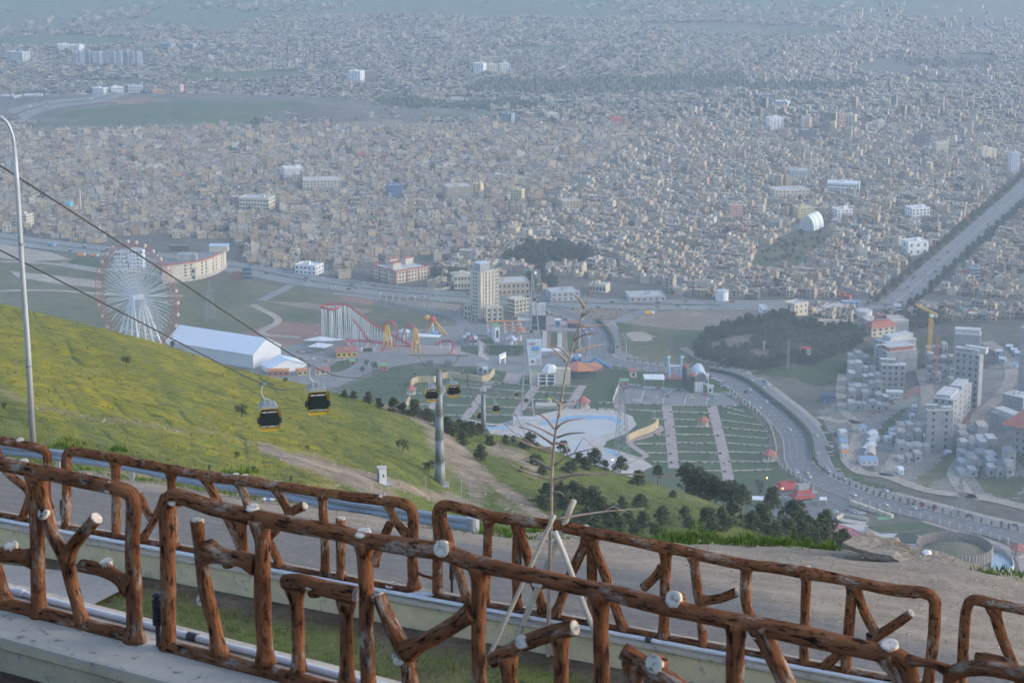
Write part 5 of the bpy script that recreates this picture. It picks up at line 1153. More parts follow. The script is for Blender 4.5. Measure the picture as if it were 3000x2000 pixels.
# -- theatre with green roof
def theatre():
 P = g('p', 950, 1250); h = hgt(P, 'p', 950, 1095)
 root, L1, L2, s = building3('theatre', 'cream park theatre with green roof and white faceted skylight', g('p', 935, 1215), P, g('p', 1505, 1258), h, m_creamw, roofm=(m_grnp, m_creamw))
 mb = MB()
 mb.box(L1*0.22, L1*0.62, -1.2, -0.003, 0.5, h*0.86); mb.build('glazed_porch', m_glass, root)
 for x in (0.22, 0.42, 0.62):
  mb = MB(); mb.box(L1*x-0.6, L1*x+0.6, -2.4, -1.2, 0, h*0.95); mb.build('column', m_white, root)
 for z in (0.32, 0.62):
  mb = MB(); mb.box(L1*0.23, L1*0.61, -1.5, -1.203, h*z, h*z+0.7); mb.build('floor_band', m_white, root)
 mb = MB(); cx, cy = L1*0.50, L2*0.5; k = 7; r = L1*0.24
 ring = [(cx+r*cos(2*pi*i/k), cy+r*0.62*sin(2*pi*i/k), h+0.5) for i in range(k)]; r2 = [(cx+r*0.45*cos(2*pi*i/k), cy+r*0.28*sin(2*pi*i/k), h+6) for i in range(k)]
 for i in range(k): mb.quad(ring[i], ring[(i+1) % k], r2[(i+1) % k], r2[i])
 mb.poly(r2); mb.build('skylight', m_white, root)
 mb = MB(); mb.box(L1*0.66, L1*0.99, 1, L2*0.9, h+0.16, h+3.5); mb.build('roof_house', m_creamw, root)
theatre()
def fan_roof():
 P = g('p', 1620, 1120); root = empty('fan_cafe', P, 0, 'round cafe with overlapping brown and orange fan roofs right of the theatre', 'cafe'); mp = ppm(P)*0.16667
 mb = MB(); mb.lathe([(13, -0.5), (13, 7.5)], seg=14); mb.build('wall', m_glass, root)
 for k in range(4):
  a = -2.6+k*0.75; mb = MB(); pts = [(0, 4, 11-k*0.5)]
  for i in range(7): t = a+i*0.16; pts.append((19*cos(t), 19*sin(t)*0.9, 8.0-k*0.4))
  mb.poly(pts); mb.poly([(x, y, z-0.4) for x, y, z in reversed(pts)])
  for i in range(len(pts)): p, r_ = pts[i], pts[(i+1) % len(pts)]; mb.quad(p, r_, (r_[0], r_[1], r_[2]-0.4), (p[0], p[1], p[2]-0.4))
  mb.build('roof_leaf', m_redt if k % 2 == 0 else m_or, root)
fan_roof()
def letters(name, tc, parent):
 """text turned into plain mesh letters"""
 t = bpy.data.objects.new('tmp', tc); C.objects.link(t); dg = bpy.context.evaluated_depsgraph_get(); me = bpy.data.meshes.new_from_object(t.evaluated_get(dg)); C.objects.unlink(t); bpy.data.objects.remove(t)
 return link(bpy.data.objects.new(name, me), parent)
# -- billboard with its printed picture
def billboard():
 P = g('p', 1015, 1010); P.y += 6; mp = ppm(P)*0.16667; w = 195*mp; h0 = 0; h = up_to(P, *q('p', 1015, 640)); z0 = up_to(P, *q('p', 1015, 1000))
 root = empty('billboard', P, 0.04, 'tall pale blue billboard showing a washing machine and a beach', 'billboard')
 mb = MB(); mb.box(-w/2, w/2, 0, 2.4, 0, h); mb.build('panel', mat('poster_paper', (0.52, 0.60, 0.68), 0.6, 0.08, 0.06), root)
 def pr(nm, x0, x1, y0, y1, m, z=0.06):       # printed areas, from picture notes
  mb = MB(); a, b = (x0-1015)*mp, (x1-1015)*mp; t, u_ = h-(y0-640)*(h-z0)/360, h-(y1-640)*(h-z0)/360
  mb.box(a, b, -z, -0.002, u_, t); return mb.build(nm, m, root)
 pr('printed_sea', 975, 1085, 730, 790, mat('print_sea', (0.10, 0.30, 0.55), 0.6, 0.25, 0.15)); pr('printed_sand', 1000, 1095, 790, 830, mat('print_sand', (0.50, 0.44, 0.36), 0.6, 0.2, 0.2))
 pr('printed_text_line', 960, 1040, 852, 862, mat('print_grey', (0.28, 0.30, 0.33), 0.6, 0.5, 2.0)); pr('printed_machine', 945, 1030, 885, 985, mat('print_white', (0.66, 0.68, 0.70), 0.6, 0.04, 0.5))
 mb = MB(); k = 20; cx, cz = (990-1015)*mp, h-(935-640)*(h-z0)/360; r = 24*mp; mb.poly([(cx+r*cos(2*pi*i/k), -0.075, cz+r*sin(2*pi*i/k)) for i in range(k)]); mb.build('printed_drum_door', m_blk, root)
 mb = MB(); mb.poly([(cx+r*0.55*cos(2*pi*i/k), -0.085, cz+r*0.55*sin(2*pi*i/k)) for i in range(k)]); mb.build('printed_drum_glass', m_steel, root)
 pr('printed_model', 1045, 1090, 900, 975, mat('print_skin', (0.50, 0.42, 0.38), 0.6, 0.3, 0.4)); pr('sign_plate', 950, 1030, 672, 706, mat('sign_red', (0.45, 0.03, 0.03), 0.6, 0.05, 0.5), 0.5)
 tc = bpy.data.curves.new('sign_lettering', 'FONT'); tc.body = 'TCL'; tc.size = 30*mp*1.5; tc.align_x = 'CENTER'; tc.align_y = 'CENTER'; tc.extrude = 0.05; tc.materials.append(mat('letter_white', (0.75, 0.75, 0.75), 0.6, 0.02))
 o = letters('sign_lettering', tc, root); o.location = ((990-1015)*mp, -0.62, h-(690-640)*(h-z0)/360); o.rotation_euler = (pi/2, 0, 0)
billboard()
# -- gate building, black frame
def gate_box():
 P = g('p', 985, 500); h = hgt(P, 'p', 985, 318)
 root, L1, L2, s = building3('gate_house', 'black framed glass gate building with white roof block below the tower', g('p', 960, 470), P, g('p', 1168, 500), h, m_blk, roofm=(m_conc2, m_blk))
 for k in range(6): window(root, (k+0.5)*L1/6, -0.01, h*0.5, L1/7, h*0.8, 0, 0.3, 'glass_panel')
 mb = MB(); mb.box(0, L1, 1, L2-1, h+1.02, h+11); mb.build('roof_block', m_conc2, root)
 P = g('p', 770, 470); building3('grey_hall', 'plain grey low hall between tower block and gate building', g('p', 740, 420), P, g('p', 975, 480), hgt(P, 'p', 770, 380), m_conc2)
 P = g('p', 770, 372); building3('grey_hall', 'plain beige screen wall building under the tower wing', g('p', 760, 350), P, g('p', 950, 376), hgt(P, 'p', 770, 290), m_stone)
gate_box()
def glass_gate():
 root = empty('glass_gate', g('r', 960, 520), 0, 'park gate with two black cylinder towers and white glass arch', 'gate'); O = root.location
 for (x, yb, yt, r) in ((890, 440, 262, 26), (968, 520, 352, 28)):
  P = g('r', x, yb); h = hgt(P, 'r', x, yt); rr = r*ppm(P)*0.225; mb = MB(); mb.lathe([(rr, -1), (rr, h)], P.x-O.x, P.y-O.y, 16); t = mb.build('tower_drum', m_blk, root)
  mb = MB(); mb.lathe([(rr*1.25, h+0.01), (rr*1.25, h+2)], P.x-O.x, P.y-O.y, 16); mb.build('tower_cap', m_redt, root)
 P = g('r', 988, 522); h = hgt(P, 'r', 988, 402); Q = g('r', 1082, 528); w = Q.x-P.x; mb = MB(); mb.box(P.x-O.x, P.x-O.x+w, P.y-O.y, P.y-O.y+16, -1, h); mb.build('gate_wall', m_blk, root)
 for k in range(6): mb = MB(); x = P.x-O.x+w*(k+0.5)/6; mb.box(x-w*0.062, x+w*0.062, P.y-O.y-0.4, P.y-O.y-0.003, 0.5, h*0.93); mb.build('glass_strip', m_white, root)
 P = g('r', 990, 460); mp = ppm(P)*0.225; r = 55*mp; k = 14; mb = MB(); hb = hgt(P, 'r', 990, 395)
 for j in range(2):
  for i in range(k+1): a = pi*i/k; mb.v.append((P.x-O.x+5+r*cos(a), P.y-O.y+(0 if j == 0 else 26), hb+r*1.5*sin(a)))
 for i in range(k): mb.f.append((i, i+1, k+2+i, k+1+i)); mb.c.append(None)
 o = mb.build('arch_vault', mat('arch_glass', (0.50, 0.54, 0.58), 0.3, 0.2, 0.3), root); md = o.modifiers.new('thick', 'SOLIDIFY'); md.thickness = 0.6
 for i in range(0, k+1, 2):
  a = pi*i/k; mb = MB(); mb.tube([(P.x-O.x+5+(r+0.4)*cos(a), P.y-O.y-0.4, hb+(r*1.5+0.4)*sin(a)), (P.x-O.x+5+(r+0.4)*cos(a), P.y-O.y+26.4, hb+(r*1.5+0.4)*sin(a))], 0.35, 5); mb.build('arch_rib', m_white, root)
 stall('small white house with gabled front beside the glass gate', 'r', 1090, 445, 1140, 445, 8, 7, m_white, m_conc2); stall('white guard cabin at the glass gate', 'r', 1122, 530, 1180, 532, 5, 5, m_white, m_conc2)
glass_gate()
# -- gazebos
def gazebo(label, k, x, y, r, h=None, m=None):
 P = g(k, x, y); mp = ppm(P)*MAPS[k][2]; rr = r*mp; root = empty('gazebo', P, 0.2, label, 'gazebo', 'park gazebos'); hh = h or rr*0.85
 mb = MB(); mb.lathe([(rr*0.95, -0.3), (rr*0.95, 0.5)], seg=6); mb.build('base', m_path, root)
 for i in range(6):
  a = 2*pi*i/6; mb = MB(); mb.tube([(rr*0.7*cos(a), rr*0.7*sin(a), 0.5), (rr*0.7*cos(a), rr*0.7*sin(a), hh)], 0.35, 6); mb.build('column', m_creamw, root)
 mb = MB(); mb.lathe([(rr*0.45, 0.5), (rr*0.45, hh*0.9)], seg=6); mb.build('core', m_pave, root)
 mb = MB(); mb.lathe([(rr, hh-0.2), (rr, hh), (rr*0.5, hh+rr*0.35), (0.1, hh+rr*0.7)], seg=6); mb.build('roof', m or m_redt, root)
gazebo('red roofed gazebo on the lawn between the two brick walks', 'r', 1080, 862, 72); gazebo('red roofed gazebo at the highway edge of the lawns', 's', 160, 140, 68); gazebo('red roofed gazebo with paved forecourt left of the lawns', 5, 480, 1300, 42)
gazebo('hexagonal brown roofed pavilion at the right picture edge', 's', 2300, 960, 80); gazebo('round pinkish carousel roof beside the rink path', 5, 1665, 1395, 55, 5); gazebo('lime green tent over the playground', 5, 1434, 1360, 18, 3, mat('lime_tent', (0.42, 0.55, 0.04), 0.7, 0.1, 0.4))
sheet('playground', ql('l', (1740, 600), (2030, 605), (2030, 655), (1730, 655)), m_path, 0.16)
# -- ferris wheel
def ferris():
 hub = D(*q('f', 640, 890), 1700); base = G(hub.x*0 + q('f', 640, 890)[0], 822); hub = D(*q('f', 640, 890), base.y); mp = ppm(hub)
 Rm = 127*mp; root = empty('ferris_wheel', (hub.x, hub.y, 0), -R(36), 'giant ferris wheel with white spokes and red double rim behind the green hill', 'ferris wheel'); hz = hub.z
 def P(r, a, y): return (r*cos(a), y, hz+r*sin(a))
 N = 30; hw = 3.2
 for y in (-hw, hw):
  for r in (1.0, 0.93):
   mb = MB(); mb.tube([P(Rm*r, 2*pi*i/60, y) for i in range(61)], 0.2, 5, cap=False); mb.build('rim', m_redp, root)
  mb = MB()
  for i in range(60): mb.tube([P(Rm, 2*pi*i/60, y), P(Rm*0.93, 2*pi*(i+0.5)/60, y)], 0.12, 4)
  tag(mb.build('rim_lattice', m_redp, root), kind='stuff')
 mb = MB()
 for i in range(60): mb.tube([P(Rm, 2*pi*i/60, -hw), P(Rm, 2*pi*i/60, hw)], 0.12, 4)
 tag(mb.build('rim_tie', m_redp, root), kind='stuff')
 for i in range(N):
  a = 2*pi*i/N; mb = MB(); da = 0.045
  for y in (-2.6, 2.6):
   mb.tube([P(3, a, y*1.3), P(Rm*0.84, a+da, y)], 0.2, 4); mb.tube([P(3, a, y*1.3), P(Rm*0.84, a-da, y)], 0.2, 4)
  for k in range(3, 12): r = Rm*0.84*k/12; mb.tube([P(r, a+da*k/12, -2.6), P(r, a-da*k/12, 2.6)], 0.16, 3)
  mb.tube([P(Rm*0.84, a, -2.6), P(Rm*0.93, a, -hw)], 0.12, 3); mb.tube([P(Rm*0.84, a, 2.6), P(Rm*0.93, a, hw)], 0.12, 3)
  mb.build('spoke', m_white, root)
  p = P(Rm+1.6, a+0.05, 0); c = MB(); c.lathe([(0.4, p[2]-2.0), (1.2, p[2]-1.4), (1.35, p[2]-0.2), (0.9, p[2]+0.8), (0.15, p[2]+1.0)], p[0], p[1], 8); c.build('cabin', m_creamw, root)
 mb = MB(); mb.tube([(0, -6, hz), (0, 6, hz)], 2.6, 12); mb.build('hub', m_white, root)
 for y, sg in ((-5.5, -1), (5.5, 1)):
  for x in (-0.36, -0.12, 0.12, 0.36):
   mb = MB(); mb.tube([(x*4, y, hz), (Rm*x*1.05, y+sg*9, -1)], [0.75, 0.95], 6); mb.build('support_leg', m_white, root)
  mb = MB()
  for z in (0.2, 0.35, 0.5): mb.tube([(-Rm*0.38*(1-z), y+sg*9*(1-z), hz*z), (Rm*0.38*(1-z), y+sg*9*(1-z), hz*z)], 0.35, 4)
  mb.build('support_brace', m_white, root)
ferris()
# -- roller coaster: the track is described by where it stands (picture column, row of its foot, row of the track)
def coaster():
 O = g('c', 280, 600); root = empty('roller_coaster', O, 0, 'red looping roller coaster on many white posts in the fairground', 'roller coaster')
 def T(x, yf, yt):       # track point standing on foot (x, yf)
  P = g('c', x, yf); return Vector((P.x, P.y, hgt(P, 'c', x, yt)))
 lines = [[(275, 600, 160), (300, 590, 145), (400, 585, 130), (540, 590, 128), (600, 598, 130), (650, 606, 150), (720, 616, 205), (820, 628, 280), (950, 642, 375), (1100, 660, 470), (1250, 680, 560), (1400, 700, 650), (1480, 715, 690), (1560, 740, 735), (1610, 790, 780)],
    [(275, 606, 170), (330, 625, 185), (420, 640, 205), (500, 632, 185), (540, 610, 150)],
    [(590, 730, 650), (620, 700, 625), (720, 680, 612), (850, 680, 615), (930, 690, 622), (1050, 700, 638), (1180, 705, 645)],
    [(585, 735, 655), (620, 755, 690), (680, 760, 725), (730, 760, 745)],
    [(1180, 705, 650), (1250, 700, 680), (1330, 700, 690), (1440, 705, 690)],
    [(1070, 760, 750), (1110, 755, 710), (1140, 745, 660), (1150, 740, 630)],
    [(1800, 745, 660), (1860, 740, 630), (1940, 745, 615), (2010, 760, 630), (2035, 785, 690), (2000, 810, 760), (1940, 825, 800), (1860, 830, 825)],
    [(700, 650, 330), (760, 660, 400), (810, 665, 470), (850, 670, 550), (900, 680, 600), (960, 690, 625)]]
 allp = []
 for ln in lines:
  c = catmull([T(*p) for p in ln], 2.5); n = len(c); rl = []
  for s in (-0.75, 0.75):
   pts = []
   for i, p in enumerate(c):
    t = c[min(i+1, n-1)]-c[max(i-1, 0)]; sd_ = Vector((t.y, -t.x, 0)); sd_ = sd_.normalized() if sd_.length > 1e-3 else Vector((1, 0, 0)); pts.append(p+sd_*s-O)
   rl.append(pts)
  mb = MB()
  for pts in rl: mb.tube(pts, 0.26, 5)
  mb.tube([p-O-Vector((0, 0, 1.1)) for p in c], 0.5, 6)
  for i in range(0, n, 1): mb.tube([rl[0][i], c[i]-O-Vector((0, 0, 1.1)), rl[1][i]], 0.14, 3)
  mb.build('track', m_redp, root)
  for i in range(1, n, 3 if ln is not lines[0] else 1):
   p = c[i]
   if p.z > 2.5:
    mb = MB(); e = 0.9 if p.z > 18 else 0.0
    if e:
     mb.tube([(p.x-O.x-e, p.y-O.y, -1), (p.x-O.x-e*0.6, p.y-O.y, p.z-1.4)], 0.34, 5); mb.tube([(p.x-O.x+e, p.y-O.y+2, -1), (p.x-O.x+e*0.3, p.y-O.y+0.6, p.z-1.4)], 0.34, 5)
     for z in range(6, int(p.z)-3, 8): mb.tube([(p.x-O.x-e, p.y-O.y, z), (p.x-O.x+e, p.y-O.y+2, z)], 0.12, 3)
    else: mb.tube([(p.x-O.x, p.y-O.y, -1), (p.x-O.x, p.y-O.y, p.z-1.4)], 0.36, 5)
    mb.build('post', m_white, root)
 for (x, yc, rx, ry, yf) in ((1195, 510, 80, 140, 650), (1460, 545, 72, 130, 670)):
  P = g('c', x, yf); mp = ppm(P)*0.1733; cz = hgt(P, 'c', x, yc); mb = MB()
  for s in (-0.7, 0.7):
   mb.tube([(P.x-O.x+rx*mp*sin(2*pi*i/40), P.y-O.y+s+6*i/40-3, cz-ry*mp*cos(2*pi*i/40)) for i in range(41)], 0.3, 5, cap=False)
  mb.tube([(P.x-O.x+(rx*mp+1.2)*sin(2*pi*i/40), P.y-O.y+6*i/40-3, cz-(ry*mp+1.2)*cos(2*pi*i/40)) for i in range(41)], 0.6, 6, cap=False)
  mb.build('loop_track', m_redp, root)
  for sx in (-1, 1): mb = MB(); mb.tube([(P.x-O.x+sx*(rx*mp+0.8), P.y-O.y+sx, -1), (P.x-O.x+sx*(rx*mp+0.8), P.y-O.y+sx, cz)], 0.5, 6); mb.build('loop_post', m_white, root)
  P2 = g('c', x-40 if x < 1300 else x+70, 745 if x < 1300 else 790); hh = 13
  for dx in (-2.5, 0, 2.5): mb = MB(); mb.tube([(P2.x-O.x+dx*1.6, P2.y-O.y, -1), (P2.x-O.x+dx*0.4, P2.y-O.y, hh+8)], 0.8, 6); mb.build('yellow_support', m_yelp, root)
 mb = MB()
 for i in range(6): p = g('c', 830+i*26, 765)-O; mb.box(p.x-1.6, p.x+1.6, p.y-1.2, p.y+1.2, 0.4, 2.6)
 mb.build('coaster_train', m_white, root)
coaster()
# -- pendulum ride
def pendulum():
 O = g('c', 1770, 560); hz = hgt(O, 'c', 1760, 340); root = empty('pendulum_ride', O, 0, 'yellow A-frame pendulum ride with red hub behind the coaster loops', 'fairground ride')
 for (x, y) in ((1615, 510), (1680, 575), (1870, 530), (1950, 545)):
  p = g('c', x, y)-O; mb = MB(); mb.tube([(p.x, p.y, -0.5), (0, 0, hz)], [0.8, 0.6], 6); mb.build('leg', m_yelp, root)
 mb = MB(); mb.lathe([(0.3, hz-2.5), (2.8, hz-1.6), (3.0, hz), (2.4, hz+2), (0.4, hz+2.8)], -1.0, 0, 10); mb.build('hub', m_redp, root); mb = MB(); mb.lathe([(0.3, hz-1), (2.2, hz), (2.4, hz+2.5), (0.4, hz+4)], -5.5, 0.5, 10); mb.build('counterweight', m_yelp, root)
 mb = MB(); mb.tube([(-1, 0, hz), (-0.5, 0, 4)], 0.6, 6); mb.build('arm', m_white, root); mb = MB(); mb.lathe([(4.5, 2.4), (5.0, 3.0), (4.5, 3.8)], -0.5, 0, 14); mb.build('gondola_ring', m_bluep, root)
pendulum()
def tent(label, k, x, y, r, h, cols, name='carousel'):
 P = g(k, x, y); mp = ppm(P)*MAPS[k][2]; rr = r*mp; root = empty(name, P, 0, label, 'fairground ride'); n = 16
 mb = MB(); mb.lathe([(rr*0.3, -0.3), (rr*0.3, h)], seg=10); mb.build('core', m_white, root)
 for i in range(n):
  a, b = 2*pi*i/n, 2*pi*(i+1)/n; mb = MB(); mb.poly([(0, 0, h+rr*0.45), (rr*cos(a), rr*sin(a), h), (rr*cos(b), rr*sin(b), h)]); mb.quad((rr*cos(a), rr*sin(a), h), (rr*cos(a), rr*sin(a), h-1), (rr*cos(b), rr*sin(b), h-1), (rr*cos(b), rr*sin(b), h)); mb.build('canopy_segment', cols[i % len(cols)], root)
 for i in range(8): a = 2*pi*i/8; mb = MB(); mb.tube([(rr*0.85*cos(a), rr*0.85*sin(a), -0.2), (rr*0.85*cos(a), rr*0.85*sin(a), h)], 0.2, 5); mb.build('post', m_white, root)
tent('pale blue and white striped carousel tent between the coaster loops', 'c', 1375, 580, 75, 6, (m_white, mat('sky_blue', (0.30, 0.50, 0.65), 0.7, 0.05)))
tent('blue white and orange striped carousel roof in front of the log flume', 'p', 695, 705, 95, 6, (m_bluep, m_white, mat('sky_blue'), m_or)); tent('red and yellow round ride right of the striped carousel', 'p', 815, 640, 95, 7, (m_redp, m_redp, m_yelp))
stall('white cube booth with green panels by the striped carousel', 'p', 470, 665, 540, 660, 10, 13, m_white, m_grnp)
for i, (x, y, a, b) in enumerate(((30, 690, m_redp, m_white), (75, 650, m_bluep, m_white), (120, 700, m_white, m_redp), (165, 670, m_redp, m_bluep), (185, 700, m_white, m_white))):
 stall(('red fairground booth', 'blue fairground booth', 'white fairground booth with red roof', 'red fairground booth with blue roof', 'small white fairground booth')[i]+' by the lattice mast left of the striped carousel', 'p', x, y, x+40, y, 6, 5, a, b)
# -- log flume scaffold
def flume():
 O = g('p', 620, 540); root = empty('water_coaster', O, 0, 'family coaster with orange track on a forest of white posts below the tower', 'roller coaster')
 lines = [[(370, 540, 400), (450, 540, 385), (600, 535, 378), (760, 530, 376), (880, 535, 385)], [(500, 550, 450), (600, 548, 440), (740, 545, 435), (830, 545, 440)], [(620, 560, 490), (740, 560, 480), (860, 556, 475), (900, 550, 490)], [(380, 550, 440), (440, 555, 470), (520, 560, 500)]]
 for ln in lines:
  c = catmull([Vector((g('p', x, yf).x, g('p', x, yf).y, hgt(g('p', x, yf), 'p', x, yt))) for x, yf, yt in ln], 3.0); mb = MB(); mb.tube([p-O for p in c], 0.7, 5); mb.build('track', m_or, root)
  for i in range(0, len(c), 2):
   p = c[i]-O; mb = MB(); mb.tube([(p.x, p.y, -0.5), (p.x, p.y, c[i].z-0.5)], 0.28, 4); mb.tube([(p.x+2, p.y+3, -0.5), (p.x, p.y, c[i].z-0.5)], 0.2, 4); mb.build('post', m_white, root)
flume()
def slide():
 O = g('p', 1860, 1000); root = empty('water_slide', O, 0, 'blue slide on yellow scaffold beside the highway', 'water slide')
 c = catmull([Vector((g('p', x, yf).x, g('p', x, yf).y, max(0.8, hgt(g('p', x, yf), 'p', x, yt)))) for x, yf, yt in ((1670, 975, 950), (1760, 985, 945), (1830, 985, 905), (1870, 990, 895), (1950, 1000, 955), (2060, 1030, 1022))], 3); mb = MB(); mb.tube([p-O for p in c], 1.1, 6); mb.build('chute', m_bluep, root)
 for i in range(0, len(c), 2):
  p = c[i]-O
  if c[i].z > 2: mb = MB(); mb.tube([(p.x, p.y, -0.4), (p.x, p.y, c[i].z-1)], 0.3, 4); mb.tube([(p.x, p.y+4, -0.4), (p.x, p.y, c[i].z-1)], 0.2, 4); mb.build('post', m_yelp, root)
 for i in range(6): stall(('first', 'second', 'third', 'fourth', 'fifth', 'sixth')[i]+' blue booth counted from the billboard towards the slide', 'p', 1500+i*26, 985-i % 2*20, 1522+i*26, 985-i % 2*20, 5, 4+i % 3, m_bluep, m_white if i % 2 else m_bluep)
slide()
def drop_ride():
 P = g('r', 790, 370); h = hgt(P, 'r', 790, 170); root = empty('tower_ride', P, 0, 'slim light blue twin tower ride near the glass gate', 'fairground ride'); mb = MB()
 for x in (-4, 4):
  mb = MB(); mb.tube([(x, 0, -0.5), (x*1.3, 0, h)], [1.6, 0.7], 6); mb.build('mast', mat('sky_blue'), root); mb = MB(); mb.lathe([(0.4, h), (2.0, h+0.6), (0.4, h+2)], x*1.3, 0, 8); mb.build('mast_head', mat('sky_blue'), root)
 mb = MB(); mb.tube([(-4.6, 0, h*0.6), (4.6, 0, h*0.6)], 0.8, 6); mb.build('cross_beam', m_white, root); mb = MB(); mb.lathe([(9, -0.3), (9, 0.8)], seg=16); mb.build('base', m_redt, root)
drop_ride()
def portal():
 P = g('p', 575, 975); mp = ppm(P)*0.16667; h = 150*mp; root = empty('entrance_portal', P, 0.5, 'white slanted portal with lamps over the park street', 'gate')
 for x in (-40, 40): mb = MB(); mb.box(x*mp-0.5, x*mp+0.5, -0.5, 0.5, -0.3, h*0.8 if x < 0 else h); mb.build('post', m_white, root)
 mb = MB(); a = (-40*mp-0.8, h*0.8+0.002); b = (40*mp+0.8, h+0.002); mb.poly([(a[0], -0.7, a[1]), (b[0], -0.7, b[1]), (b[0], -0.7, b[1]+1.2), (a[0], -0.7, a[1]+1.2)]); mb.poly([(a[0], 0.7, a[1]), (a[0], 0.7, a[1]+1.2), (b[0], 0.7, b[1]+1.2), (b[0], 0.7, b[1])]); mb.quad((a[0], -0.7, a[1]+1.2), (b[0], -0.7, b[1]+1.2), (b[0], 0.7, b[1]+1.2), (a[0], 0.7, a[1]+1.2)); mb.quad((a[0], 0.7, a[1]), (b[0], 0.7, b[1]), (b[0], -0.7, b[1]), (a[0], -0.7, a[1])); mb.build('beam', m_white, root)
 ml = mat('lamp_glow', (1.0, 0.93, 0.8), 0.5, 0.0, 1, emit=2)
 for i in range(4): mb = MB(); x = (-28+i*18)*mp; z = h*0.8+(h*0.2)*(x/(80*mp)+0.5)-1.2; mb.lathe([(0.1, z-0.6), (0.7, z), (0.1, z+0.6)], x, -1.5, 8); mb.build('lamp', ml, root)
portal()
# ================================================================== BUILDING SITE AND EDGE OF TOWN ON THE RIGHT
def site_block(label, k, A, B, Cc, vt, fl, nr, nl, decks=(), m=None, top=True):
 P = g(k, *B); h = hgt(P, k, B[0], vt)
 root, L1, L2, s = building3('unfinished_block', label, g(k, *A), P, g(k, *Cc), h, m or m_conc, fl, nr, nl, 1.7, 1.9, parapet=0, group='unfinished concrete blocks', wname='opening')
 sg = s
 for f in range(1, fl+1):     # floor slabs stand a little proud of the walls
  mb = MB(); z = h*f/fl; ya, yb = (-0.35, L2+0.35) if sg > 0 else (-L2-0.35, 0.35); mb.box(-0.35, L1+0.35, ya, yb, z-0.16, z+0.17 if f == fl else z+0.12); mb.build('floor_slab', m_conc2 if f == fl else m_conc, root)
 for (x0, x1, y0, y1, dz, mm) in decks:
  mb = MB(); ya, yb = sorted((sg*L2*y0, sg*L2*y1)); mb.box(L1*x0, L1*x1, ya, yb, h+0.2, h+dz); mb.build('upper_storey', mm, root)
  mb = MB(); mb.box(L1*x0-0.6, L1*x1+0.6, ya-0.6, yb+0.6, h+dz+0.002, h+dz+0.4); mb.build('deck_slab', m_conc2, root)
 for i in range(6):           # column starter bars
  x = L1*random.uniform(0.1, 0.9); y = sg*L2*random.uniform(0.2, 0.9); mb = MB(); mb.box(x-0.3, x+0.3, y-0.3, y+0.3, h+0.18, h+2.4); mb.build('column_stub', m_conc, root)
 return root
site_block('grey unfinished block with five storeys at the front left of the site', 'b', (455, 690), (510, 715), (712, 705), 480, 5, 4, 2, ((0.0, 0.55, 0.5, 0.95, 3, m_conc),))
site_block('unfinished block with white roof decks behind the front left one', 'b', (440, 600), (455, 520), (705, 480), 330, 5, 5, 2, ((0.1, 0.9, 0.3, 0.9, 3.2, m_redt), (0.0, 0.5, 0.1, 0.25, 2, m_conc)))
site_block('unfinished block with pale decks below the tan red roofed house', 'b', (445, 430), (455, 360), (695, 330), 265, 4, 5, 1, ((0.2, 0.97, 0.2, 0.8, 3.5, m_conc2),))
site_block('tallest grey unfinished tower in the middle of the site', 'b', (1095, 800), (1115, 830), (1318, 840), 370, 9, 4, 1, ((0.0, 0.9, 0.1, 0.6, 3, m_conc), (0.3, 1.15, 0.6, 1.2, 4, m_conc2)))
site_block('grey unfinished tower behind the tallest one', 'b', (1110, 560), (1125, 520), (1340, 500), 190, 8, 4, 1, ((0.0, 0.95, 0.2, 0.8, 3, m_conc2),))
site_block('grey unfinished block with square windows and white roof decks in front', 'b', (860, 1170), (890, 1190), (1105, 1185), 862, 6, 2, 1, ((0.0, 0.4, 0.5, 0.9, 3, m_conc), (0.55, 0.95, 0.45, 0.95, 1.4, m_conc2)))
site_block('middle step of the white decked unfinished row', 'b', (930, 1080), (1105, 1085), (1190, 980), 775, 6, 2, 3, ((0.1, 0.9, 0.2, 0.9, 2, m_conc2),))
site_block('rear step of the white decked unfinished row', 'b', (1050, 980), (1190, 960), (1262, 860), 700, 6, 2, 3, ((0.1, 0.9, 0.2, 0.9, 2.6, m_conc),))
r_ = site_block('unfinished block with red hipped roof at the right picture edge', 'b', (1475, 1225), (1620, 1250), (1790, 1230), 960, 5, 3, 3)
P = r_.location; mb = MB(); mb.poly([(-4, -14, 0), (44, -14, 0), (34, 8, 10), (6, 8, 10)]); mb.poly([(44, -14, 0), (44, 30, 0), (34, 8, 10)]); mb.poly([(-4, 30, 0), (-4, -14, 0), (6, 8, 10)]); mb.poly([(44, 30, 0), (-4, 30, 0), (6, 8, 10), (34, 8, 10)]); o = mb.build('roof_hip', m_redt, r_); o.location.z = hgt(Vector(P), 'b', 1620, 950)+0.4
site_block('white decked unfinished block behind the red hipped roof', 'b', (1530, 1020), (1540, 960), (1760, 960), 850, 3, 4, 1, ((0.1, 0.9, 0.3, 0.9, 3, m_conc2),)); site_block('pale unfinished block above the white decked one at the right edge', 'b', (1600, 880), (1610, 830), (1780, 830), 690, 4, 4, 1)
site_block('tall grey unfinished tower cut by the right picture edge', 'b', (1650, 720), (1668, 700), (1800, 700), 155, 10, 3, 1)
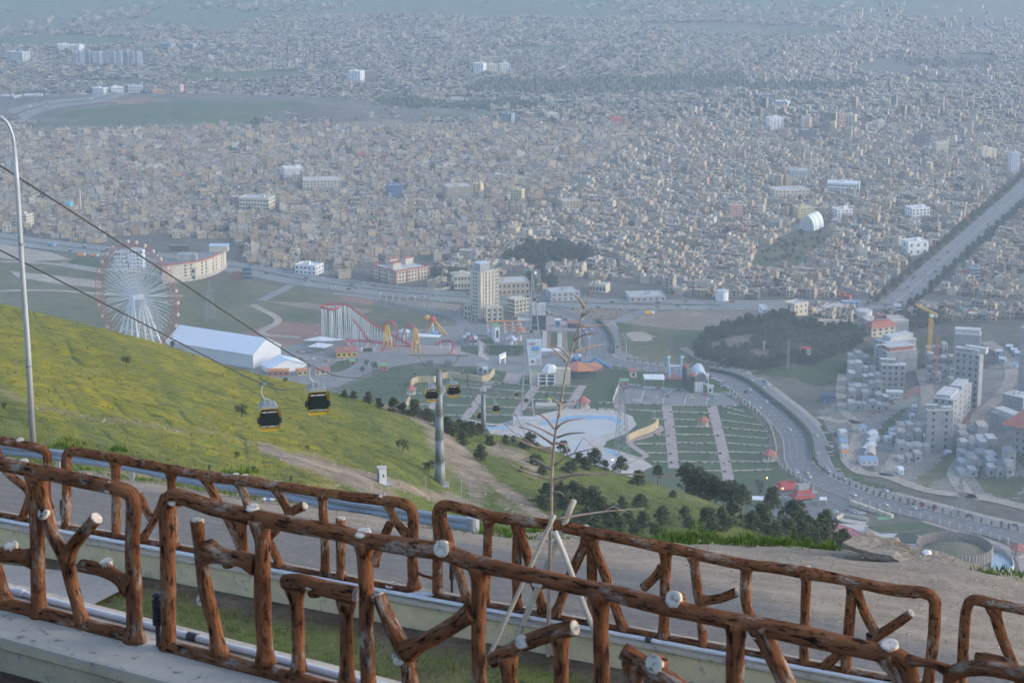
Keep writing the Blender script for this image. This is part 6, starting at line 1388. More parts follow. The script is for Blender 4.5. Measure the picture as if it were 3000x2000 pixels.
def cascade(label, k, x0, y0, x1, y1, n, m):
 """stepped rows of bare concrete rooms climbing the slope"""
 P = g(k, x0, y0); root = empty('stepped_foundation', P, 0, label, 'foundation', 'stepped concrete foundations')
 for i in range(n):
  for j in range(n):
   if i+j > n+1 or random.random() < 0.1: continue
   t = i/max(1, n-1); s_ = j/max(1, n-1); Q = g(k, x0+(x1-x0)*t, y0+(y1-y0)*s_); w = (x1-x0)/n*ppm(Q)*MAPS[k][2]*random.uniform(1.0, 1.35); h = random.uniform(3, 5.5)+j*1.3+random.choice((0, 0, 2.8))
   mb = MB(); a = Q-P; mb.box(a.x-w/2, a.x+w/2, a.y, a.y+w*2.0, a.z-3, a.z+h); o = mb.build('room_shell', m_conc, root)
   mb = MB(); mb.box(a.x-w/2+0.5, a.x+w/2-0.5, a.y+0.5, a.y+w*2.0-0.5, a.z+h+0.003, a.z+h+0.12); mb.build('room_slab', random.choice((m_conc2, m_stone, m_conc)), root)
   if random.random() < 0.6: window(root, a.x+random.uniform(-0.2, 0.2)*w, a.y, a.z+h*0.5, 1.5, 1.9, 0, 0.2, 'opening')
cascade('stepped concrete rooms below the front left block', 'b', 275, 870, 560, 520, 6, m_conc); cascade('stepped concrete rooms in front of the white decked row', 'b', 690, 1300, 900, 1080, 4, m_conc); cascade('stepped concrete rooms in front of the red hipped roof block', 'b', 1210, 1420, 1600, 1150, 6, m_conc)
cascade('stepped concrete rooms with red formwork beside the tallest tower', 'b', 930, 640, 1110, 420, 4, m_conc)
def lattice(name, label, foot, top, wb, wt, m, cat, arms=(), nseg=9, cab=None):
 h = top; root = empty(name, foot, 0.3, label, cat); mb = MB()
 legs = [[(sx*(wb+(wt-wb)*t)/2, sy*(wb+(wt-wb)*t)/2, -1 if t == 0 else h*t) for t in [i/nseg for i in range(nseg+1)]] for sx, sy in ((-1, -1), (1, -1), (1, 1), (-1, 1))]
 r = max(0.10, wb*0.013)
 for L in legs: mb = MB(); mb.tube(L, r*1.5, 4); mb.build('leg', m, root)
 mb = MB()
 for i in range(nseg):
  for a in range(4):
   b = (a+1) % 4; mb.tube([legs[a][i], legs[b][i+1]], r, 3); mb.tube([legs[b][i], legs[a][i+1]], r, 3)
 tag(mb.build('bracing', m, root), kind='stuff')
 for z, L in arms: mb = MB(); mb.tube([(-L, 0, h*z), (L, 0, h*z)], r*1.6, 4); mb.tube([(-L, 0, h*z), (0, 0, h*z+L*0.35)], r, 3); mb.tube([(L, 0, h*z), (0, 0, h*z+L*0.35)], r, 3); mb.build('cross_arm', m, root)
 return root
m_tw = mat('lattice_steel', (0.20, 0.22, 0.24), 0.6, 0.1, 0.5)
P = g('s', 1780, 905); lattice('power_pylon', 'tall thin lattice power pylon inside the round fence', P, hgt(P, 's', 1780, 290), 9, 1.2, m_tw, 'pylon', ((0.62, 6), (0.75, 5), (0.88, 4)), 12)
P = g('r', 250, 1175); lattice('power_pylon', 'lattice power pylon rising beside the white rink', P, hgt(P, 'r', 240, 400), 9, 1.4, m_tw, 'pylon', ((0.7, 7), (0.82, 6), (0.92, 5)), 12)
P = g('f', 1700, 1205); lattice('power_pylon', 'faint lattice power pylon on the meadow right of the ferris wheel', P, hgt(P, 'f', 1700, 640), 9, 1.4, m_tw, 'pylon', ((0.7, 7), (0.85, 5)), 9)
P = g('p', 70, 720); lattice('power_pylon', 'lattice mast among the fairground booths', P, hgt(P, 'p', 70, 470), 8, 1.4, m_tw, 'pylon', ((0.75, 6), (0.9, 4)), 8)
P = g(6, 1880, 800); lattice('power_pylon', 'lattice power pylon behind the building site', P, hgt(P, 6, 1880, 400), 9, 1.3, m_tw, 'pylon', ((0.72, 7), (0.87, 5)), 10)
P = g('b', 915, 480); r_ = lattice('tower_crane', 'yellow tower crane mast in the building site', P, hgt(P, 'b', 915, 45), 2.4, 2.4, m_yelp, 'crane', (), 22)
mb = MB(); h_ = hgt(P, 'b', 915, 45); mb.box(-0.8, 0.8, -9, 24, h_+0.01, h_+1.2); mb.build('jib', m_yelp, r_); mb = MB(); mb.box(-1.2, 1.2, -9, -6.5, h_-2.0, h_); mb.build('counterweight', m_conc, r_); mb = MB(); mb.box(-1.3, 1.3, -2.5, 0, h_-3, h_-0.2); mb.build('cab', m_white, r_)
P = g('b', 972, 640); lattice('tower_crane', 'dark red hoist mast right of the yellow crane', P, hgt(P, 'b', 972, 235), 2.0, 2.0, m_redt, 'crane', (), 16)
P = g(6, 725, 1130); lattice('radio_mast', 'slim radio mast in front of the grove', P, hgt(P, 6, 725, 925), 2.0, 0.8, m_tw, 'mast', (), 12)
# arched tents
def arch_tent(label, x0, y0, x1, y1, r, m):
 a, b = g('b', x0, y0), g('b', x1, y1); d = b-a; L = d.length; root = empty('arched_tent', a, atan2(d.y, d.x), label, 'tent', 'arched tents on the site'); rr = r*ppm(a)*0.2749; k = 12; mb = MB()
 for j in range(9):
  for i in range(k+1): t = pi*i/k; e = 1+0.03*sin(j*pi); mb.v.append((L*j/8, rr*cos(t), rr*1.05*sin(t)))
 for j in range(8):
  for i in range(k): n = j*(k+1)+i; mb.f.append((n, n+1, n+k+2, n+k+1)); mb.c.append(None)
 mb.f.append(tuple(range(k+1))); mb.c.append(None); mb.f.append(tuple(8*(k+1)+i for i in reversed(range(k+1)))); mb.c.append(None); mb.build('skin', m, root, True)
 for j in range(5): mb = MB(); x = L*j/4; mb.tube([(x, rr*1.01*cos(pi*i/k), rr*1.06*sin(pi*i/k)) for i in range(k+1)], 0.12, 4); mb.build('hoop', m_steel, root)
m_tent = mat('tent_skin', (0.58, 0.59, 0.60), 0.7, 0.08, 0.2)
arch_tent('rearmost white arched tent of four', 395, 1095, 455, 1060, 46, m_tent); arch_tent('second white arched tent from the rear', 405, 1150, 470, 1105, 46, m_tent); arch_tent('third white arched tent from the rear', 370, 1215, 440, 1150, 44, m_tent); arch_tent('front cream arched tent of four', 420, 1258, 425, 1200, 48, mat('tent_cream', (0.52, 0.46, 0.38), 0.7, 0.08, 0.2))
def hut(label, k, x0, y0, x1, y1, dep, h, mw, mr, cat='cabin', name='site_cabin'):
 a, b = g(k, x0, y0), g(k, x1, y1); d = b-a; L = d.length; root = empty(name, a, atan2(d.y, d.x), label, cat, 'site cabins and containers')
 mb = MB(); mb.box(0, L, 0, dep, -0.5, h); mb.build('wall', mw, root); mb = MB(); mb.poly([(-0.4, -0.5, h+0.01), (L+0.4, -0.5, h+0.01), (L+0.4, dep/2, h+1.2), (-0.4, dep/2, h+1.2)]); mb.poly([(-0.4, dep/2, h+1.2), (L+0.4, dep/2, h+1.2), (L+0.4, dep+0.5, h+0.01), (-0.4, dep+0.5, h+0.01)]); mb.build('roof', mr, root)
 for i in range(max(1, int(L/3))): window(root, (i+0.5)*L/max(1, int(L/3)), 0, h*0.55, 1.0, 1.1, 0, 0.1)
 mb = MB(); mb.box(L*0.1, L*0.1+0.9, -0.08, -0.003, 0, 2); mb.build('door', m_steel, root)
m_blr = mat('blue_tin', (0.22, 0.34, 0.46), 0.5, 0.12, 0.3); m_wtin = mat('white_tin', (0.55, 0.57, 0.58), 0.5, 0.1, 0.3)
hut('blue roofed open shed in front of the arched tents', 'b', 350, 1325, 492, 1322, 10, 4, m_wtin, m_blr); hut('small pale blue cabin above the arched tents', 'b', 340, 1050, 396, 1048, 7, 4, m_wtin, m_blr)
for i, (x, y, a, b, c) in enumerate(((178, 1080, m_wtin, m_wtin, 'white'), (182, 1115, m_wtin, m_conc, 'grey'), (186, 1160, m_wtin, m_blr, 'blue roofed'), (192, 1210, m_wtin, m_conc2, 'pale'), (196, 1258, m_wtin, m_or, 'orange ended'))): hut('%s cabin in the row left of the arched tents' % c, 'b', x, y, x+52, y-2, 8, 3.4, a, b)
for i, (x, y) in enumerate(((558, 1140), (608, 1118), (652, 1112), (600, 1075), (640, 1062))): hut(('front left', 'front middle', 'front right', 'rear left', 'rear right')[i]+' white cabin of the cluster on the site road', 'b', x, y, x+46, y-2, 6, 4.5, m_wtin, m_wtin)
for i, (x, y) in enumerate(((775, 870), (757, 945), (1063, 1240), (1086, 1238))): hut(('white cabin beside the front block', 'white cabin below the cabin beside the front block', 'left one of two tiny white cabins on the slope', 'right one of two tiny white cabins on the slope')[i], 'b', x, y, x+(40 if i < 2 else 20), y-2, 5, 4 if i < 2 else 2.6, m_wtin, m_wtin)
for i, (x, y) in enumerate(((1470, 405), (1500, 470), (1560, 365), (1600, 395), (1630, 420), (1600, 515))): hut(('upper', 'lower', 'first', 'second', 'third', 'last')[i]+' blue container cabin of the site camp at right', 'b', x, y, x+52, y-2, 6, 4, m_blr if i != 5 else m_wtin, m_wtin if i < 5 else m_blr)
hut('lone white caravan box on the bare slope', 'b', 668, 1400, 705, 1398, 7, 4, m_white, m_white); hut('long corrugated store shed at the foot of the front left block', 'b', 560, 770, 695, 765, 7, 6, m_wtin, m_wtin); hut('dark blue tarpaulin store near the grove slope', 'b', 30, 800, 115, 800, 8, 6, mat('navy_tarp', (0.06, 0.10, 0.19), 0.7, 0.2, 0.3), mat('navy_tarp'))
hut('red roofed caretaker hut in the grove', 6, 820, 1042, 880, 1042, 8, 6, m_creamw, m_redp); hut('tiny pale hut at the edge of the grove', 6, 265, 1095, 310, 1095, 6, 4, m_conc2, m_conc2)
P = g(6, 550, 1000); building3('stone_turret', 'small stone turret on the grove hill', g(6, 535, 995), P, g(6, 565, 1000), hgt(P, 6, 550, 948), m_stone)
# halls and tanks at the edge of town
def tank(label, k, x, y, r, vt, name='water_tank'):
 P = g(k, x, y); rr = r*ppm(P)*MAPS[k][2]; h = hgt(P, k, x, vt); root = empty(name, P, 0, label, 'water tank'); mb = MB(); mb.lathe([(rr, -1), (rr, h)], seg=24); mb.build('shell', m_white, root, False); mb = MB(); mb.lathe([(rr+0.15, h+0.003), (rr+0.15, h+0.4), (0.2, h+1.6)], seg=24); mb.build('lid', m_conc2, root); mb = MB(); mb.box(-0.3, 0.3, -rr-0.3, -rr-0.004, 0, h); mb.build('ladder', m_steel, root)
tank('wide white water tank above the grove', 6, 1246, 780, 58, 728); tank('tall white water tank beside the ring road', 6, 270, 655, 45, 592)
P = g(6, 1290, 868); building3('flat_hall', 'dark walled hall with wide pale flat roof behind the grove', g(6, 1235, 835), P, g(6, 1556, 868), 7, m_conc, roofm=(m_path, m_path));
P = g(6, 1300, 910); r_, L1, L2, s = building3('tan_house', 'tan house with two tiered red roof above the building site', g(6, 1290, 895), P, g(6, 1462, 908), hgt(P, 6, 1300, 855), m_creamw, 2, 4, 1, 2.2)
for t, (e, z) in enumerate(((1.5, 0.6), (-6, 6))):
 h = hgt(P, 6, 1300, 855); mb = MB(); a, b, c, d = -e, L1+e, -e, max(10, L2)+e; mb.poly([(a, c, h+z), (b, c, h+z), (b-4, c+4, h+z+4.5), (a+4, c+4, h+z+4.5)]); mb.poly([(b, c, h+z), (b, d, h+z), (b-4, d-4, h+z+4.5), (b-4, c+4, h+z+4.5)]); mb.poly([(a, d, h+z), (a, c, h+z), (a+4, c+4, h+z+4.5), (a+4, d-4, h+z+4.5)]); mb.poly([(a+4, c+4, h+z+4.5), (b-4, c+4, h+z+4.5), (b-4, d-4, h+z+4.5), (a+4, d-4, h+z+4.5)]); mb.build('roof_tier', m_redt, r_)
P = g(6, 1905, 748); building3('long_white_building', 'long white low building with dark windows and a small gold dome', g(6, 1900, 735), P, g(6, 2195, 745), hgt(P, 6, 1905, 715), m_white, 2, 12, 1, 2.0)
for (lab, k, x, y, x1, vt, m) in (('small tan houses cluster block by the ring road, left', 6, 770, 765, 860, 690, m_creamw), ('pinkish walled yard building by the ring road', 6, 990, 765, 1140, 718, m_pave), ('blue grey glass shop by the ring road', 6, 1100, 712, 1220, 672, m_blr), ('grey shed with flat roof below the pinkish yard', 6, 910, 765, 990, 740, m_conc), ('white site wagon on the vacant lot', 6, 550, 750, 592, 722, m_white), ('red roofed white corner house at the avenue mouth', 6, 1462, 740, 1505, 700, m_white)):
 P = g(k, x, y); building3('edge_building', lab, g(k, x-8, y-12), P, g(k, x1, y-2), hgt(P, k, x, vt), m, 2, 3, 1)
P = g(6, 1885, 505); building3('red_roofed_house', 'house with bright red roof right of the avenue', g(6, 1880, 495), P, g(6, 1965, 503), hgt(P, 6, 1885, 470), m_white, 2, 4, 1, roofm=(m_redp, m_redp))
def arched_hall():
 a, b = g(6, 800, 172), g(6, 905, 182); d = b-a; L = d.length; root = empty('arched_hall', a, atan2(d.y, d.x), 'white and green striped arched sports hall above the garden', 'hall'); k = 14; dep = 30
 for j in range(7):
  mb = MB(); y0, y1 = dep*j/7, dep*(j+1)/7
  for i in range(k): t0, t1 = pi*i/k, pi*(i+1)/k; f = lambda t, y: (L/2-L/2*cos(t), y, 16*sin(t)); mb.quad(f(t0, y0), f(t1, y0), f(t1, y1), f(t0, y1))
  mb.build('roof_band', (m_white, mat('pale_green', (0.38, 0.52, 0.42), 0.6, 0.05), m_white)[j % 3], root)
 mb = MB(); mb.poly([(L/2-L/2*cos(pi*i/k), 0.02, 16*sin(pi*i/k)) for i in range(k+1)]); mb.build('end_wall', m_conc2, root)
arched_hall()
def mosque(lab, u, v, r, mr=None, minaret=None):
 P = G(u, v); rr = r*ppm(P); root = empty('mosque', P, 0.2, lab, 'mosque'); mb = MB(); mb.box(-rr*2.4, rr*2.4, -rr*2, rr*2, -0.5, rr*1.2); mb.build('hall', m_creamw, root); mb = MB(); mb.lathe([(rr*1.05, rr*1.2), (rr*1.05, rr*1.7)], seg=14); mb.build('drum', m_creamw, root)
 mb = MB(); mb.lathe([(rr*cos(t), rr*1.7+rr*1.15*sin(t)) for t in [i*pi/2/6 for i in range(6)]]+[(0.05, rr*2.9)], seg=16); mb.build('dome', mr or mat('turquoise', (0.05, 0.36, 0.50), 0.5, 0.1, 0.5), root, True)
 for i in range(5): window(root, -rr*2+i*rr, -rr*2, rr*0.6, rr*0.4, rr*0.7)
 mb = MB(); mb.lathe([(rr*0.28, 0), (rr*0.25, rr*5), (rr*0.4, rr*5.1), (rr*0.4, rr*5.4), (rr*0.2, rr*5.5), (0.05, rr*6.5)], rr*2.9, 0, 8); mb.build('minaret', minaret or m_creamw, root)
mosque('mosque with turquoise dome near the left edge of the city', 160, 486, 8.5); mosque('small mosque with mint green dome and turquoise minaret', 1707, 433, 4.5, mat('mint', (0.25, 0.52, 0.45), 0.5, 0.1), mat('turquoise')); mosque('mosque with small gold dome behind the building site', 2228, 716, 4.5, mat('gold_dome', (0.50, 0.36, 0.08), 0.4, 0.1))
# filling station
def station(lab, x0, y0, x1, y1, xl, yl, vt, tower=False):
 P = g('s', x0, y0); h = hgt(P, 's', x0, vt); root, L1, L2, s = building3('filling_station', lab, g('s', xl, yl), P, g('s', x1, y1), h, mat('grey_panel', (0.16, 0.18, 0.20), 0.5, 0.1, 0.3), 1, 4, 2, 2.5, 2.2, roofm=(m_conc, m_redp), parapet=2.2)
 ya, yb = (-2.0, L2+2) if s > 0 else (-L2-2, 2); mb = MB(); mb.box(-2, L1+2, ya, yb, h*0.66, h*0.66+1.6); mb.build('fascia', m_redp, root)
 if tower: mb = MB(); mb.box(1.5, L1-1.5, min(ya, yb)+3, max(ya, yb)-3, h+2.21, h+6); mb.build('upper_box', m_conc, root)
station('grey filling station shop with red fascia, the rear one', 258, 440, 388, 425, 222, 420, 372); station('grey filling station office with red bands, the front one', 395, 530, 522, 515, 350, 505, 440, True)
# round fence with mound
def round_fence():
 P = g('s', 1750, 960); rr = 318*ppm(P)*0.26667; root = empty('round_fence', P, 0, 'round brown fence enclosing the foot of the power pylon', 'fence'); n = 64; h = 7.4
 for i in range(n):
  a, b = 2*pi*i/n, 2*pi*(i+1)/n; mb = MB()
  for r in (rr, rr-0.25): mb.quad((r*cos(a), r*sin(a), -0.5), (r*cos(b), r*sin(b), -0.5), (r*cos(b), r*sin(b), h), (r*cos(a), r*sin(a), h))
  mb.quad((rr*cos(a), rr*sin(a), h), (rr*cos(b), rr*sin(b), h), ((rr-0.25)*cos(b), (rr-0.25)*sin(b), h), ((rr-0.25)*cos(a), (rr-0.25)*sin(a), h)); mb.build('panel', mat('fence_brown', (0.20, 0.165, 0.145), 0.8, 0.2, 0.4), root)
  mb = MB(); mb.tube([((rr+0.25)*cos(a), (rr+0.25)*sin(a), -0.5), ((rr+0.25)*cos(a), (rr+0.25)*sin(a), h+0.4)], 0.28, 4); mb.build('post', m_stone, root)
 mb = MB(); mb.lathe([(rr-2.5, 0), (rr-3.5, 2.8), (rr*0.5, 5.2), (0.3, 6.0)], seg=40); o = mb.build('mound', attr_mat('mound_soil', [((0.20, 0.16, 0.115), (0.10, 0.11, 0.05), 0.08)]), None, True); o.location = P; tag(o, kind='structure')
 b = sheet('flower_bed', [Vector((g('s', 1350, 815).x+30*ppm(P)*cos(t)*1.0, g('s', 1350, 815).y+10*sin(t), 0.3)) for t in [i*pi/12 for i in range(24)]], m_hedge, raw=True)
round_fence()
wallrun('ramp_wall', ql('s', (740, 650), (800, 628), (1010, 668)), 0.5, 2.5, m_creamw, 'cream ramp wall between forecourt and running track'); wallrun('ramp_wall', ql('s', (980, 745), (1060, 800), (1060, 790)), 0.5, 3, m_creamw, 'cream wall at the rim of the white plaza'); wallrun('ramp_wall', ql('s', (1090, 900), (1080, 860), (1140, 850), (1140, 895)), 0.5, 4, m_creamw, 'cream square ramp wall near the running track')
wallrun('pool_wall', ql('s', (2085, 915), (2180, 945), (2250, 1010), (2262, 1080), (2200, 1130), (2120, 1140)), 0.6, 3, m_conc2, 'curved railing wall round the crescent pool')
for i in range(5): a = 860+i*75; wallrun('stair_wall', ql('s', (a, 525+i*22), (a+60, 548+i*22)), 2.0, 3.4-i*0.3, m_creamw, ('first', 'second', 'third', 'fourth', 'fifth')[i]+' cream block of the stepped wall below the highway fence, from the left')
# fences with posts along the roads
def post_fence(label, pts, gap=7.0, h=3.2, m=None, thin=False):
 c = ribbon_pts(pts, 1.0); L = 0; last = -99; root = empty('post_fence', c[0], 0, label, 'fence', 'park fences along the roads'); O = c[0]; tops = []
 me = None
 for i in range(1, len(c)):
  L += (c[i]-c[i-1]).length
  if L-last >= gap:
   last = L
   if me is None: mb = MB(); mb.box(-0.4, 0.4, -0.4, 0.4, -0.3, h); mb.box(-0.5, 0.5, -0.5, 0.5, h+0.002, h+0.35); me = mb.mesh('post', m or m_creamw)
   p = c[i]; inst('post', me, root, (p.x-O.x, p.y-O.y, gz(p.x, p.y)-O.z))
 for z in (0.6, 1.4, 2.2):
  mb = MB(); mb.tube([(p.x-O.x, p.y-O.y, gz(p.x, p.y)+z-O.z) for p in c[::5]], 0.07, 3); mb.build('rail', m_tw, root)
 mb = MB()
 for i in range(0, len(c)-5, 5):
  a, b = c[i]-O, c[i+5]-O; mb.quad((a.x, a.y, -0.2), (b.x, b.y, -0.2), (b.x, b.y, 0.5), (a.x, a.y, 0.5))
 mb.build('plinth', m_stone, root)
post_fence('park fence with cream posts below the highway at lower right', ql('s', (840, 500), (930, 512), (1150, 575), (1480, 652), (1700, 715), (2000, 790), (2240, 868))); post_fence('park fence with cream posts along the highway bend by the lawns', ql('r', (1350, 525), (1450, 600), (1560, 690), (1742, 835))+ql('s', (215, 40), (215, 130), (270, 210), (400, 300), (540, 400)))
post_fence('park fence with cream posts behind the kiosks by the highway', ql('r', (130, 280), (330, 300), (520, 312), (760, 322), (860, 330))); post_fence('fence with cream posts beside the road left of the tower', ql(5, (260, 640), (450, 662), (640, 668), (860, 672))); post_fence('fence with cream posts on the lower side of the tower road', ql(5, (260, 655), (420, 685), (640, 722), (780, 752), (900, 800), (960, 820)))
post_fence('fence with cream posts along the junction road', ql('p', (1200, 290), (1330, 330), (1480, 385), (1590, 430))); post_fence('fence with cream posts at the end of the plaza lawns', ql('p', (1640, 500), (1650, 620), (1630, 760), (1750, 870)))
# ================================================================== TREES AND SHRUBS
def leaf_mat(name, a, b, sc=0.6):
 m, t, bs = nodes(name); bs.inputs['Roughness'].default_value = 0.8; bs.inputs['Specular IOR Level'].default_value = 0.2
 geo = t.nodes.new('ShaderNodeNewGeometry'); oi = t.nodes.new('ShaderNodeObjectInfo')
 mx = t.nodes.new('ShaderNodeMix'); mx.data_type = 'RGBA'; mx.inputs[6].default_value = (*a, 1); mx.inputs[7].default_value = (*b, 1)
 nz = t.nodes.new('ShaderNodeTexNoise'); nz.inputs['Scale'].default_value = sc; nz.inputs['Detail'].default_value = 3; t.links.new(geo.outputs['Position'], nz.inputs['Vector'])
 ad = t.nodes.new('ShaderNodeMath'); ad.operation = 'ADD'; t.links.new(nz.outputs[0], ad.inputs[0]); t.links.new(geo.outputs['Random Per Island'], ad.inputs[1])
 mr = t.nodes.new('ShaderNodeMapRange'); mr.inputs[1].default_value = 0.5; mr.inputs[2].default_value = 1.5; t.links.new(ad.outputs[0], mr.inputs[0]); t.links.new(mr.outputs[0], mx.inputs[0]); t.links.new(mx.outputs[2], bs.inputs['Base Color'])
 MATS[name] = m; return m
m_pine = leaf_mat('pine_needles', (0.026, 0.042, 0.020), (0.095, 0.112, 0.052)); m_olive = leaf_mat('olive_leaves', (0.055, 0.070, 0.045), (0.125, 0.14, 0.095)); m_cyp = leaf_mat('cypress_leaves', (0.025, 0.042, 0.022), (0.065, 0.085, 0.042)); m_dry = leaf_mat('winter_twigs', (0.075, 0.060, 0.045), (0.14, 0.115, 0.085)); m_weed = leaf_mat('fresh_weed', (0.045, 0.10, 0.012), (0.13, 0.21, 0.03), 3.0)
m_trunk = mat('trunk_bark', (0.10, 0.075, 0.055), 0.95, 0.3, 3.0)
def clump_mesh(name, m, centers, n, size, rnd):
 """a crown: each clump is a burst of small leaf faces"""
 mb = MB()
 for (c, r) in centers:
  for _ in range(n):
   d = Vector((rnd.gauss(0, 1), rnd.gauss(0, 1), rnd.gauss(0.15, 0.8))).normalized(); p = Vector(c)+d*r*rnd.uniform(0.35, 1.0); t = Vector((rnd.gauss(0, 1), rnd.gauss(0, 1), rnd.gauss(0, 1))); t = (t-d*t.dot(d)*0.4).normalized(); s = t.cross(d).normalized(); k = size*rnd.uniform(0.6, 1.3)
   mb.quad(p-t*k, p+s*k*0.45, p+t*k+d*k*0.3, p-s*k*0.45)
 return mb.mesh(name, m)
def trunk_mesh(h, r, rnd, limbs=4, z1=0.7):
 mb = MB(); mb.tube([(0, 0, -0.8), (rnd.uniform(-.1, .1)*h*0.2, 0, h*0.3), (rnd.uniform(-.1, .1)*h*0.3, 0.02*h, h*z1), (0, 0, h*0.92)], [r*1.3, r, r*0.6, r*0.15], 6)
 for i in range(limbs): a = rnd.uniform(0, 6.28); z = h*rnd.uniform(0.3, 0.7); mb.tube([(0, 0, z), (cos(a)*h*0.16, sin(a)*h*0.16, z+h*0.10), (cos(a)*h*0.26, sin(a)*h*0.26, z+h*0.16)], [r*0.45, r*0.3, r*0.1], 4)
 return mb.mesh('trunk', m_trunk)
def make_kinds():
 K = {}; rnd = random.Random(3)
 for v in range(5):       # pines, unit height 1
  cs = []; top = rnd.uniform(0.9, 1.0); lean = rnd.uniform(-0.05, 0.05)
  for i in range(44):
   z = rnd.uniform(0.14, 1.0)**0.9; R_ = (0.30+0.08*v/4)*(1-z)**0.5+0.05; a = rnd.uniform(0, 6.28); rr = R_*rnd.uniform(0.25, 1.0); cs.append(((rr*cos(a)+lean*z, rr*sin(a), z*top), 0.105+0.075*(1-z)))
  K['pine%d' % v] = (trunk_mesh(1, 0.022, rnd, 5), clump_mesh('crown', m_pine, cs, 34, 0.046, rnd))
 for v in range(3):
  cs = []
  for i in range(16): a = rnd.uniform(0, 6.28); z = rnd.uniform(0.15, 0.85); rr = 0.42*sqrt(max(0.05, 1-(z-0.4)**2*3))*rnd.uniform(0.2, 1); cs.append(((rr*cos(a), rr*sin(a), z), 0.17))
  K['bush%d' % v] = (trunk_mesh(0.8, 0.03, rnd, 3), clump_mesh('crown', m_pine, cs, 30, 0.055, rnd))
  cs = [((rnd.uniform(-.3, .3), rnd.uniform(-.3, .3), rnd.uniform(0.35, 0.85)), 0.22) for i in range(9)]
  K['olive%d' % v] = (trunk_mesh(0.8, 0.04, rnd, 2), clump_mesh('crown', m_olive, cs, 18, 0.10, rnd)); K['dry%d' % v] = (K['olive%d' % v][0], clump_mesh('crown', m_dry, cs, 16, 0.09, rnd)); K['leafy%d' % v] = (K['olive%d' % v][0], clump_mesh('crown', m_cyp, cs, 18, 0.10, rnd))
  cs = [((rnd.uniform(-.06, .06), rnd.uniform(-.06, .06), 0.08+0.85*i/8), 0.13*(1-i/9.5)+0.02) for i in range(9)]
  K['cyp%d' % v] = (trunk_mesh(0.5, 0.03, rnd, 0), clump_mesh('crown', m_cyp, cs, 12, 0.07, rnd))
 return K
KIND = make_kinds()
def plant(name, kind, P, h, label, group, wide=1.0, cat='tree', nvar=3):
 kk = '%s%d' % (kind, random.randrange(nvar)); t, c = KIND[kk]
 root = empty(name, P, random.uniform(0, 6.28), label, cat, group); root.scale = (h*wide, h*wide, h); inst('trunk', t, root); inst('crown', c, root); return root
def size_word(px): return 'small' if px < 22 else 'middle sized' if px < 36 else 'large' if px < 55 else 'tall'
def hillp(u, v):
 p = hill(u, v)
 if p is None or p.y > 700: p = D(u, v, smooth_interp(hu, hY, u)+15)
 return p
for (u, v, px, lab) in ((290, 840, 28, 'lone dark juniper bush high on the flowering slope'), (10, 940, 20, 'dark juniper bush at the left edge of the flowering slope'), (555, 958, 37, 'dark juniper bush left of the nearer yellow cabin'), (925, 1038, 38, 'dark juniper bush left of the grey pylon'), (986, 1086, 38, 'upright dark juniper beside the foot of the grey pylon'), (545, 1052, 18, 'small dark shrub low on the slope below the cabins'), (480, 1082, 17, 'left one of two small dark shrubs near the guardrail'), (583, 1085, 17, 'right one of two small dark shrubs near the guardrail'), (396, 798, 18, 'small shrub on the hill crest in front of the white hall'), (706, 1033, 15, 'tiny dark shrub on the slope under the farther cabin'), (668, 1104, 13, 'tiny shrub on the bare strip near the guardrail'), (734, 957, 24, 'dark shrub just below the farther yellow cabin'), (655, 878, 14, 'small shrub on the hill crest by the marquee')):
 P = hillp(u, v); plant('juniper_bush', 'bush', P, px*ppm(P), lab, 'juniper bushes on the slope', 0.95, 'bush')
PINES = [(953, 957, 45), (979, 966, 32), (991, 968, 30), (1029, 996, 43), (1012, 985, 34), (1040, 1000, 38), (1055, 992, 34), (1070, 1004, 40), (1084, 1003, 40), (1099, 1000, 32), (790, 912, 20), (845, 925, 30), (812, 915, 22), (870, 935, 26), (905, 945, 38), (925, 950, 30), (1063, 1023, 38), (1103, 1057, 42), (1125, 1022, 27), (1215, 1031, 46), (1230, 1066, 30), (1245, 1089, 28), (1197, 1083, 17), (1294, 1040, 34), (1309, 1085, 34), (1365, 1071, 46), (1425, 1081, 40), (1467, 1116, 42), (1511, 1093, 30), (1470, 1167, 38), (1545, 1142, 20), (1330, 1062, 30), (1345, 1078, 34), (1390, 1080, 28), (1160, 1020, 26), (1180, 1018, 22)]
PINES += [(784+.375*x, 980+.375*y, h*.375) for x, y, h in ((1270, 460, 130), (1340, 450, 130), (1420, 470, 150), (1250, 500, 90), (1380, 500, 120), (1530, 520, 170), (1600, 560, 150), (1720, 500, 90), (1850, 620, 130), (1960, 600, 130), (1560, 660, 140), (1700, 650, 120), (1450, 600, 100), (1400, 560, 90), (1640, 660, 110), (1800, 660, 100), (1920, 660, 90), (1500, 600, 130), (1660, 590, 130), (1760, 590, 100), (1480, 470, 120))]
PINES += [(1568+.375*x, 980+.375*y, h*.375) for x, y, h in ((20, 360, 150), (100, 420, 190), (150, 440, 170), (60, 400, 120), (200, 420, 130), (290, 470, 170), (360, 470, 130), (250, 440, 120), (540, 500, 150), (150, 640, 170), (310, 600, 170), (260, 640, 130), (480, 640, 190), (420, 630, 130), (680, 640, 210), (640, 690, 150), (760, 700, 190), (720, 700, 150), (880, 715, 230), (850, 720, 180), (990, 738, 130), (950, 735, 110), (560, 690, 130), (40, 620, 80), (230, 560, 90), (600, 560, 60), (810, 725, 120), (1040, 742, 60), (10, 560, 90))]
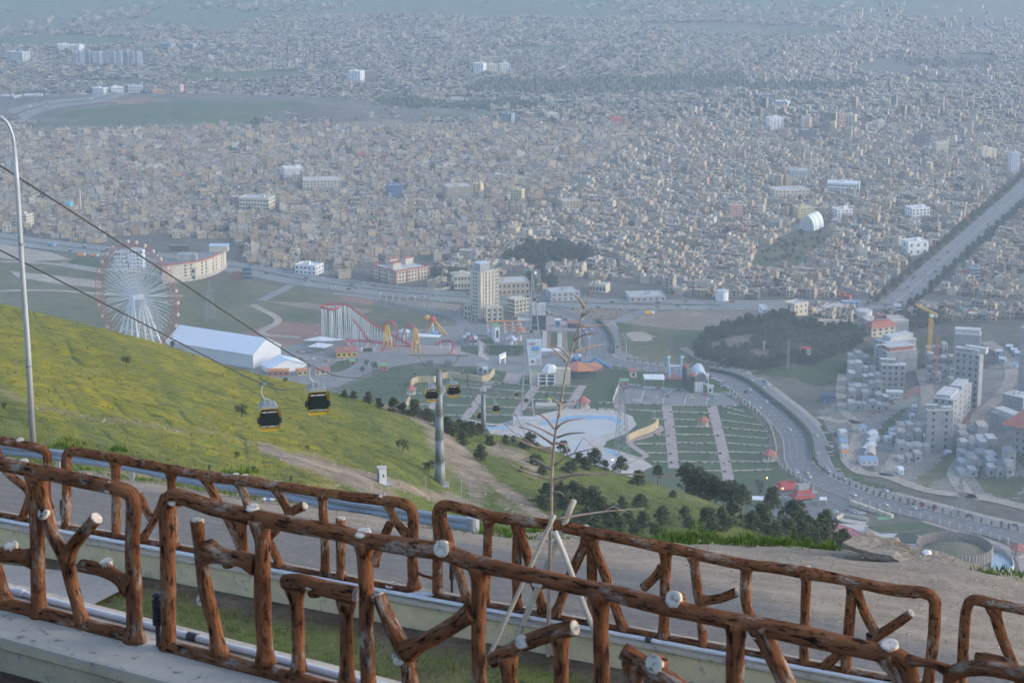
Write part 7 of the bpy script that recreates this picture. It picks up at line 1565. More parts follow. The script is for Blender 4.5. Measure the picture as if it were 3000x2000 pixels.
for (u, v, px) in PINES:
 P = hillp(u, v); h = px*ppm(P)
 place = 'on the crest left of the grey pylon' if u < 1000 else 'behind the farther pylon' if u < 1140 else 'above the white rink' if u < 1300 else 'on the dark wooded slope behind the young tree' if u < 1500 else 'on the slope below the brick walks' if u < 1700 else 'above the filling station' if u < 1800 else 'in the clump before the red running track'
 P.z -= 0.3; plant('pine_tree', 'pine', P, h, '%s dark pine %s' % (size_word(px), place), 'pines on the hillside', random.uniform(1.15, 1.6), 'tree', 5)
# grove
GROVE = ql(6, (60, 1010), (160, 905), (280, 865), (640, 800), (740, 785), (800, 850), (1000, 875), (1220, 875), (1245, 925), (1200, 990), (1000, 1060), (860, 1110), (780, 1085), (560, 1140), (330, 1112), (100, 1062))
HOLES = (ql(6, (170, 965), (350, 905), (480, 892), (465, 955), (250, 1015)), ql(6, (430, 1025), (500, 990), (600, 1005), (610, 1040), (500, 1060)), ql(6, (790, 960), (900, 960), (900, 1060), (800, 1060)))
def grove():
 n_ol = n_co = 0; gp = [G(*p) for p in GROVE]; x0, x1 = min(p.x for p in gp), max(p.x for p in gp); y0, y1 = min(p.y for p in gp), max(p.y for p in gp); y = y0
 cand = []
 while y < y1:
  x = x0
  while x < x1:
   cand.append((x+random.uniform(-1.2, 1.2), y+random.uniform(-1.5, 1.5))); x += 5.0
  y += 6.2
 for x, y in cand:
  u, v = proj(x, y, gz(x, y)); uu, vv = np.array([u]), np.array([v])
  if not inside(uu, vv, GROVE)[0] or any(inside(uu, vv, h)[0] for h in HOLES): continue
  dd = near_line(u, v, GROVE+GROVE[:1]); P = Vector((x, y, gz(x, y)))
  if dd < 7 or (u < 1690 and random.random() < 0.25):
   if n_co < 290: n_co += 1; plant('grove_pine', 'pine', P, random.uniform(7, 12), 'dark conifer in the belt round the grove' if dd < 7 else 'dark conifer scattered among the left part of the grove', 'conifers of the grove', 1.2)
  elif n_ol < 295: n_ol += 1; plant('olive_tree', 'olive', P, random.uniform(4.2, 5.6), 'grey green olive tree in the planted rows of the grove', 'olive trees of the grove', 1.35)
grove()
# median: clipped hedge where it runs unbroken, single cypresses where they stand apart
wallrun('median_hedge', MED[0:5], 2.6, 2.2, m_hedge, 'clipped dark hedge in the highway median near the junction', 'hedge', step=3); wallrun('median_hedge', MED[9:18], 2.4, 2.2, m_hedge, 'clipped dark hedge in the highway median along the bend', 'hedge', step=3)
def nth(n): return '%d%s' % (n, 'th' if 10 < n % 100 < 14 else {1: 'st', 2: 'nd', 3: 'rd'}.get(n % 10, 'th'))
def row(line, gap, kind, h0, h1, name, label, group, cat='tree', wide=1.6, off=0.0, jit=0.0, mx=999):
 c = ribbon_pts(line, 1.0); L = 0; last = 0; n = 0
 for i in range(1, len(c)-1):
  L += (c[i]-c[i-1]).length
  if L-last >= gap*random.uniform(1-jit, 1+jit) and n < mx:
   last = L; n += 1; t = c[i+1]-c[i-1]; t.z = 0; t.normalize(); p = c[i]+Vector((t.y, -t.x, 0))*off; plant(name, kind, Vector((p.x, p.y, gz(p.x, p.y))), random.uniform(h0, h1), label.replace('#', nth(n)), group, wide, cat)
row(MED[17:], 5.2, 'cyp', 2.6, 4.4, 'median_cypress', '# small cypress of the lower right median row, counted from the bend', 'cypresses of the highway median', wide=2.3, jit=0.25); row(MED[5:10], 6.5, 'cyp', 2.4, 3.4, 'median_cypress', '# small cypress of the median row behind the kiosks, counted from the junction', 'cypresses of the highway median', wide=1.9)
row(MED[10:15], 4.5, 'bush', 1.8, 3.0, 'median_shrub', '# shrub poking out of the median hedge along the bend', 'shrubs of the highway median', 'bush', 1.2, jit=0.3)
for off in (-19, 19): row(AVE, 17, 'leafy' if off > 0 else 'dry', 5, 8.5, 'street_tree', '# roadside tree from the ring road on the %s side of the avenue' % ('right' if off > 0 else 'left'), 'trees lining the avenue', wide=1.1, off=off, jit=0.5)
for off in (-16, 17): row(AVE, 46, 'pine', 7, 11, 'street_pine', '# dark pine from the ring road on the %s side of the avenue' % ('right' if off > 0 else 'left'), 'trees lining the avenue', wide=1.2, off=off, jit=0.6)
for (x, y, h) in ((1510, 715, 60), (1550, 715, 70), (1445, 480, 85), (1430, 300, 70), (1360, 400, 40), (2105, 170, 60), (1240, 100, 45), (1270, 110, 50), (1210, 120, 40)): P = g(6, x, y); plant('cypress_tree', 'cyp', P, h*ppm(P)*0.3335*0.9, 'tall dark cypress among the houses near the avenue', 'tall cypresses in the town', 1.1)
row(ql('p', (1470, 210), (1700, 270), (1900, 250), (2200, 240), (2000, 330), (1780, 330), (1640, 280)), 9, 'cyp', 2.2, 3.6, 'garden_cypress', 'tiny cypress in the brown junction garden', 'shrubs of the junction garden', wide=1.6, jit=0.4)
for i in range(9): row(ql('p', (380+i*52, 720), (420+i*50, 780), (400+i*48, 840)), 4.2, 'bush', 1.6, 2.2, 'lawn_shrub', 'clipped shrub of the patterned lawn below the striped carousel', 'shrubs of the patterned lawn', 'bush', 1.3)
for x, y, h in ((975, 1040, 12), (825, 1060, 9), (880, 980, 9)): P = g('c', x, y); plant('palm_like_tree', 'leafy', P, h*0.8, ('taller', 'lower', 'middle')[(x > 900)*0+(x < 850)*1+(850 < x < 900)*2]+' dark round tree at the park street by the brick kiosk', 'trees at the park street', 0.7)
P = g('s', 70, 450); plant('palm_tree', 'leafy', P, 12, 'palm like tree with round crown left of the filling station', None, 0.55)
def scatter(poly, n, kind, h0, h1, name, label, group, wide=1.2, nvar=3):
 us = [p[0] for p in poly]; vs_ = [p[1] for p in poly]; k = 0
 while k < n:
  u, v = random.uniform(min(us), max(us)), random.uniform(min(vs_), max(vs_))
  if inside(np.array([u]), np.array([v]), poly)[0]: k += 1; plant(name, kind, G(u, v), random.uniform(h0, h1), label, group, wide, 'tree', nvar)
scatter([(1165, 603), (1190, 580), (1290, 573), (1365, 588), (1350, 600), (1250, 608)], 85, 'pine', 8, 16, 'park_conifer', 'dark conifer in the dense town park behind the tower block', 'conifers of the town park', 1.3, 5)
scatter(ql(5, (600, 480), (830, 480), (860, 520), (700, 530), (610, 500)), 24, 'leafy', 5, 9, 'campus_tree', 'dark tree between the school and the tower block', 'trees beside the school', 1.2); scatter(ql(5, (1290, 480), (1480, 470), (1470, 600), (1270, 610)), 16, 'pine', 7, 14, 'campus_tree', 'dark tree right of the tower block by the ring road', 'trees by the tower block', 1.2, 5)
scatter([(1705, 608), (1828, 608), (1905, 548), (1885, 534), (1822, 536)], 55, 'leafy', 3, 6, 'garden_tree', 'small tree in the long town garden below the arched hall', 'trees of the town garden', 1.2); scatter(ql(6, (1310, 770), (1560, 790), (1700, 830), (1600, 870), (1400, 760)), 35, 'dry', 6, 10, 'yard_tree', 'bare brownish tree behind the pale roofed hall', 'bare trees behind the hall', 1.2)
scatter(ql(6, (1600, 780), (1760, 800), (1780, 850), (1620, 830)), 14, 'leafy', 8, 12, 'yard_tree', 'dark tree behind the yellow crane', 'trees behind the crane', 1.2); scatter([(770, 905), (900, 850), (1000, 840), (1100, 850), (960, 880), (880, 920)], 26, 'bush', 1.2, 2.6, 'lawn_bush', 'small round bush on the bare lawn above the ochre wall', 'bushes above the ochre wall')
def far_trees():
 """tree crowns too small and too many to count"""
 pts = []
 for poly, n, h in (([(855, 258), (872, 238), (960, 236), (1005, 252), (960, 262), (900, 263)], 260, 12), ([(1000, 246), (1120, 244), (1240, 244), (1240, 252), (1100, 256), (1010, 258)], 190, 11), ([(1065, 212), (1110, 194), (1400, 186), (1700, 174), (1725, 200), (1500, 214), (1200, 220)], 620, 9), ([(1700, 210), (1740, 197), (1990, 192), (1990, 203), (1850, 212)], 170, 9), ([(2050, 140), (2352, 140), (2352, 160), (2100, 156)], 150, 9), ([(60, 300), (300, 290), (700, 240), (700, 236), (300, 250)], 40, 6)):
  us = [p[0] for p in poly]; vv = [p[1] for p in poly]; u = rng.uniform(min(us), max(us), n*4); v = rng.uniform(min(vv), max(vv), n*4); ok = inside(u, v, poly)
  for a, b in list(zip(u[ok], v[ok]))[:n]: p = Zp(a, b); pts.append((p.x, p.y, h))
 for (x, y) in TREESP: pts.append((x+random.uniform(-3, 3), y+random.uniform(-3, 3), 6))
 HB = HOUSES[::4]
 for hs in HB: pts.append((hs[0]+random.uniform(-7, 7), hs[1]+random.uniform(-9, 9), random.uniform(3.5, 6.5)))
 pts.sort(key=lambda p: p[1]); n_i = 0; mats = {'far_tree_foliage': MB(), 'far_twig_foliage': MB()}
 for (x, y, h) in pts:
  if n_i < 160 and y < 2350:
   n_i += 1; u, v = proj(x, y); plant('town_tree', random.choice(('leafy', 'dry', 'dry')), Vector((x, y, gz(x, y))), h*random.uniform(0.8, 1.3), 'small tree squeezed between houses '+where(u, v), 'trees between the nearest houses', 1.0); continue
  mb = mats['far_tree_foliage'] if (h > 9 or random.random() < 0.45) else mats['far_twig_foliage']; h *= random.uniform(0.7, 1.25); r = h*random.uniform(0.26, 0.42); s = 5; n = len(mb.v); z0 = 0
  for (rr, z) in ((0.35, 0.05), (1, 0.4), (0.6, 0.78)):
   a0 = random.uniform(0, 1.2)
   for k in range(s): q_ = r*rr*random.uniform(0.65, 1.25); mb.v.append((x+q_*cos(a0+k*2*pi/s), y+q_*sin(a0+k*2*pi/s), h*z*random.uniform(0.9, 1.1)))
  mb.v.append((x, y, h))
  for i in range(2):
   for k in range(s): j = (k+1) % s; mb.f.append((n+i*s+k, n+i*s+j, n+(i+1)*s+j, n+(i+1)*s+k)); mb.c.append(None)
  for k in range(s): mb.f.append((n+2*s+k, n+2*s+(k+1) % s, n+3*s)); mb.c.append(None)
 for nm, mm in (('far_tree_foliage', m_cyp), ('far_twig_foliage', m_dry)): tag(mats[nm].build(nm, mm), kind='stuff')
far_trees()
# ================================================================== VEHICLES, PEOPLE, LAMPS
def car_meshes():
 out = {}
 for nm, col in (('white', (0.62, 0.63, 0.64)), ('silver', (0.36, 0.38, 0.40)), ('black', (0.03, 0.03, 0.035)), ('red', (0.35, 0.03, 0.03)), ('grey', (0.16, 0.17, 0.18)), ('cream', (0.55, 0.47, 0.30))):
  mb = MB(); n = len(mb.v); prof = [(-2.2, 0.35), (-2.25, 0.75), (-2.0, 0.95), (-1.35, 1.0), (1.0, 1.0), (2.05, 0.82), (2.2, 0.6), (2.2, 0.35)]
  for y in (-0.88, 0.88): mb.v += [(x, y, z) for x, z in prof]
  k = len(prof); mb.f += [tuple(range(k)), tuple(reversed(range(k, 2*k)))]+[(i, (i+1) % k+0, k+(i+1) % k, k+i) for i in range(k)]; mb.c += [None]*(k+2); mb.box(-0.85, 0.25, -0.70, 0.70, 1.42, 1.48)
  me = mb.mesh('car_body', mat('car_'+nm, col, 0.3, 0.03, 1.0, coat=0.5)); bm = bmesh.new(); bm.from_mesh(me); bmesh.ops.recalc_face_normals(bm, faces=bm.faces); bm.to_mesh(me); bm.free(); out[nm] = me
 mb = MB(); b = [(-1.5, 1.0), (1.05, 1.0), (0.3, 1.43), (-0.95, 1.43)]; n = 0
 for y0, y1 in ((-0.82, -0.68), ): mb.v += [(b[0][0], -0.82, 1.0), (b[1][0], -0.82, 1.0), (b[1][0], 0.82, 1.0), (b[0][0], 0.82, 1.0), (b[3][0], -0.68, 1.43), (b[2][0], -0.68, 1.43), (b[2][0], 0.68, 1.43), (b[3][0], 0.68, 1.43)]
 for f in ((4, 5, 6, 7), (0, 1, 5, 4), (1, 2, 6, 5), (2, 3, 7, 6), (3, 0, 4, 7)): mb.f.append(f); mb.c.append(None)
 wm = MB()
 out['glass'] = mb.mesh('cabin_glass', m_glass); wm.tube([(0, -0.1, 0), (0, 0.1, 0)], 0.33, 10); out['wheel'] = wm.mesh('wheel', m_blk); return out
CAR = car_meshes(); CW = ('white', 'white', 'white', 'white', 'silver', 'silver', 'black', 'grey', 'red', 'cream')
def car(P, rz, label, group, col=None):
 col = col or random.choice(CW); z = P.z+0.14; o = inst('car', CAR[col], None, (P.x, P.y, z), rz, random.uniform(1.0, 1.08)); tag(o, label % col, 'car', group); inst('cabin_glass', CAR['glass'], o)
 for x in (-1.35, 1.4):
  for y in (-0.82, 0.82): inst('wheel', CAR['wheel'], o, (x, y, 0.33))
 return o
def along(line, u, v):
 """direction of a road where it passes nearest the place"""
 P = G(u, v); c = ribbon_pts(line, 6.0); i = min(range(1, len(c)-1), key=lambda k: (c[k]-P).length); t = c[i+1]-c[i-1]; return atan2(t.y, t.x)
GP = 'cars on the highway';
for (k, x, y, c) in (('r', 1515, 522, 'black'), ('r', 1562, 497, 'white'), ('r', 1660, 680, 'white'), ('r', 1595, 672, 'white'), ('r', 1636, 707, 'cream'), ('r', 1725, 620, 'white'), ('r', 1490, 592, 'cream'), ('r', 1545, 627, 'white'), ('r', 1697, 472, 'white'), ('r', 1575, 397, 'white'), ('r', 1712, 418, 'grey'), ('r', 1735, 438, 'white'),
 ('z', 657, 20, 'white'), ('z', 825, 57, 'white'), ('z', 830, 167, 'white'), ('z', 893, 274, 'white'), ('z', 985, 320, 'silver'), ('z', 700, 279, 'white'), ('z', 763, 283, 'cream'), ('z', 778, 309, 'white'), ('z', 1047, 421, 'white'), ('z', 1243, 394, 'white'), ('z', 1240, 481, 'white'), ('z', 1415, 501, 'white'), ('z', 1545, 498, 'red'), ('z', 1470, 477, 'red'), ('z', 1760, 547, 'black'), ('z', 2040, 606, 'grey'), ('p', 1665, 357, 'white'), ('p', 1690, 492, 'white'), ('p', 1800, 490, 'white'), ('p', 1735, 547, 'white'), ('p', 1770, 612, 'white'), ('p', 2160, 745, 'red'), ('p', 1710, 515, 'grey')):
 u, v = q(k, x, y); place = 'on the lower right straight' if v > 1100 else 'in the bend beside the lawns' if v > 960 else 'past the canopy car park' if v > 850 else 'near the junction'
 car(G(u, v), along(MED, u, v), '%s car driving on the highway '+place, GP, c)
LOT = [(345, 452), (375, 455), (410, 458), (495, 478), (535, 480), (580, 482), (625, 485), (675, 488), (720, 492), (715, 520), (712, 545), (708, 570), (735, 520), (790, 498), (840, 500), (875, 502), (950, 548), (940, 565), (955, 582), (1098, 552), (1150, 545), (1180, 550), (1205, 555), (1165, 575), (1190, 580), (1160, 600), (1195, 605), (1165, 615), (250, 482), (280, 485), (245, 522), (270, 525), (1330, 540), (1355, 552), (1375, 565), (1395, 580), (1415, 595), (1435, 605), (1400, 652), (1435, 632), (1465, 640), (1485, 655), (500, 577), (400, 612), (1260, 445), (1285, 462), (1325, 472), (1360, 475), (1100, 355), (1150, 368), (1190, 382), (1260, 408), (1300, 432)]
for i, (x, y) in enumerate(LOT):
 zone = 'under or beside the white parking canopy' if x < 900 and y < 505 else 'in the middle rows of the canopy car park' if x < 1250 and y > 505 else 'along the fence side of the canopy car park' if y > 505 else 'at the kerb by the glass gate'
 car(g('r', x, y), random.choice((0.1, 0.0, pi)) if x < 1300 else along(MED, *q('r', x, y)), '%s car parked '+zone, 'cars in the canopy car park', 'black' if (x, y) == (840, 500) else None)
for (x, y, c) in ((455, 548, 'red'), (280, 466, 'white'), (540, 425, 'white'), (255, 553, 'silver'), (285, 556, 'grey')): car(g('s', x, y), 0.1, '%s car standing at the filling station', 'cars at the filling station', c)
for (x, y, c) in ((722, 592, 'white'), (752, 606, 'silver'), (838, 574, 'red'), (880, 582, 'silver'), (922, 598, 'white'), (957, 606, 'white')): car(g('s', x, y), 0.15, '%s car parked in the row below the stepped cream wall', 'cars beside the running track', c)
for (k, x, y) in [('c', 20+i*38, 785) for i in range(4)]+[('c', 15+i*40, 868) for i in range(5)]+[('c', 270+i*52, 905-i*4) for i in range(7)]+[('c', 280, 855), ('c', 560, 870)]+[(4, 2060, 1015), (4, 2130, 1012), (4, 2070, 1055), (4, 2150, 1050), (4, 2215, 1055)]: car(g(k, x, y), random.choice((0.1, 0.9)), '%s car parked below the white canopies of the fairground', 'cars in the fairground car park')
for (x, y) in ((1085, 232), (1110, 235), (1165, 238), (1190, 250), (1215, 262), (1270, 290), (1305, 302), (1440, 350), (1465, 362), (1495, 376)): car(g('p', x, y), along([(1225, 694), (1285, 710), (1330, 732)], *q('p', x, y)), '%s car queueing beside the junction road fence', 'cars at the junction')
def stream(line, n, offs, label, group, z=0.1):
 c = ribbon_pts(line, 4.0); k = 0
 while k < n:
  i = random.randrange(2, len(c)-2); u, v = proj(c[i].x, c[i].y)
  if not -30 < u < 2380: continue
  k += 1; t = c[i+1]-c[i-1]; t.z = 0; t.normalize(); o = random.choice(offs); p = c[i]+Vector((t.y, -t.x, 0))*o; pl = 'left of the ferris wheel' if u < 230 else 'between the hotel and the tower block' if u < 1070 else 'right of the tower block'
  car(Vector((p.x, p.y, gz(p.x, p.y))), atan2(t.y, t.x), label+(' '+pl if line is RING else ''), group)
stream(RING, 95, (-18, -12, -5, 5, 12, 18), '%s car on the ring road', 'cars on the ring road'); stream(AVE, 45, (-9, -5, 5, 9), '%s car on the straight tree lined avenue', 'cars on the avenue'); stream([(600, 625), (660, 634), (740, 648), (790, 655)], 22, (-30, -34, -26, -38), '%s car parked before the white showroom with orange front', 'cars at the showroom'); stream(HWY, 26, (-12, -6, 6, 12), '%s car on the far expressway', 'cars on the expressway', 0.6)
def truck(P, rz, label, mc):
 o = empty('truck', P, rz, label, 'truck'); mb = MB(); mb.box(-4.5, 1.6, -1.25, 1.25, 0.9, 3.6); mb.build('cargo_box', mc, o); mb = MB(); mb.box(1.8, 3.9, -1.2, 1.2, 0.7, 3.0); mb.build('cab', m_white, o); mb = MB(); mb.box(3.6, 3.95, -1.05, 1.05, 1.8, 2.8); mb.build('windscreen', m_glass, o)
 for x in (-3.4, -2.2, 2.8):
  for y in (-1.1, 1.1): inst('wheel', CAR['wheel'], o, (x, y, 0.5), 0, 1.5)
truck(g(4, 565, 355), 0.2, 'orange truck standing by the ring road, the left one', m_or); truck(g(4, 655, 360), 0.2, 'orange truck standing by the ring road, the right one', m_or); truck(g(4, 360, 285), -0.2, 'dark truck driving on the ring road at left', m_bluep); truck(g('p', 1400, 455) if False else g(6, 365, 805) if False else g(5, 2125, 755), 0.3, 'yellow loader standing on the brown lot edge', m_yelp)
# people: one skinned figure, copied
def person_mesh(shirt):
 V = [(0, 0, .92), (0, 0, 1.2), (0, 0, 1.42), (0, 0, 1.52), (0, 0, 1.68), (.20, 0, 1.38), (.27, .02, 1.1), (.27, .08, .85), (-.20, 0, 1.38), (-.27, .02, 1.1), (-.27, .06, .85), (.10, 0, .85), (.11, .06, .48), (.11, 0, .06), (-.10, 0, .85), (-.11, -.04, .48), (-.12, -.12, .06)]
 E = [(0, 1), (1, 2), (2, 3), (3, 4), (2, 5), (5, 6), (6, 7), (2, 8), (8, 9), (9, 10), (0, 11), (11, 12), (12, 13), (0, 14), (14, 15), (15, 16)]; Rr = [.15, .15, .14, .06, .11, .065, .05, .04, .065, .05, .04, .09, .07, .05, .09, .07, .05]
 me = bpy.data.meshes.new('tmp'); me.from_pydata(V, E, []); o = link(bpy.data.objects.new('tmp', me)); o.modifiers.new('s', 'SKIN'); o.data.skin_vertices[0].data[0].use_root = True
 for i, r in enumerate(Rr): o.data.skin_vertices[0].data[i].radius = (r, r)
 o.modifiers.new('d', 'SUBSURF').levels = 1; dg = bpy.context.evaluated_depsgraph_get(); m2 = bpy.data.meshes.new_from_object(o.evaluated_get(dg)); bpy.data.objects.remove(o)
 a = m2.attributes.new('col', 'FLOAT_COLOR', 'FACE'); a.data.foreach_set('color', np.array([((*((.03, .03, .04) if p.center.z < .9 else shirt if p.center.z < 1.47 else (.30, .19, .14) if p.center.z < 1.62 else (.03, .02, .02)), 1)) for p in m2.polygons], dtype=np.float32).ravel()); m2.materials.clear(); m2.materials.append(m_city); return m2
PM = [(c, person_mesh(s)) for c, s in (('white', (.5, .5, .5)), ('dark', (.05, .05, .07)), ('red', (.35, .05, .05)), ('blue', (.08, .14, .3)))]
for (k, x, y, pl) in [('l', 820, 765, 'walking on the brick walk left of the farther pylon'), ('l', 842, 762, 'walking on the brick walk left of the farther pylon'), ('l', 800, 785, 'walking on the brick walk left of the farther pylon')]+[(4, 2205+i*12, 1215-i % 4*9, 'in the crowd by the hill road fence') for i in range(12)]+[('p', 520+i*14, 975+i % 3*8, 'standing under the white portal') for i in range(8)]+[('p', 280+i*9, 700+i*14, 'walking down the cream path by the patterned lawn') for i in range(7)]+[('p', 1080, 505, 'before the black gate building'), ('p', 1105, 508, 'before the black gate building'), ('p', 1210, 335, 'on the entrance plaza'), ('b', 280, 1290, 'on the dirt track by the arched tents'), ('b', 300, 1200, 'on the dirt track by the arched tents'), ('b', 290, 1230, 'on the dirt track by the arched tents'), ('c', 865, 865, 'on the park street below the coaster'), ('c', 880, 870, 'on the park street below the coaster'), ('c', 1050, 860, 'on the park street below the coaster')]:
 c, me = random.choice(PM); P = g(k, x, y); o = inst('person', me, None, (P.x, P.y, P.z+0.16), random.uniform(0, 6.28), 1.05); tag(o, 'person in %s top %s' % (c, pl), 'person', 'park visitors')
def lamp(P, h, label, group, lit=False, arms=1):
 o = empty('lamp_post', P, random.uniform(0, 3), label, 'street lamp', group); mb = MB(); mb.tube([(0, 0, -0.3), (0, 0, h)], [0.16, 0.09], 5); mb.build('pole', m_tw, o)
 for s in ((-1, 1) if arms == 2 else (1,)):
  mb = MB(); mb.tube([(0, 0, h), (s*1.1, 0, h+0.4)], 0.07, 4); mb.build('arm', m_tw, o); mb = MB(); mb.box(s*1.1-0.45, s*1.1+0.45, -0.22, 0.22, h+0.35, h+0.6); mb.build('lamp_head', mat('lamp_amber', (1.0, 0.42, 0.08), 0.5, 0, 1, emit=14) if lit else m_white, o)
for (x, y) in ((205, 790), (235, 680), (450, 800), (480, 760), (725, 770), (990, 770), (1290, 790), (1610, 820), (880, 980), (1020, 960), (725, 1060), (1180, 860), (300, 1060), (605, 1000)): lamp(g('c', x, y), 17, 'tall double armed lamp post in the fairground streets', 'lamp posts of the fairground', arms=2)
for (x, y) in ((560, 632), (878, 640), (1178, 640), (180, 600), (330, 700), (505, 420), (820, 440)): lamp(g('r', x, y), 12, 'dark lamp post in the canopy car park', 'lamp posts of the car park')
for i in range(34): u, v = random.choice(TW[14:])[0]; p = random.choice(TW); a, b = p[0], p[-1]; t = random.random(); lamp(G(a[0]+(b[0]-a[0])*t, a[1]+(b[1]-a[1])*t-2), 4.5, 'small dark lamp on a lawn terrace edge', 'lamps of the park lawns')
lamp(g('s', 272, 545), 12, 'lit amber lamp post beside the front filling station office', None, True); lamp(g('s', 135, 440), 11, 'lit amber lamp post by the palm left of the filling station', None, True); lamp(g('r', 150, 1290), 5, 'lit amber lamp above the dark pine by the rink', None, True)
for off in (22.5, -22.5):
 c = ribbon_pts(RING, 4.0)
 for i in range(20, len(c)-10, 11):
  t = c[i+1]-c[i-1]; t.z = 0; t.normalize(); p = c[i]+Vector((t.y, -t.x, 0))*off; u, v = proj(p.x, p.y)
  if -10 < u < 2360: lamp(Vector((p.x, p.y, 0)), 11, 'slim lamp post along the %s side of the ring road' % ('near' if off > 0 else 'far'), 'lamp posts of the ring road')
for (x, y, h) in ((850, 230, 9), (1150, 260, 8), (950, 275, 8), (1040, 275, 9), (1375, 410, 10), (1440, 250, 8), (1500, 450, 8)): lamp(g('s', x, y), h, 'bare pole beside the dirt road of the building site', 'poles of the building site')
# ================================================================== CABLE CAR
m_gy = mat('pylon_grey', (0.24, 0.27, 0.29), 0.6, 0.1, 0.6, metal=0.2)
def pylon(label, top, h, r0, r1, half, rz=0.0):
 foot = top-Vector((0, 0, h)); root = empty('cable_pylon', foot, rz, label, 'cable car pylon'); n = 5
 for i in range(n):
  a, b = i/n, (i+1)/n; mb = MB(); mb.tube([(0, 0, h*a), (0, 0, h*b)], [r0+(r1-r0)*a, r0+(r1-r0)*b], 20); o = mb.build('shaft_section', m_gy, root, True)
  rr = r0+(r1-r0)*b; mb = MB(); mb.lathe([(rr+0.01, h*b-0.12), (rr+0.10, h*b-0.1), (rr+0.10, h*b+0.1), (rr+0.01, h*b+0.12)], seg=20, cap=False); mb.build('flange', m_gy, root)
 mb = MB(); mb.box(r0*0.2, r0*0.2+0.07, -r0*1.15-0.02, -r0*1.15+0.05, 0.5, h); mb.box(r0*0.2+0.45, r0*0.2+0.52, -r0*1.15-0.02, -r0*1.15+0.05, 0.5, h); mb.build('ladder', m_tw, root)
 mb = MB(); mb.box(-half-0.3, half+0.3, -0.35, 0.35, h+0.02, h+0.75); mb.build('cross_beam', m_gy, root)
 for s in (-1, 1):
  mb = MB(); mb.box(s*half-0.25, s*half+0.25, -1.7, 1.7, h-0.25, h+0.018); sf = mb.build('sheave_frame', m_tw, root)
  for k in range(6): mb = MB(); mb.tube([(s*half-0.1, -1.5+k*0.6, h-0.35), (s*half+0.1, -1.5+k*0.6, h-0.35)], 0.24, 10); mb.build('sheave', m_blk, sf)
  mb = MB(); mb.tube([(s*half*0.62, 0, h+0.7), (s*half*0.86, 0, h+2.6)], 0.16, 6); mb.build('gantry_leg', m_gy, root); mb = MB(); mb.box(s*half*0.4-0.7, s*half*0.4+0.7, -0.5, 0.5, h+0.76, h+1.7); mb.build('service_cage', m_tw, root)
 mb = MB(); mb.box(-half*1.25, half*1.25, -0.16, 0.16, h+2.6, h+2.9); mb.build('gantry_beam', m_gy, root); mb = MB(); mb.box(-r0*1.6, r0*1.6, -r0*1.6, r0*1.6, -0.8, 0.25); mb.build('footing', m_conc, root)
 return root
YP1 = 388
t1 = D(1008, 848, YP1); f1 = hillp(1018, 1148); f1 = hill_z(t1.x, t1.y); pylon('grey tubular cable car pylon with sheave arms, the near one', t1, t1.z-f1.z+0.5, 1.05, 0.55, 4.4)
t2 = D(1110, 905, 560); f2 = hill_z(t2.x, t2.y); pylon('grey tubular cable car pylon with sheave arms, the farther one', t2, t2.z-(f2.z if f2 else t2.z-30)+1, 1.1, 0.6, 4.2)
def aframe(label, top, feet):
 root = empty('cable_trestle', Vector((top.x, top.y, 0)), 0, label, 'cable car pylon')
 for f in feet: mb = MB(); d = f-Vector((top.x, top.y, 0)); mb.tube([(d.x, d.y, -1), (0, 0, top.z)], [0.9, 0.55], 6); mb.build('leg', m_gy, root)
 for z in (0.25, 0.5, 0.75): a, b = [(f-Vector((top.x, top.y, 0)))*(1-z) for f in feet[:2]]; mb = MB(); mb.tube([(a.x, a.y, top.z*z), (b.x, b.y, top.z*z)], 0.3, 4); mb.build('cross_tie', m_gy, root)
 mb = MB(); mb.box(-7, 7, -0.6, 0.6, top.z, top.z+1.2); mb.build('head_beam', m_gy, root)
 for s in (-6, 6): mb = MB(); mb.box(s-0.6, s+0.6, -4, 4, top.z-1.2, top.z-0.01); mb.build('sheave_frame', m_tw, root)
fa = [G(1197, 970), G(1228, 970)]; t3 = D(1206, 766, fa[0].y); aframe('slim two legged cable car trestle standing at the rink', t3, fa); fb = [G(1216, 792), G(1240, 785)]; t4 = D(1222, 622, fb[0].y); aframe('tall slim two legged cable car trestle beside the tower block', t4, fb)
mb = MB(); p = fa[0]; mb.box(-9, 12, -4, 4, 0, 5); o = mb.build('trestle_platform', m_conc2); o.location = (p.x+3, p.y-4.2, 0); tag(o, 'pale concrete platform under the trestle at the rink', 'platform')
S1L, S1R = t1+Vector((-4.4, 0, -0.1)), t1+Vector((4.4, 0, -0.1)); S2L, S2R = t2+Vector((-4.2, 0, -0.1)), t2+Vector((4.2, 0, -0.1)); S3L, S3R = t3+Vector((-6, 0, -0.6)), t3+Vector((6, 0, -0.6)); S4L, S4R = t4+Vector((-6, 0, -0.6)), t4+Vector((6, 0, -0.6))
m_rope = mat('steel_rope', (0.05, 0.05, 0.055), 0.5, 0.1, 5.0)
def sag(a, b, s, n=9): return [a.lerp(b, i/n)-Vector((0, 0, s*4*(i/n)*(1-i/n))) for i in range(1, n)]
GA = D(604, 882, 196); GB = D(714, 839, 188)
ra = [D(-150, 497, 110), D(0, 574, 125), D(300, 728, 155), GA]+[D(690, 892, 235), D(830, 884, 305)]+[S1L]+sag(S1L, S2L, 6)+[S2L]+sag(S2L, S3L, 10)+[S3L]+sag(S3L, S4L, 6)+[S4L]
rb = [D(-150, 283, 105), D(0, 380, 120), D(350, 605, 150), GB]+[D(830, 868, 250), D(930, 866, 320)]+[S1R]+sag(S1R, S2R, 6)+[S2R]+sag(S2R, S3R, 10)+[S3R]+sag(S3R, S4R, 6)+[S4R]
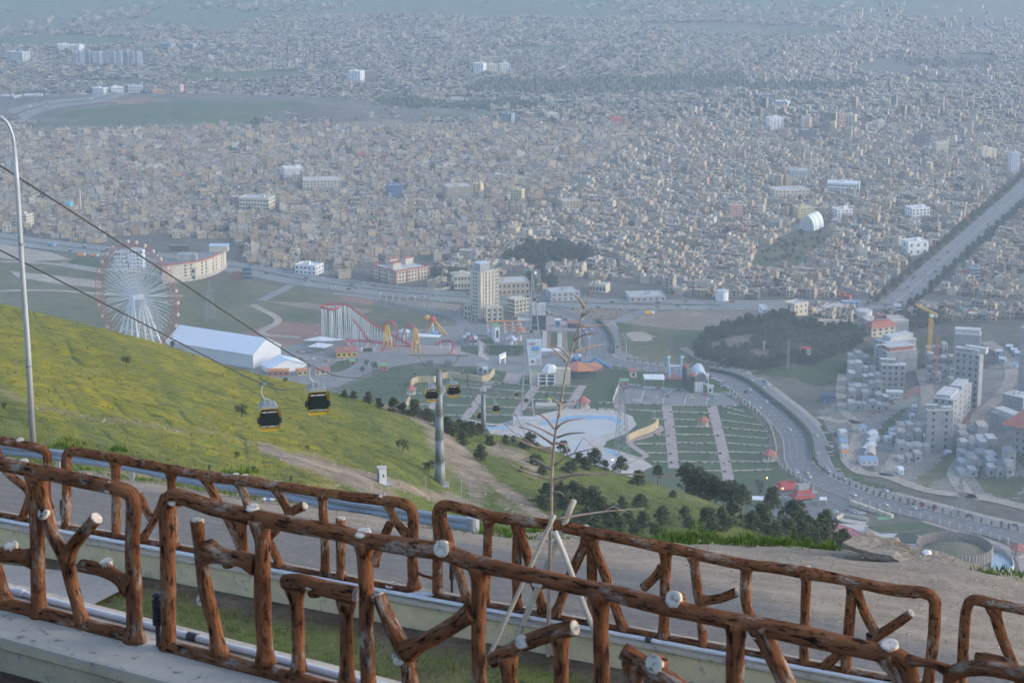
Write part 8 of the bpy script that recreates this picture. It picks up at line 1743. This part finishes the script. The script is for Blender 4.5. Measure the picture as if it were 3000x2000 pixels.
for pts, lab in ((ra, 'dark haul rope carrying the nearer yellow cabin'), (rb, 'dark haul rope carrying the upper yellow cabin')):
 mb = MB(); c = catmull(pts, 8.0); mb.tube([p-c[0] for p in c], 0.055, 6); o = mb.build('haul_rope', m_rope); o.location = c[0]; tag(o, lab, 'cable', 'cable car ropes')
m_cy = mat('cabin_yellow', (0.46, 0.32, 0.01), 0.45, 0.05, 1.0, coat=0.3); m_cgl = mat('cabin_glass_dark', (0.012, 0.014, 0.018), 0.12, 0.2, 1.0); m_rf = mat('cabin_roof_grey', (0.20, 0.215, 0.22), 0.6, 0.1, 2)
def cabin_parts():
 """unit cabin hanging from its grip at the origin; front faces -y"""
 P = {}; top, bot = -2.15, -4.35; prof = [(-0.82, top), (-1.02, top-0.55), (-1.14, top-1.15), (-1.02, top-1.6), (-0.86, bot), (0.86, bot), (1.02, top-1.6), (1.14, top-1.15), (1.02, top-0.55), (0.82, top)]
 mb = MB(); k = len(prof); lay = [(-1.0, 0.93, 0), (-1.12, 1.0, 0), (1.12, 1.0, 0), (1.0, 0.93, 0)]
 for y, s, _ in lay: mb.v += [(x*s, y, (z-(top+bot)/2)*(0.97 if s < 1 else 1)+(top+bot)/2) for x, z in prof]
 for j in range(3):
  for i in range(k): i2 = (i+1) % k; mb.f.append((j*k+i, j*k+i2, (j+1)*k+i2, (j+1)*k+i)); mb.c.append(None)
 mb.f += [tuple(range(k)), tuple(reversed(range(3*k, 4*k)))]; mb.c += [None, None]; me = mb.mesh('shell', m_cy); bm = bmesh.new(); bm.from_mesh(me); bmesh.ops.recalc_face_normals(bm, faces=bm.faces); bmesh.ops.bevel(bm, geom=bm.edges[:], offset=0.03, segments=1, affect='EDGES'); bm.to_mesh(me); bm.free(); P['shell'] = me
 gp = [(-0.68, top-0.1), (-0.85, top-0.6), (-0.95, top-1.15), (-0.86, top-1.6), (-0.78, top-1.86), (0.78, top-1.86), (0.86, top-1.6), (0.95, top-1.15), (0.85, top-0.6), (0.68, top-0.1)]
 mb = MB(); n = len(gp)
 for y in (-1.16, -0.98): mb.v += [(x, y, z) for x, z in gp]
 mb.f.append(tuple(range(n))); mb.c.append(None)
 for i in range(n): mb.f.append((i, (i+1) % n, n+(i+1) % n, n+i)); mb.c.append(None)
 me = mb.mesh('front_window', m_cgl); bm = bmesh.new(); bm.from_mesh(me); bmesh.ops.recalc_face_normals(bm, faces=bm.faces); bm.to_mesh(me); bm.free(); P['front_window'] = me
 mb = MB()
 mb.poly([(1.01, -0.85, top-0.2), (1.17, -0.85, top-1.15), (1.04, -0.85, top-1.75), (1.04, 0.85, top-1.75), (1.17, 0.85, top-1.15), (1.01, 0.85, top-0.2)]); mb.v = [(x+0.02, y, z) for x, y, z in mb.v]; P['side_window'] = mb.mesh('side_window', mat('side_glass', (0.05, 0.035, 0.045), 0.2, 0.2, 1.0))
 mb = MB(); mb.lathe([(0.13, -0.28), (0.17, -0.2), (0.17, 0.2), (0.13, 0.28)], seg=10); P['bumper'] = mb.mesh('bumper', m_blk)
 mb = MB(); mb.v += [(-0.84, -1.02, top), (0.84, -1.02, top), (0.84, 1.02, top), (-0.84, 1.02, top), (-0.6, -0.75, top+0.28), (0.6, -0.75, top+0.28), (0.6, 0.75, top+0.28), (-0.6, 0.75, top+0.28)]; mb.f += [(4, 5, 6, 7), (0, 1, 5, 4), (1, 2, 6, 5), (2, 3, 7, 6), (3, 0, 4, 7)]; mb.c += [None]*5; P['roof'] = mb.mesh('roof', m_rf)
 mb = MB(); mb.tube(catmull([(0, 0, 0.0), (-0.12, 0, -0.35), (-0.18, 0, -0.85), (-0.05, 0, -1.25), (0.25, 0, -1.5), (0.6, 0, -1.52)], 0.12), 0.075, 8); mb.tube([(0.1, -0.5, -1.88), (0.1, 0, -1.5), (0.1, 0.5, -1.88)], 0.05, 6); mb.tube([(0.6, -0.5, -1.88), (0.6, 0, -1.5), (0.6, 0.5, -1.88)], 0.05, 6); P['hanger_arm'] = mb.mesh('hanger_arm', m_steel)
 mb = MB(); mb.box(-0.35, 0.35, -0.12, 0.12, -0.09, 0.1); mb.box(-0.55, -0.36, -0.05, 0.05, -0.07, 0.0); P['grip'] = mb.mesh('grip', m_tw)
 for nm, body, sz, z in (('upper_lettering', 'ASIA COMPANY', 0.19, top-0.32), ('lower_lettering', 'CHAVY TOURISM CITY', 0.165, top-1.74)):
  tc = bpy.data.curves.new(nm, 'FONT'); tc.body = body; tc.size = sz; tc.align_x = 'CENTER'; tc.align_y = 'CENTER'; tc.extrude = 0.004; tc.offset = 0.004; tc.materials.append(mat('letter_white', (0.75, 0.75, 0.75), 0.6, 0.02)); t = letters(nm, tc, None); P[nm] = (t.data, z); bpy.data.objects.remove(t)
 return P
CP = cabin_parts()
def cabin(G0, rz, label, full=True):
 o = empty('cable_car_cabin', G0, rz, label, 'cable car', 'yellow and black cable car cabins'); dx = 0.45
 for nm in ('shell', 'side_window', 'roof', 'front_window'): fw = inst(nm, CP[nm], o, (dx, 0, 0))
 inst('grip', CP['grip'], inst('hanger_arm', CP['hanger_arm'], o))
 for s in (-1, 1): inst('bumper', CP['bumper'], o, (dx+s*1.03, -0.98, -3.3))
 if full:
  for nm in ('upper_lettering', 'lower_lettering'): me, z = CP[nm]; inst(nm, me, fw, (0, -1.175, z), rot=(pi/2, 0, 0))
cabin(GA, R(12), 'yellow and black cable car cabin, the lower of the two large ones'); cabin(GB+Vector((0.0, 0, -0.05)), R(12), 'yellow and black cable car cabin, the upper of the two large ones')
def on_rope(pts, u):
 c = catmull(pts, 3.0); return min(c, key=lambda p: abs(proj(p.x, p.y, p.z)[0]-u)+(1e3 if p.y < 300 else 0))
for (u, v, Y, lab) in ((984, 861, 345, 'yellow and black cable car cabin left of the near pylon'), (1034, 852, 350, 'yellow and black cable car cabin right of the near pylon'), (1100, 928, 590, 'yellow and black cable car cabin left of the farther pylon'), (1135, 912, 600, 'yellow and black cable car cabin right of the farther pylon'), (1184, 890, 1000, 'tiny cable car cabin over the lawns left of the trestle'), (1206, 905, 1080, 'tiny cable car cabin over the brick walk by the trestle'), (1218, 751, 1450, 'tiny dark cable car cabin above the striped carousel'), (1226, 678, 1680, 'tiny dark cable car cabin beside the tall trestle, the middle one'), (1210, 672, 1690, 'tiny dark cable car cabin beside the tall trestle, the left one'), (1234, 684, 1640, 'tiny dark cable car cabin beside the tall trestle, the right one')):
 cabin(D(u, v, Y), R(10), lab, Y < 400)
# ================================================================== FOREGROUND THINGS
def lp(o): tag(o, kind='thing'); return o
def street_light():
 foot = terr(77, 1040) or D(77, 1040, 66); Y = foot.y; k = ppm(foot); root = empty('street_light', foot, 0, 'tall grey street light with curved arm at the left edge', 'street lamp')
 pts = [D(u, v, Y)-foot for u, v in ((77, 1040), (64, 800), (50, 600), (40, 430), (33, 340))]; mb = MB(); mb.tube(pts, [7.2*k, 6.6*k, 6*k, 5.4*k, 5*k], 14); mb.build('pole', m_steel, root, True)
 arm = catmull([D(u, v, Y)-foot for u, v in ((33, 345), (30, 315), (20, 288), (8, 273), (-6, 267), (-30, 266))], 0.08); mb = MB(); mb.tube(arm, 3.6*k, 10); am = mb.build('arm', m_steel, root, True)
 mb = MB(); a = D(-40, 266, Y)-foot; mb.lathe([(0.05, a.z-0.1), (0.2, a.z-0.08), (0.18, a.z+0.06), (0.03, a.z+0.1)], a.x, a.y, 10); mb.build('lamp_head', m_steel, am)
 for v in (560, 840): p = D(49 if v < 600 else 66, v, Y)-foot; mb = MB(); mb.tube([p-Vector((0, 0, 0.04)), p+Vector((0, 0, 0.04))], 7.6*k, 14); mb.build('collar', m_tw, root)
street_light()
def guardrail():
 pts = [(-160, 1012), (0, 1031), (75, 1038), (190, 1053), (300, 1069), (412, 1094), (525, 1113), (675, 1137), (784, 1161), (896, 1176), (1046, 1199), (1082, 1204)]
 c = catmull([D(u, v, smooth_interp(eu, eY, u)-3.0) for u, v in pts], 0.7); root = empty('guardrail', c[0], 0, 'galvanised steel guardrail along the far side of the road', 'guardrail'); prof = [(0.0, 0.17), (0.05, 0.13), (0.05, 0.07), (0.0, 0.02), (0.0, -0.02), (0.05, -0.07), (0.05, -0.13), (0.0, -0.17)]; P = []
 n = len(c)
 for i, p in enumerate(c):
  t = c[min(i+1, n-1)]-c[max(i-1, 0)]; t.z = 0; t.normalize(); s = Vector((t.y, -t.x, 0)); P.append([tuple(p+s*a*1.3+Vector((0, 0, b*1.12))) for a, b in prof])
 o = grid_obj('beam', np.array(P).transpose(1, 0, 2), mat('zinc_beam', (0.40, 0.45, 0.49), 0.5, 0.12, 0.8, metal=0.25), smooth=False); to_local(o, root); o.modifiers.new('t', 'SOLIDIFY').thickness = 0.012
 L = 0; last = -2
 for i in range(1, n):
  L += (c[i]-c[i-1]).length
  if L-last > 4.0: last = L; p = c[i]-c[0]; mb = MB(); mb.box(p.x-0.07, p.x+0.07, p.y+0.06, p.y+0.18, p.z-1.1, p.z+0.12); mb.build('post', m_steel, root)
 e = c[-1]-c[0]; mb = MB(); mb.tube([(e.x+0.05, e.y, e.z-0.21), (e.x+0.05, e.y, e.z+0.21)], 0.17, 12); mb.build('end_cap', m_steel, root)
guardrail()
def pipe(pl, off, z, t0, t1, label):
 root = empty('conduit', pl.along(t0, off, z), 0, label, 'pipe'); mb = MB(); pts = [pl.along(t0+(t1-t0)*i/40, off+0.02*noise.noise(Vector((i*0.4, off, 0))), z+0.01*noise.noise(Vector((i*0.5, 3, 0)))) for i in range(41)]; mb.tube([p-root.location for p in pts], 0.032, 10); mb.build('tube', mat('white_pvc', (0.55, 0.57, 0.62), 0.4, 0.12, 3.0), root, True)
 for i in range(2, 40, 5): p = pts[i]-root.location; d = (pts[i+1]-pts[i]).normalized(); mb = MB(); mb.tube([p-d*0.05, p+d*0.05], 0.04, 10); mb.build('coupling', m_blk if i % 2 else MATS['white_pvc'], root)
 return root
pipe(NEAR, -0.27, zN+0.0, -5, LN+3, 'white plastic conduit on the wall behind the nearest fence'); r_ = pipe(FAR, 0.25, zS+0.02, -10, LF+6, 'white plastic conduit on the low wall by the road'); p = FAR.at(2, 450, 1065); mb = MB(); mb.tube([(0, 0, 0), tuple(FAR.d*0.45-FAR.n*0.3)], 0.042, 8); o = mb.build('branch_tube', MATS['white_pvc'], r_); o.location = Vector((p.x, p.y, zS+0.02))+FAR.n*0.25-r_.location
def bollard(pl, k, x, y0, y1, off, z, label):
 p = pl.at(k, x, y1); h = up_to(p, *zz(k, x, y0)); P = Vector((p.x, p.y, z))+pl.n*off; root = empty('bollard_light', P, 0, label, 'bollard light', 'black bollard lights'); r = 0.055*h/0.62; mb = MB(); mb.tube([(0, 0, -0.05), (0, 0, h*0.4)], r*0.55, 10); mb.build('stem', m_blk, root); mb = MB(); mb.tube([(0, 0, h*0.4), (0, 0, h*0.92)], r*0.6, 10); mb.build('lens', m_glass, root)
 for i in range(8): zz_ = h*(0.42+0.062*i); mb = MB(); mb.lathe([(r*0.6, zz_), (r*1.05, zz_-0.008), (r*1.05, zz_+0.012), (r*0.6, zz_+0.018)], seg=14, cap=False); mb.build('louvre', m_blk, root)
 mb = MB(); mb.lathe([(r, h*0.92), (r*0.95, h*0.97), (r*0.4, h)], seg=14); mb.build('cap', m_blk, root)
bollard(NEAR, 1, 965, 1050, 1380, -0.02, zN-0.03, 'black louvred bollard light between the nearest fence sections'); bollard(FAR, 1, 366, 482, 640, -0.1, zS-0.02, 'black louvred bollard light at the left gap of the road fence'); bollard(FAR, 2, 615, 850, 1020, -0.35, zS-0.02, 'black louvred bollard light behind the post at the middle gap of the road fence')
sheet('paving', [Zp(*zz(1, x, y), zBED+0.10) for x, y in ((-700, 760), (0, 838), (500, 893), (868, 955), (720, 1010), (575, 1085), (300, 1260), (-700, 1300))], wall_mat('path_concrete', (0.30, 0.28, 0.26), (0.23, 0.21, 0.195), (0.17, 0.16, 0.15)), raw=True)
# young staked tree
TY = 31.0
def young_tree():
 base = D(*zz(2, 1265, 1610), TY); root = empty('young_tree', base, 0, 'bare young tree tied to wooden stakes between the fences', 'tree'); mb = MB(); m = mat('young_bark', (0.27, 0.215, 0.185), 0.95, 0.25, 6.0, bump=0.5, bscale=18); k = ppm(base)
 tr = [(784+.375*x, 980+.375*y) for x, y in ((1268, 1640), (1265, 1500), (1270, 1200), (1276, 900), (1286, 500), (1292, 250), (1308, 60))]+[(1281, 965), (1291, 906), (1300, 850), (1307, 824), (1318, 783), (1332, 741), (1342, 708), (1352, 683), (1371, 637), (1401, 600)]
 P = [D(u, v, TY+0.02*i)-base for i, (u, v) in enumerate(tr)]; c = catmull(P, 0.08); n = len(c); mb.tube(c, [k*(10*(1-(i/n))**0.9+1.0)*0.58*(1+0.08*noise.noise(Vector((i*0.5, 0, 0)))) for i in range(n)], 10); mb.build('trunk', m, root, True)
 BR = [('p', (1560, 640), (1700, 565), (1900, 535)), ('p', (1550, 800), (1750, 742), (1980, 692)), ('p', (1655, 315), (1750, 255), (1870, 205)), ('p', (1620, 450), (1850, 440), (2060, 420)), ('p', (1500, 880), (1380, 760), (1220, 690)), ('p', (1450, 930), (1320, 800), (1190, 720)), ('p', (1700, 190), (1640, 90), (1560, 20)), ('l', (2025, 960), (2150, 865), (2400, 825)), ('l', (2035, 1085), (2200, 1035), (2420, 1020)), ('l', (1995, 965), (1850, 805), (1640, 700), (1540, 735)), ('l', (1975, 1055), (1800, 965), (1600, 885)), ('l', (1955, 1225), (1750, 1225), (1560, 1150), (1400, 1080)), ('l', (2030, 1230), (2120, 1160), (2170, 1190)), ('l', (2060, 800), (2110, 640), (2300, 620)), ('l', (1975, 1180), (1700, 1000), (1500, 940)), ('l', (2080, 640), (1930, 520), (1850, 480))]
 BR += [('q', (1282, 262), (1200, 205), (1120, 190)), ('q', (1298, 318), (1450, 292), (1800, 290), (2080, 312)), ('q', (1288, 360), (1400, 300), (1500, 285)), ('q', (1275, 322), (1150, 285), (1000, 210)), ('q', (1330, 560), (1600, 520), (1860, 498)), ('q', (1306, 235), (1400, 172), (1560, 128)), ('q', (1310, 100), (1370, 112), (1385, 180)), ('q', (1300, 400), (1340, 400), (1370, 425)), ('q', (1284, 160), (1200, 130), (1080, 40))]
 for j, (kk, *pt) in enumerate(BR):
  w = [(784+.375*x, 980+.375*y) if kk == 'q' else q(kk, x, y) for x, y in pt]; dy = random.uniform(-0.5, 0.5); b = [D(u, v, TY+0.12+dy*i/len(w))-base for i, (u, v) in enumerate(w)]; cc = catmull(b, 0.07); nn = len(cc); mb = MB(); mb.tube(cc, [k*(2.3*(1-i/nn)+0.8) for i in range(nn)], 6)
  if nn > 8: e = cc[nn//2]; d = (cc[-1]-cc[0]).normalized(); mb.tube([e, e+d*0.18+Vector((0, 0.1, random.uniform(-.18, .2))), e+d*0.45+Vector((0, 0.15, random.uniform(-.2, .3)))], [k*1.2, k*0.9, k*0.5], 5)
  mb.build('branch', m, root, True)
 ms = mat('stake_wood', (0.33, 0.295, 0.25), 0.9, 0.3, 3.0)
 for lab, pts, r, dy in (('thin pale stake leaning left against the young tree', ((880, 1460), (1100, 980), (1305, 540)), 13, -0.35), ('thick pale stake crossing behind the young tree trunk', ((1030, 1400), (1240, 900), (1425, 448)), 19, 0.3), ('curved whitish stake on the right of the young tree', ((1308, 640), (1370, 790), (1450, 1000), (1545, 1240), (1690, 1640)), 17, -0.2)):
  b = [D(784+.375*x, 980+.375*y, TY+dy) for x, y in pts]; mb = MB(); cc = catmull(b, 0.15); mb.tube([p-b[0] for p in cc], r*k*.375, 10); o = mb.build('tree_stake', ms if dy != -0.2 else mat('pvc_stake', (0.44, 0.42, 0.39), 0.7, 0.15, 3.0), None, True); o.location = b[0]; tag(o, lab, 'stake', 'stakes of the young tree')
 p = D(784+.375*1262, 980+.375*680, TY-0.05)-base; mb = MB(); mb.tube([p+Vector((0.16*cos(a), 0.16*sin(a), 0.03*sin(a*2))) for a in [i*pi/8 for i in range(17)]], 0.012, 5, cap=False); mb.build('tie_wire', m_tw, root)
young_tree()
# slab of rock, litter, kiosk cabinet on the slope
def rock():
 a, b = terr(*zz(3, 1060, 800)), terr(*zz(3, 1770, 850)); P = (a+b)/2; d = b-a; L = d.length; root = empty('rock_slab', P, atan2(d.y, d.x), 'flat broken rock slab jutting out of the gravel edge', 'rock'); bm = bmesh.new(); bmesh.ops.create_cube(bm, size=1); bmesh.ops.subdivide_edges(bm, edges=bm.edges, cuts=12, use_grid_fill=True)
 for v in bm.verts:
  x, y, z = v.co; v.co = Vector((x*L*1.02, y*1.1*(1-0.5*max(0, x)), z*0.30*(1-0.45*(x+0.5))));
  if z < 0: v.co.y += 0.35
  v.co += Vector((1, 1, 0.6))*0.10*fbm(Vector(v.co)*3.0, 5); v.co.z += 0.05-0.04*x
 me = bpy.data.meshes.new('rock'); bm.to_mesh(me); bm.free(); me.materials.append(attr_mat('limestone', [((0.24, 0.195, 0.14), (0.42, 0.36, 0.28), 1.2)], bump=1.0, bscale=5)); inst('stone', me, root)
 p = terr(*zz(3, 1480, 790)) or P; mb = MB(); mb.lathe([(0.12, 0), (0.11, 0.03), (0.06, 0.06), (0.02, 0.065)], seg=9); o = mb.build('plastic_bag', m_white); o.data.vertices.foreach_set('co', np.array([c+0.045*noise.noise(Vector(v.co)*25) for v in o.data.vertices for c in v.co])); o.location = P+Vector((0.35, 0.1, 0.17)); tag(o, 'crumpled white plastic bag lying on the rock slab', 'bag')
rock()
def bottle(u, v, lab):
 P = terr(u, v) or D(u, v, 60); mb = MB(); mb.lathe([(0.03, 0), (0.04, 0.01), (0.04, 0.2), (0.015, 0.26), (0.015, 0.3)], seg=10); root = inst('plastic_bottle', mb.mesh('bottle', mat('clear_plastic', (0.55, 0.62, 0.68), 0.2, 0.05)), None, P+Vector((0, 0, 0.05)), rot=(0, pi/2, 0.3)); root.scale = (1.5, 1.5, 1.5); tag(root, lab, 'bottle'); mb = MB(); mb.lathe([(0.042, 0.06), (0.042, 0.14)], seg=10, cap=False); mb.build('wrap', mat('label_blue', (0.1, 0.2, 0.5), 0.5, 0.05), root)
bottle(*zz(1, 1610, 455), 'clear plastic bottle with blue wrap lying by the guardrail')
def cabinet():
 P = hillp(*zz(2, 250, 345)); k = ppm(P); h = 38*k; w = 20*k; root = empty('vending_cabinet', P, 0.15, 'white vending cabinet with blue side on the bare slope', 'cabinet'); mb = MB(); mb.box(-w*0.35, w*0.5, -w*0.4, w*0.4, 0, h); mb.build('body', m_white, root); mb = MB(); mb.box(-w*0.5, -w*0.352, -w*0.4, w*0.4, 0, h*0.75); mb.build('blue_panel', mat('deep_blue', (0.03, 0.06, 0.25), 0.5, 0.1), root); mb = MB(); mb.box(w*0.05, w*0.22, -w*0.42, -w*0.402, h*0.45, h*0.62); mb.build('slot', m_blk, root); mb = MB(); mb.box(-w*0.55, w*0.55, -w*0.5, w*0.45, h+0.002, h+0.12); mb.build('cap', m_conc2, root); mb = MB(); mb.box(-w*0.9, w*1.0, -w*0.8, w*0.7, -0.6, -0.005); mb.build('pad', m_conc, root)
cabinet()
for i, (x, y0, y1) in enumerate(((517, 300, 440), (735, 300, 480), (790, 330, 470))):
 P = hillp(784+.375*x, 980+.375*y1); mb = MB(); h = (y1-y0)*.375*ppm(P); mb.tube([(0, 0, -0.5), (0, 0, h)], 0.09, 6); mb.tube([(0, 0, h), (0.15, 0, h+0.4)], 0.09, 6); o = mb.build('fence_post', m_conc); o.location = P; tag(o, ('left', 'middle', 'right')[i]+' concrete fence post around the foot of the near pylon', 'post', 'posts at the pylon')
# grass, weeds, pebbles
def blades(name, spots, m, h0, h1, n, wdt, spread):
 mb = MB()
 for P in spots:
  for _ in range(n):
   a = random.uniform(0, 6.28); r = random.uniform(0, spread); b = Vector((P[0]+cos(a)*r, P[1]+sin(a)*r, P[2]-0.02)); h = random.uniform(h0, h1); t = Vector((random.gauss(0, .35)*h, random.gauss(0, .35)*h, h)); s = Vector((cos(a*3), sin(a*3), 0))*wdt; k = len(mb.v); mb.v += [tuple(b-s), tuple(b+s), tuple(b+t)]; mb.f.append((k, k+1, k+2)); mb.c.append(None)
 return tag(mb.build(name, m), kind='stuff')
m_grb = leaf_mat('bed_grass', (0.06, 0.095, 0.018), (0.16, 0.19, 0.05), 1.5); sp = []
for _ in range(5200):
 j, i = random.randrange(1, 22), random.randrange(10, BED_T-5)
 if BEDG[j, i] > 0.45: a = BEDP[j, i]; sp.append((a[0]+random.uniform(-.2, .2), a[1]+random.uniform(-.2, .2), a[2]))
PAV = [zz(1, x, y) for x, y in ((-700, 760), (0, 838), (500, 893), (868, 955), (720, 1010), (575, 1085), (300, 1260), (-700, 1300))]
sp = [p for p in sp if not inside(*[np.array([c]) for c in proj(*p)], PAV)[0]]
blades('bed_grass', sp, m_grb, 0.05, 0.14, 9, 0.008, 0.16)
sp = []
while len(sp) < 1500:
 i = random.randrange(30, 190); j = NR-1-int(abs(random.gauss(0, 5))); u = -900+3900*i/219
 if 0 < j < NR and a_ve[j][i]*random.random() > 0.10+0.25*random.random(): p = TP[j][i]; sp.append((p[0]+random.uniform(-.25, .25), p[1]+random.uniform(-.25, .25), p[2]))
blades('edge_grass', sp, m_weed, 0.05, 0.14, 10, 0.012, 0.22)
for (k, x, y, n, s) in ((3, 40, 665, 30, 0.8), (3, 200, 690, 30, 0.9), (3, 380, 705, 26, 0.7), (3, 560, 720, 20, 0.5), (3, 740, 725, 26, 0.6), (3, 880, 745, 14, 0.35), (3, 1890, 890, 16, 0.45), (1, 400, 110, 26, 0.7), (1, 740, 135, 10, 0.3), (1, 1450, 275, 12, 0.4), (2, 760, 620, 24, 0.7), (2, 950, 660, 22, 0.7)):
 P = terr(*zz(k, x, y+8)) or D(*zz(k, x, y), 52); blades('weed_foliage', [(P.x+random.gauss(0, s*.6), P.y+random.gauss(0, s*.4), P.z) for _ in range(n)], m_weed, 0.07, 0.22, 22, 0.014, 0.22)
def pebbles(name, spots, m, r0, r1):
 mb = MB()
 for P in spots:
  r = random.uniform(r0, r1)*random.choice((1, 1, 1, 1.8)); n = len(mb.v)
  for (x, y, z) in ((1, 0, .1), (-.4, .9, .15), (-.5, -.8, 0), (0.1, 0.1, .8), (0, 0, -.5)): mb.v.append((P[0]+x*r*random.uniform(.7, 1.3), P[1]+y*r*random.uniform(.7, 1.3), P[2]+z*r))
  for f in ((0, 1, 3), (1, 2, 3), (2, 0, 3), (1, 0, 4), (2, 1, 4), (0, 2, 4)): mb.f.append(tuple(n+i for i in f)); mb.c.append(None)
 return tag(mb.build(name, m), kind='stuff')
sp = []
while len(sp) < 2600:
 i = random.randrange(30, 205); j = random.randrange(8, NR)
 if a_gr[j][i] > random.random()*0.9: p = TP[j][i]; sp.append((p[0]+random.uniform(-.3, .3), p[1]+random.uniform(-.3, .3), p[2]))
pebbles('gravel', sp, mat('gravel_stone', (0.27, 0.23, 0.18), 0.95, 0.35, 2.0), 0.012, 0.032)
sp, st = [], []
while len(sp) < 9000:
 j, i = random.randrange(8, NT+6), random.randrange(60, 460); p = HP[j, i]
 if a_dirt[j, i] < 0.4: sp.append((p[0]+random.uniform(-1, 1), p[1]+random.uniform(-1.5, 1.5), p[2]))
 elif random.random() < 0.5: st.append((p[0]+random.uniform(-1.5, 1.5), p[1]+random.uniform(-1.5, 1.5), p[2]))
blades('slope_grass', sp, leaf_mat('slope_tuft', (0.07, 0.095, 0.018), (0.19, 0.18, 0.02), 0.4), 0.12, 0.34, 8, 0.06, 0.9)
while len(st) < 1500: j, i = random.randrange(10, NT), random.randrange(90, 460); st.append(tuple(HP[j, i])) if a_dirt[j, i] > 0.25 or random.random() < 0.02 else None
pebbles('slope_stones', st, mat('pale_rock', (0.30, 0.255, 0.20), 0.95, 0.3, 0.5), 0.08, 0.22)
# ================================================================== HAZE
def haze():
 mb = MB(); mb.box(-14500, 14500, -60, 30500, -9, H+14); o = mb.build('haze')
 m = bpy.data.materials.new('haze_air'); m.use_nodes = True; t = m.node_tree; t.nodes.clear()
 out = t.nodes.new('ShaderNodeOutputMaterial'); pv = t.nodes.new('ShaderNodeVolumePrincipled')
 pv.inputs['Color'].default_value = (0.73, 0.87, 1.0, 1); pv.inputs['Density'].default_value = HAZE; pv.inputs['Anisotropy'].default_value = 0.2
 t.links.new(pv.outputs[0], out.inputs['Volume']); o.data.materials.append(m); tag(o, kind='stuff')
HAZE = 1.28e-4
haze()
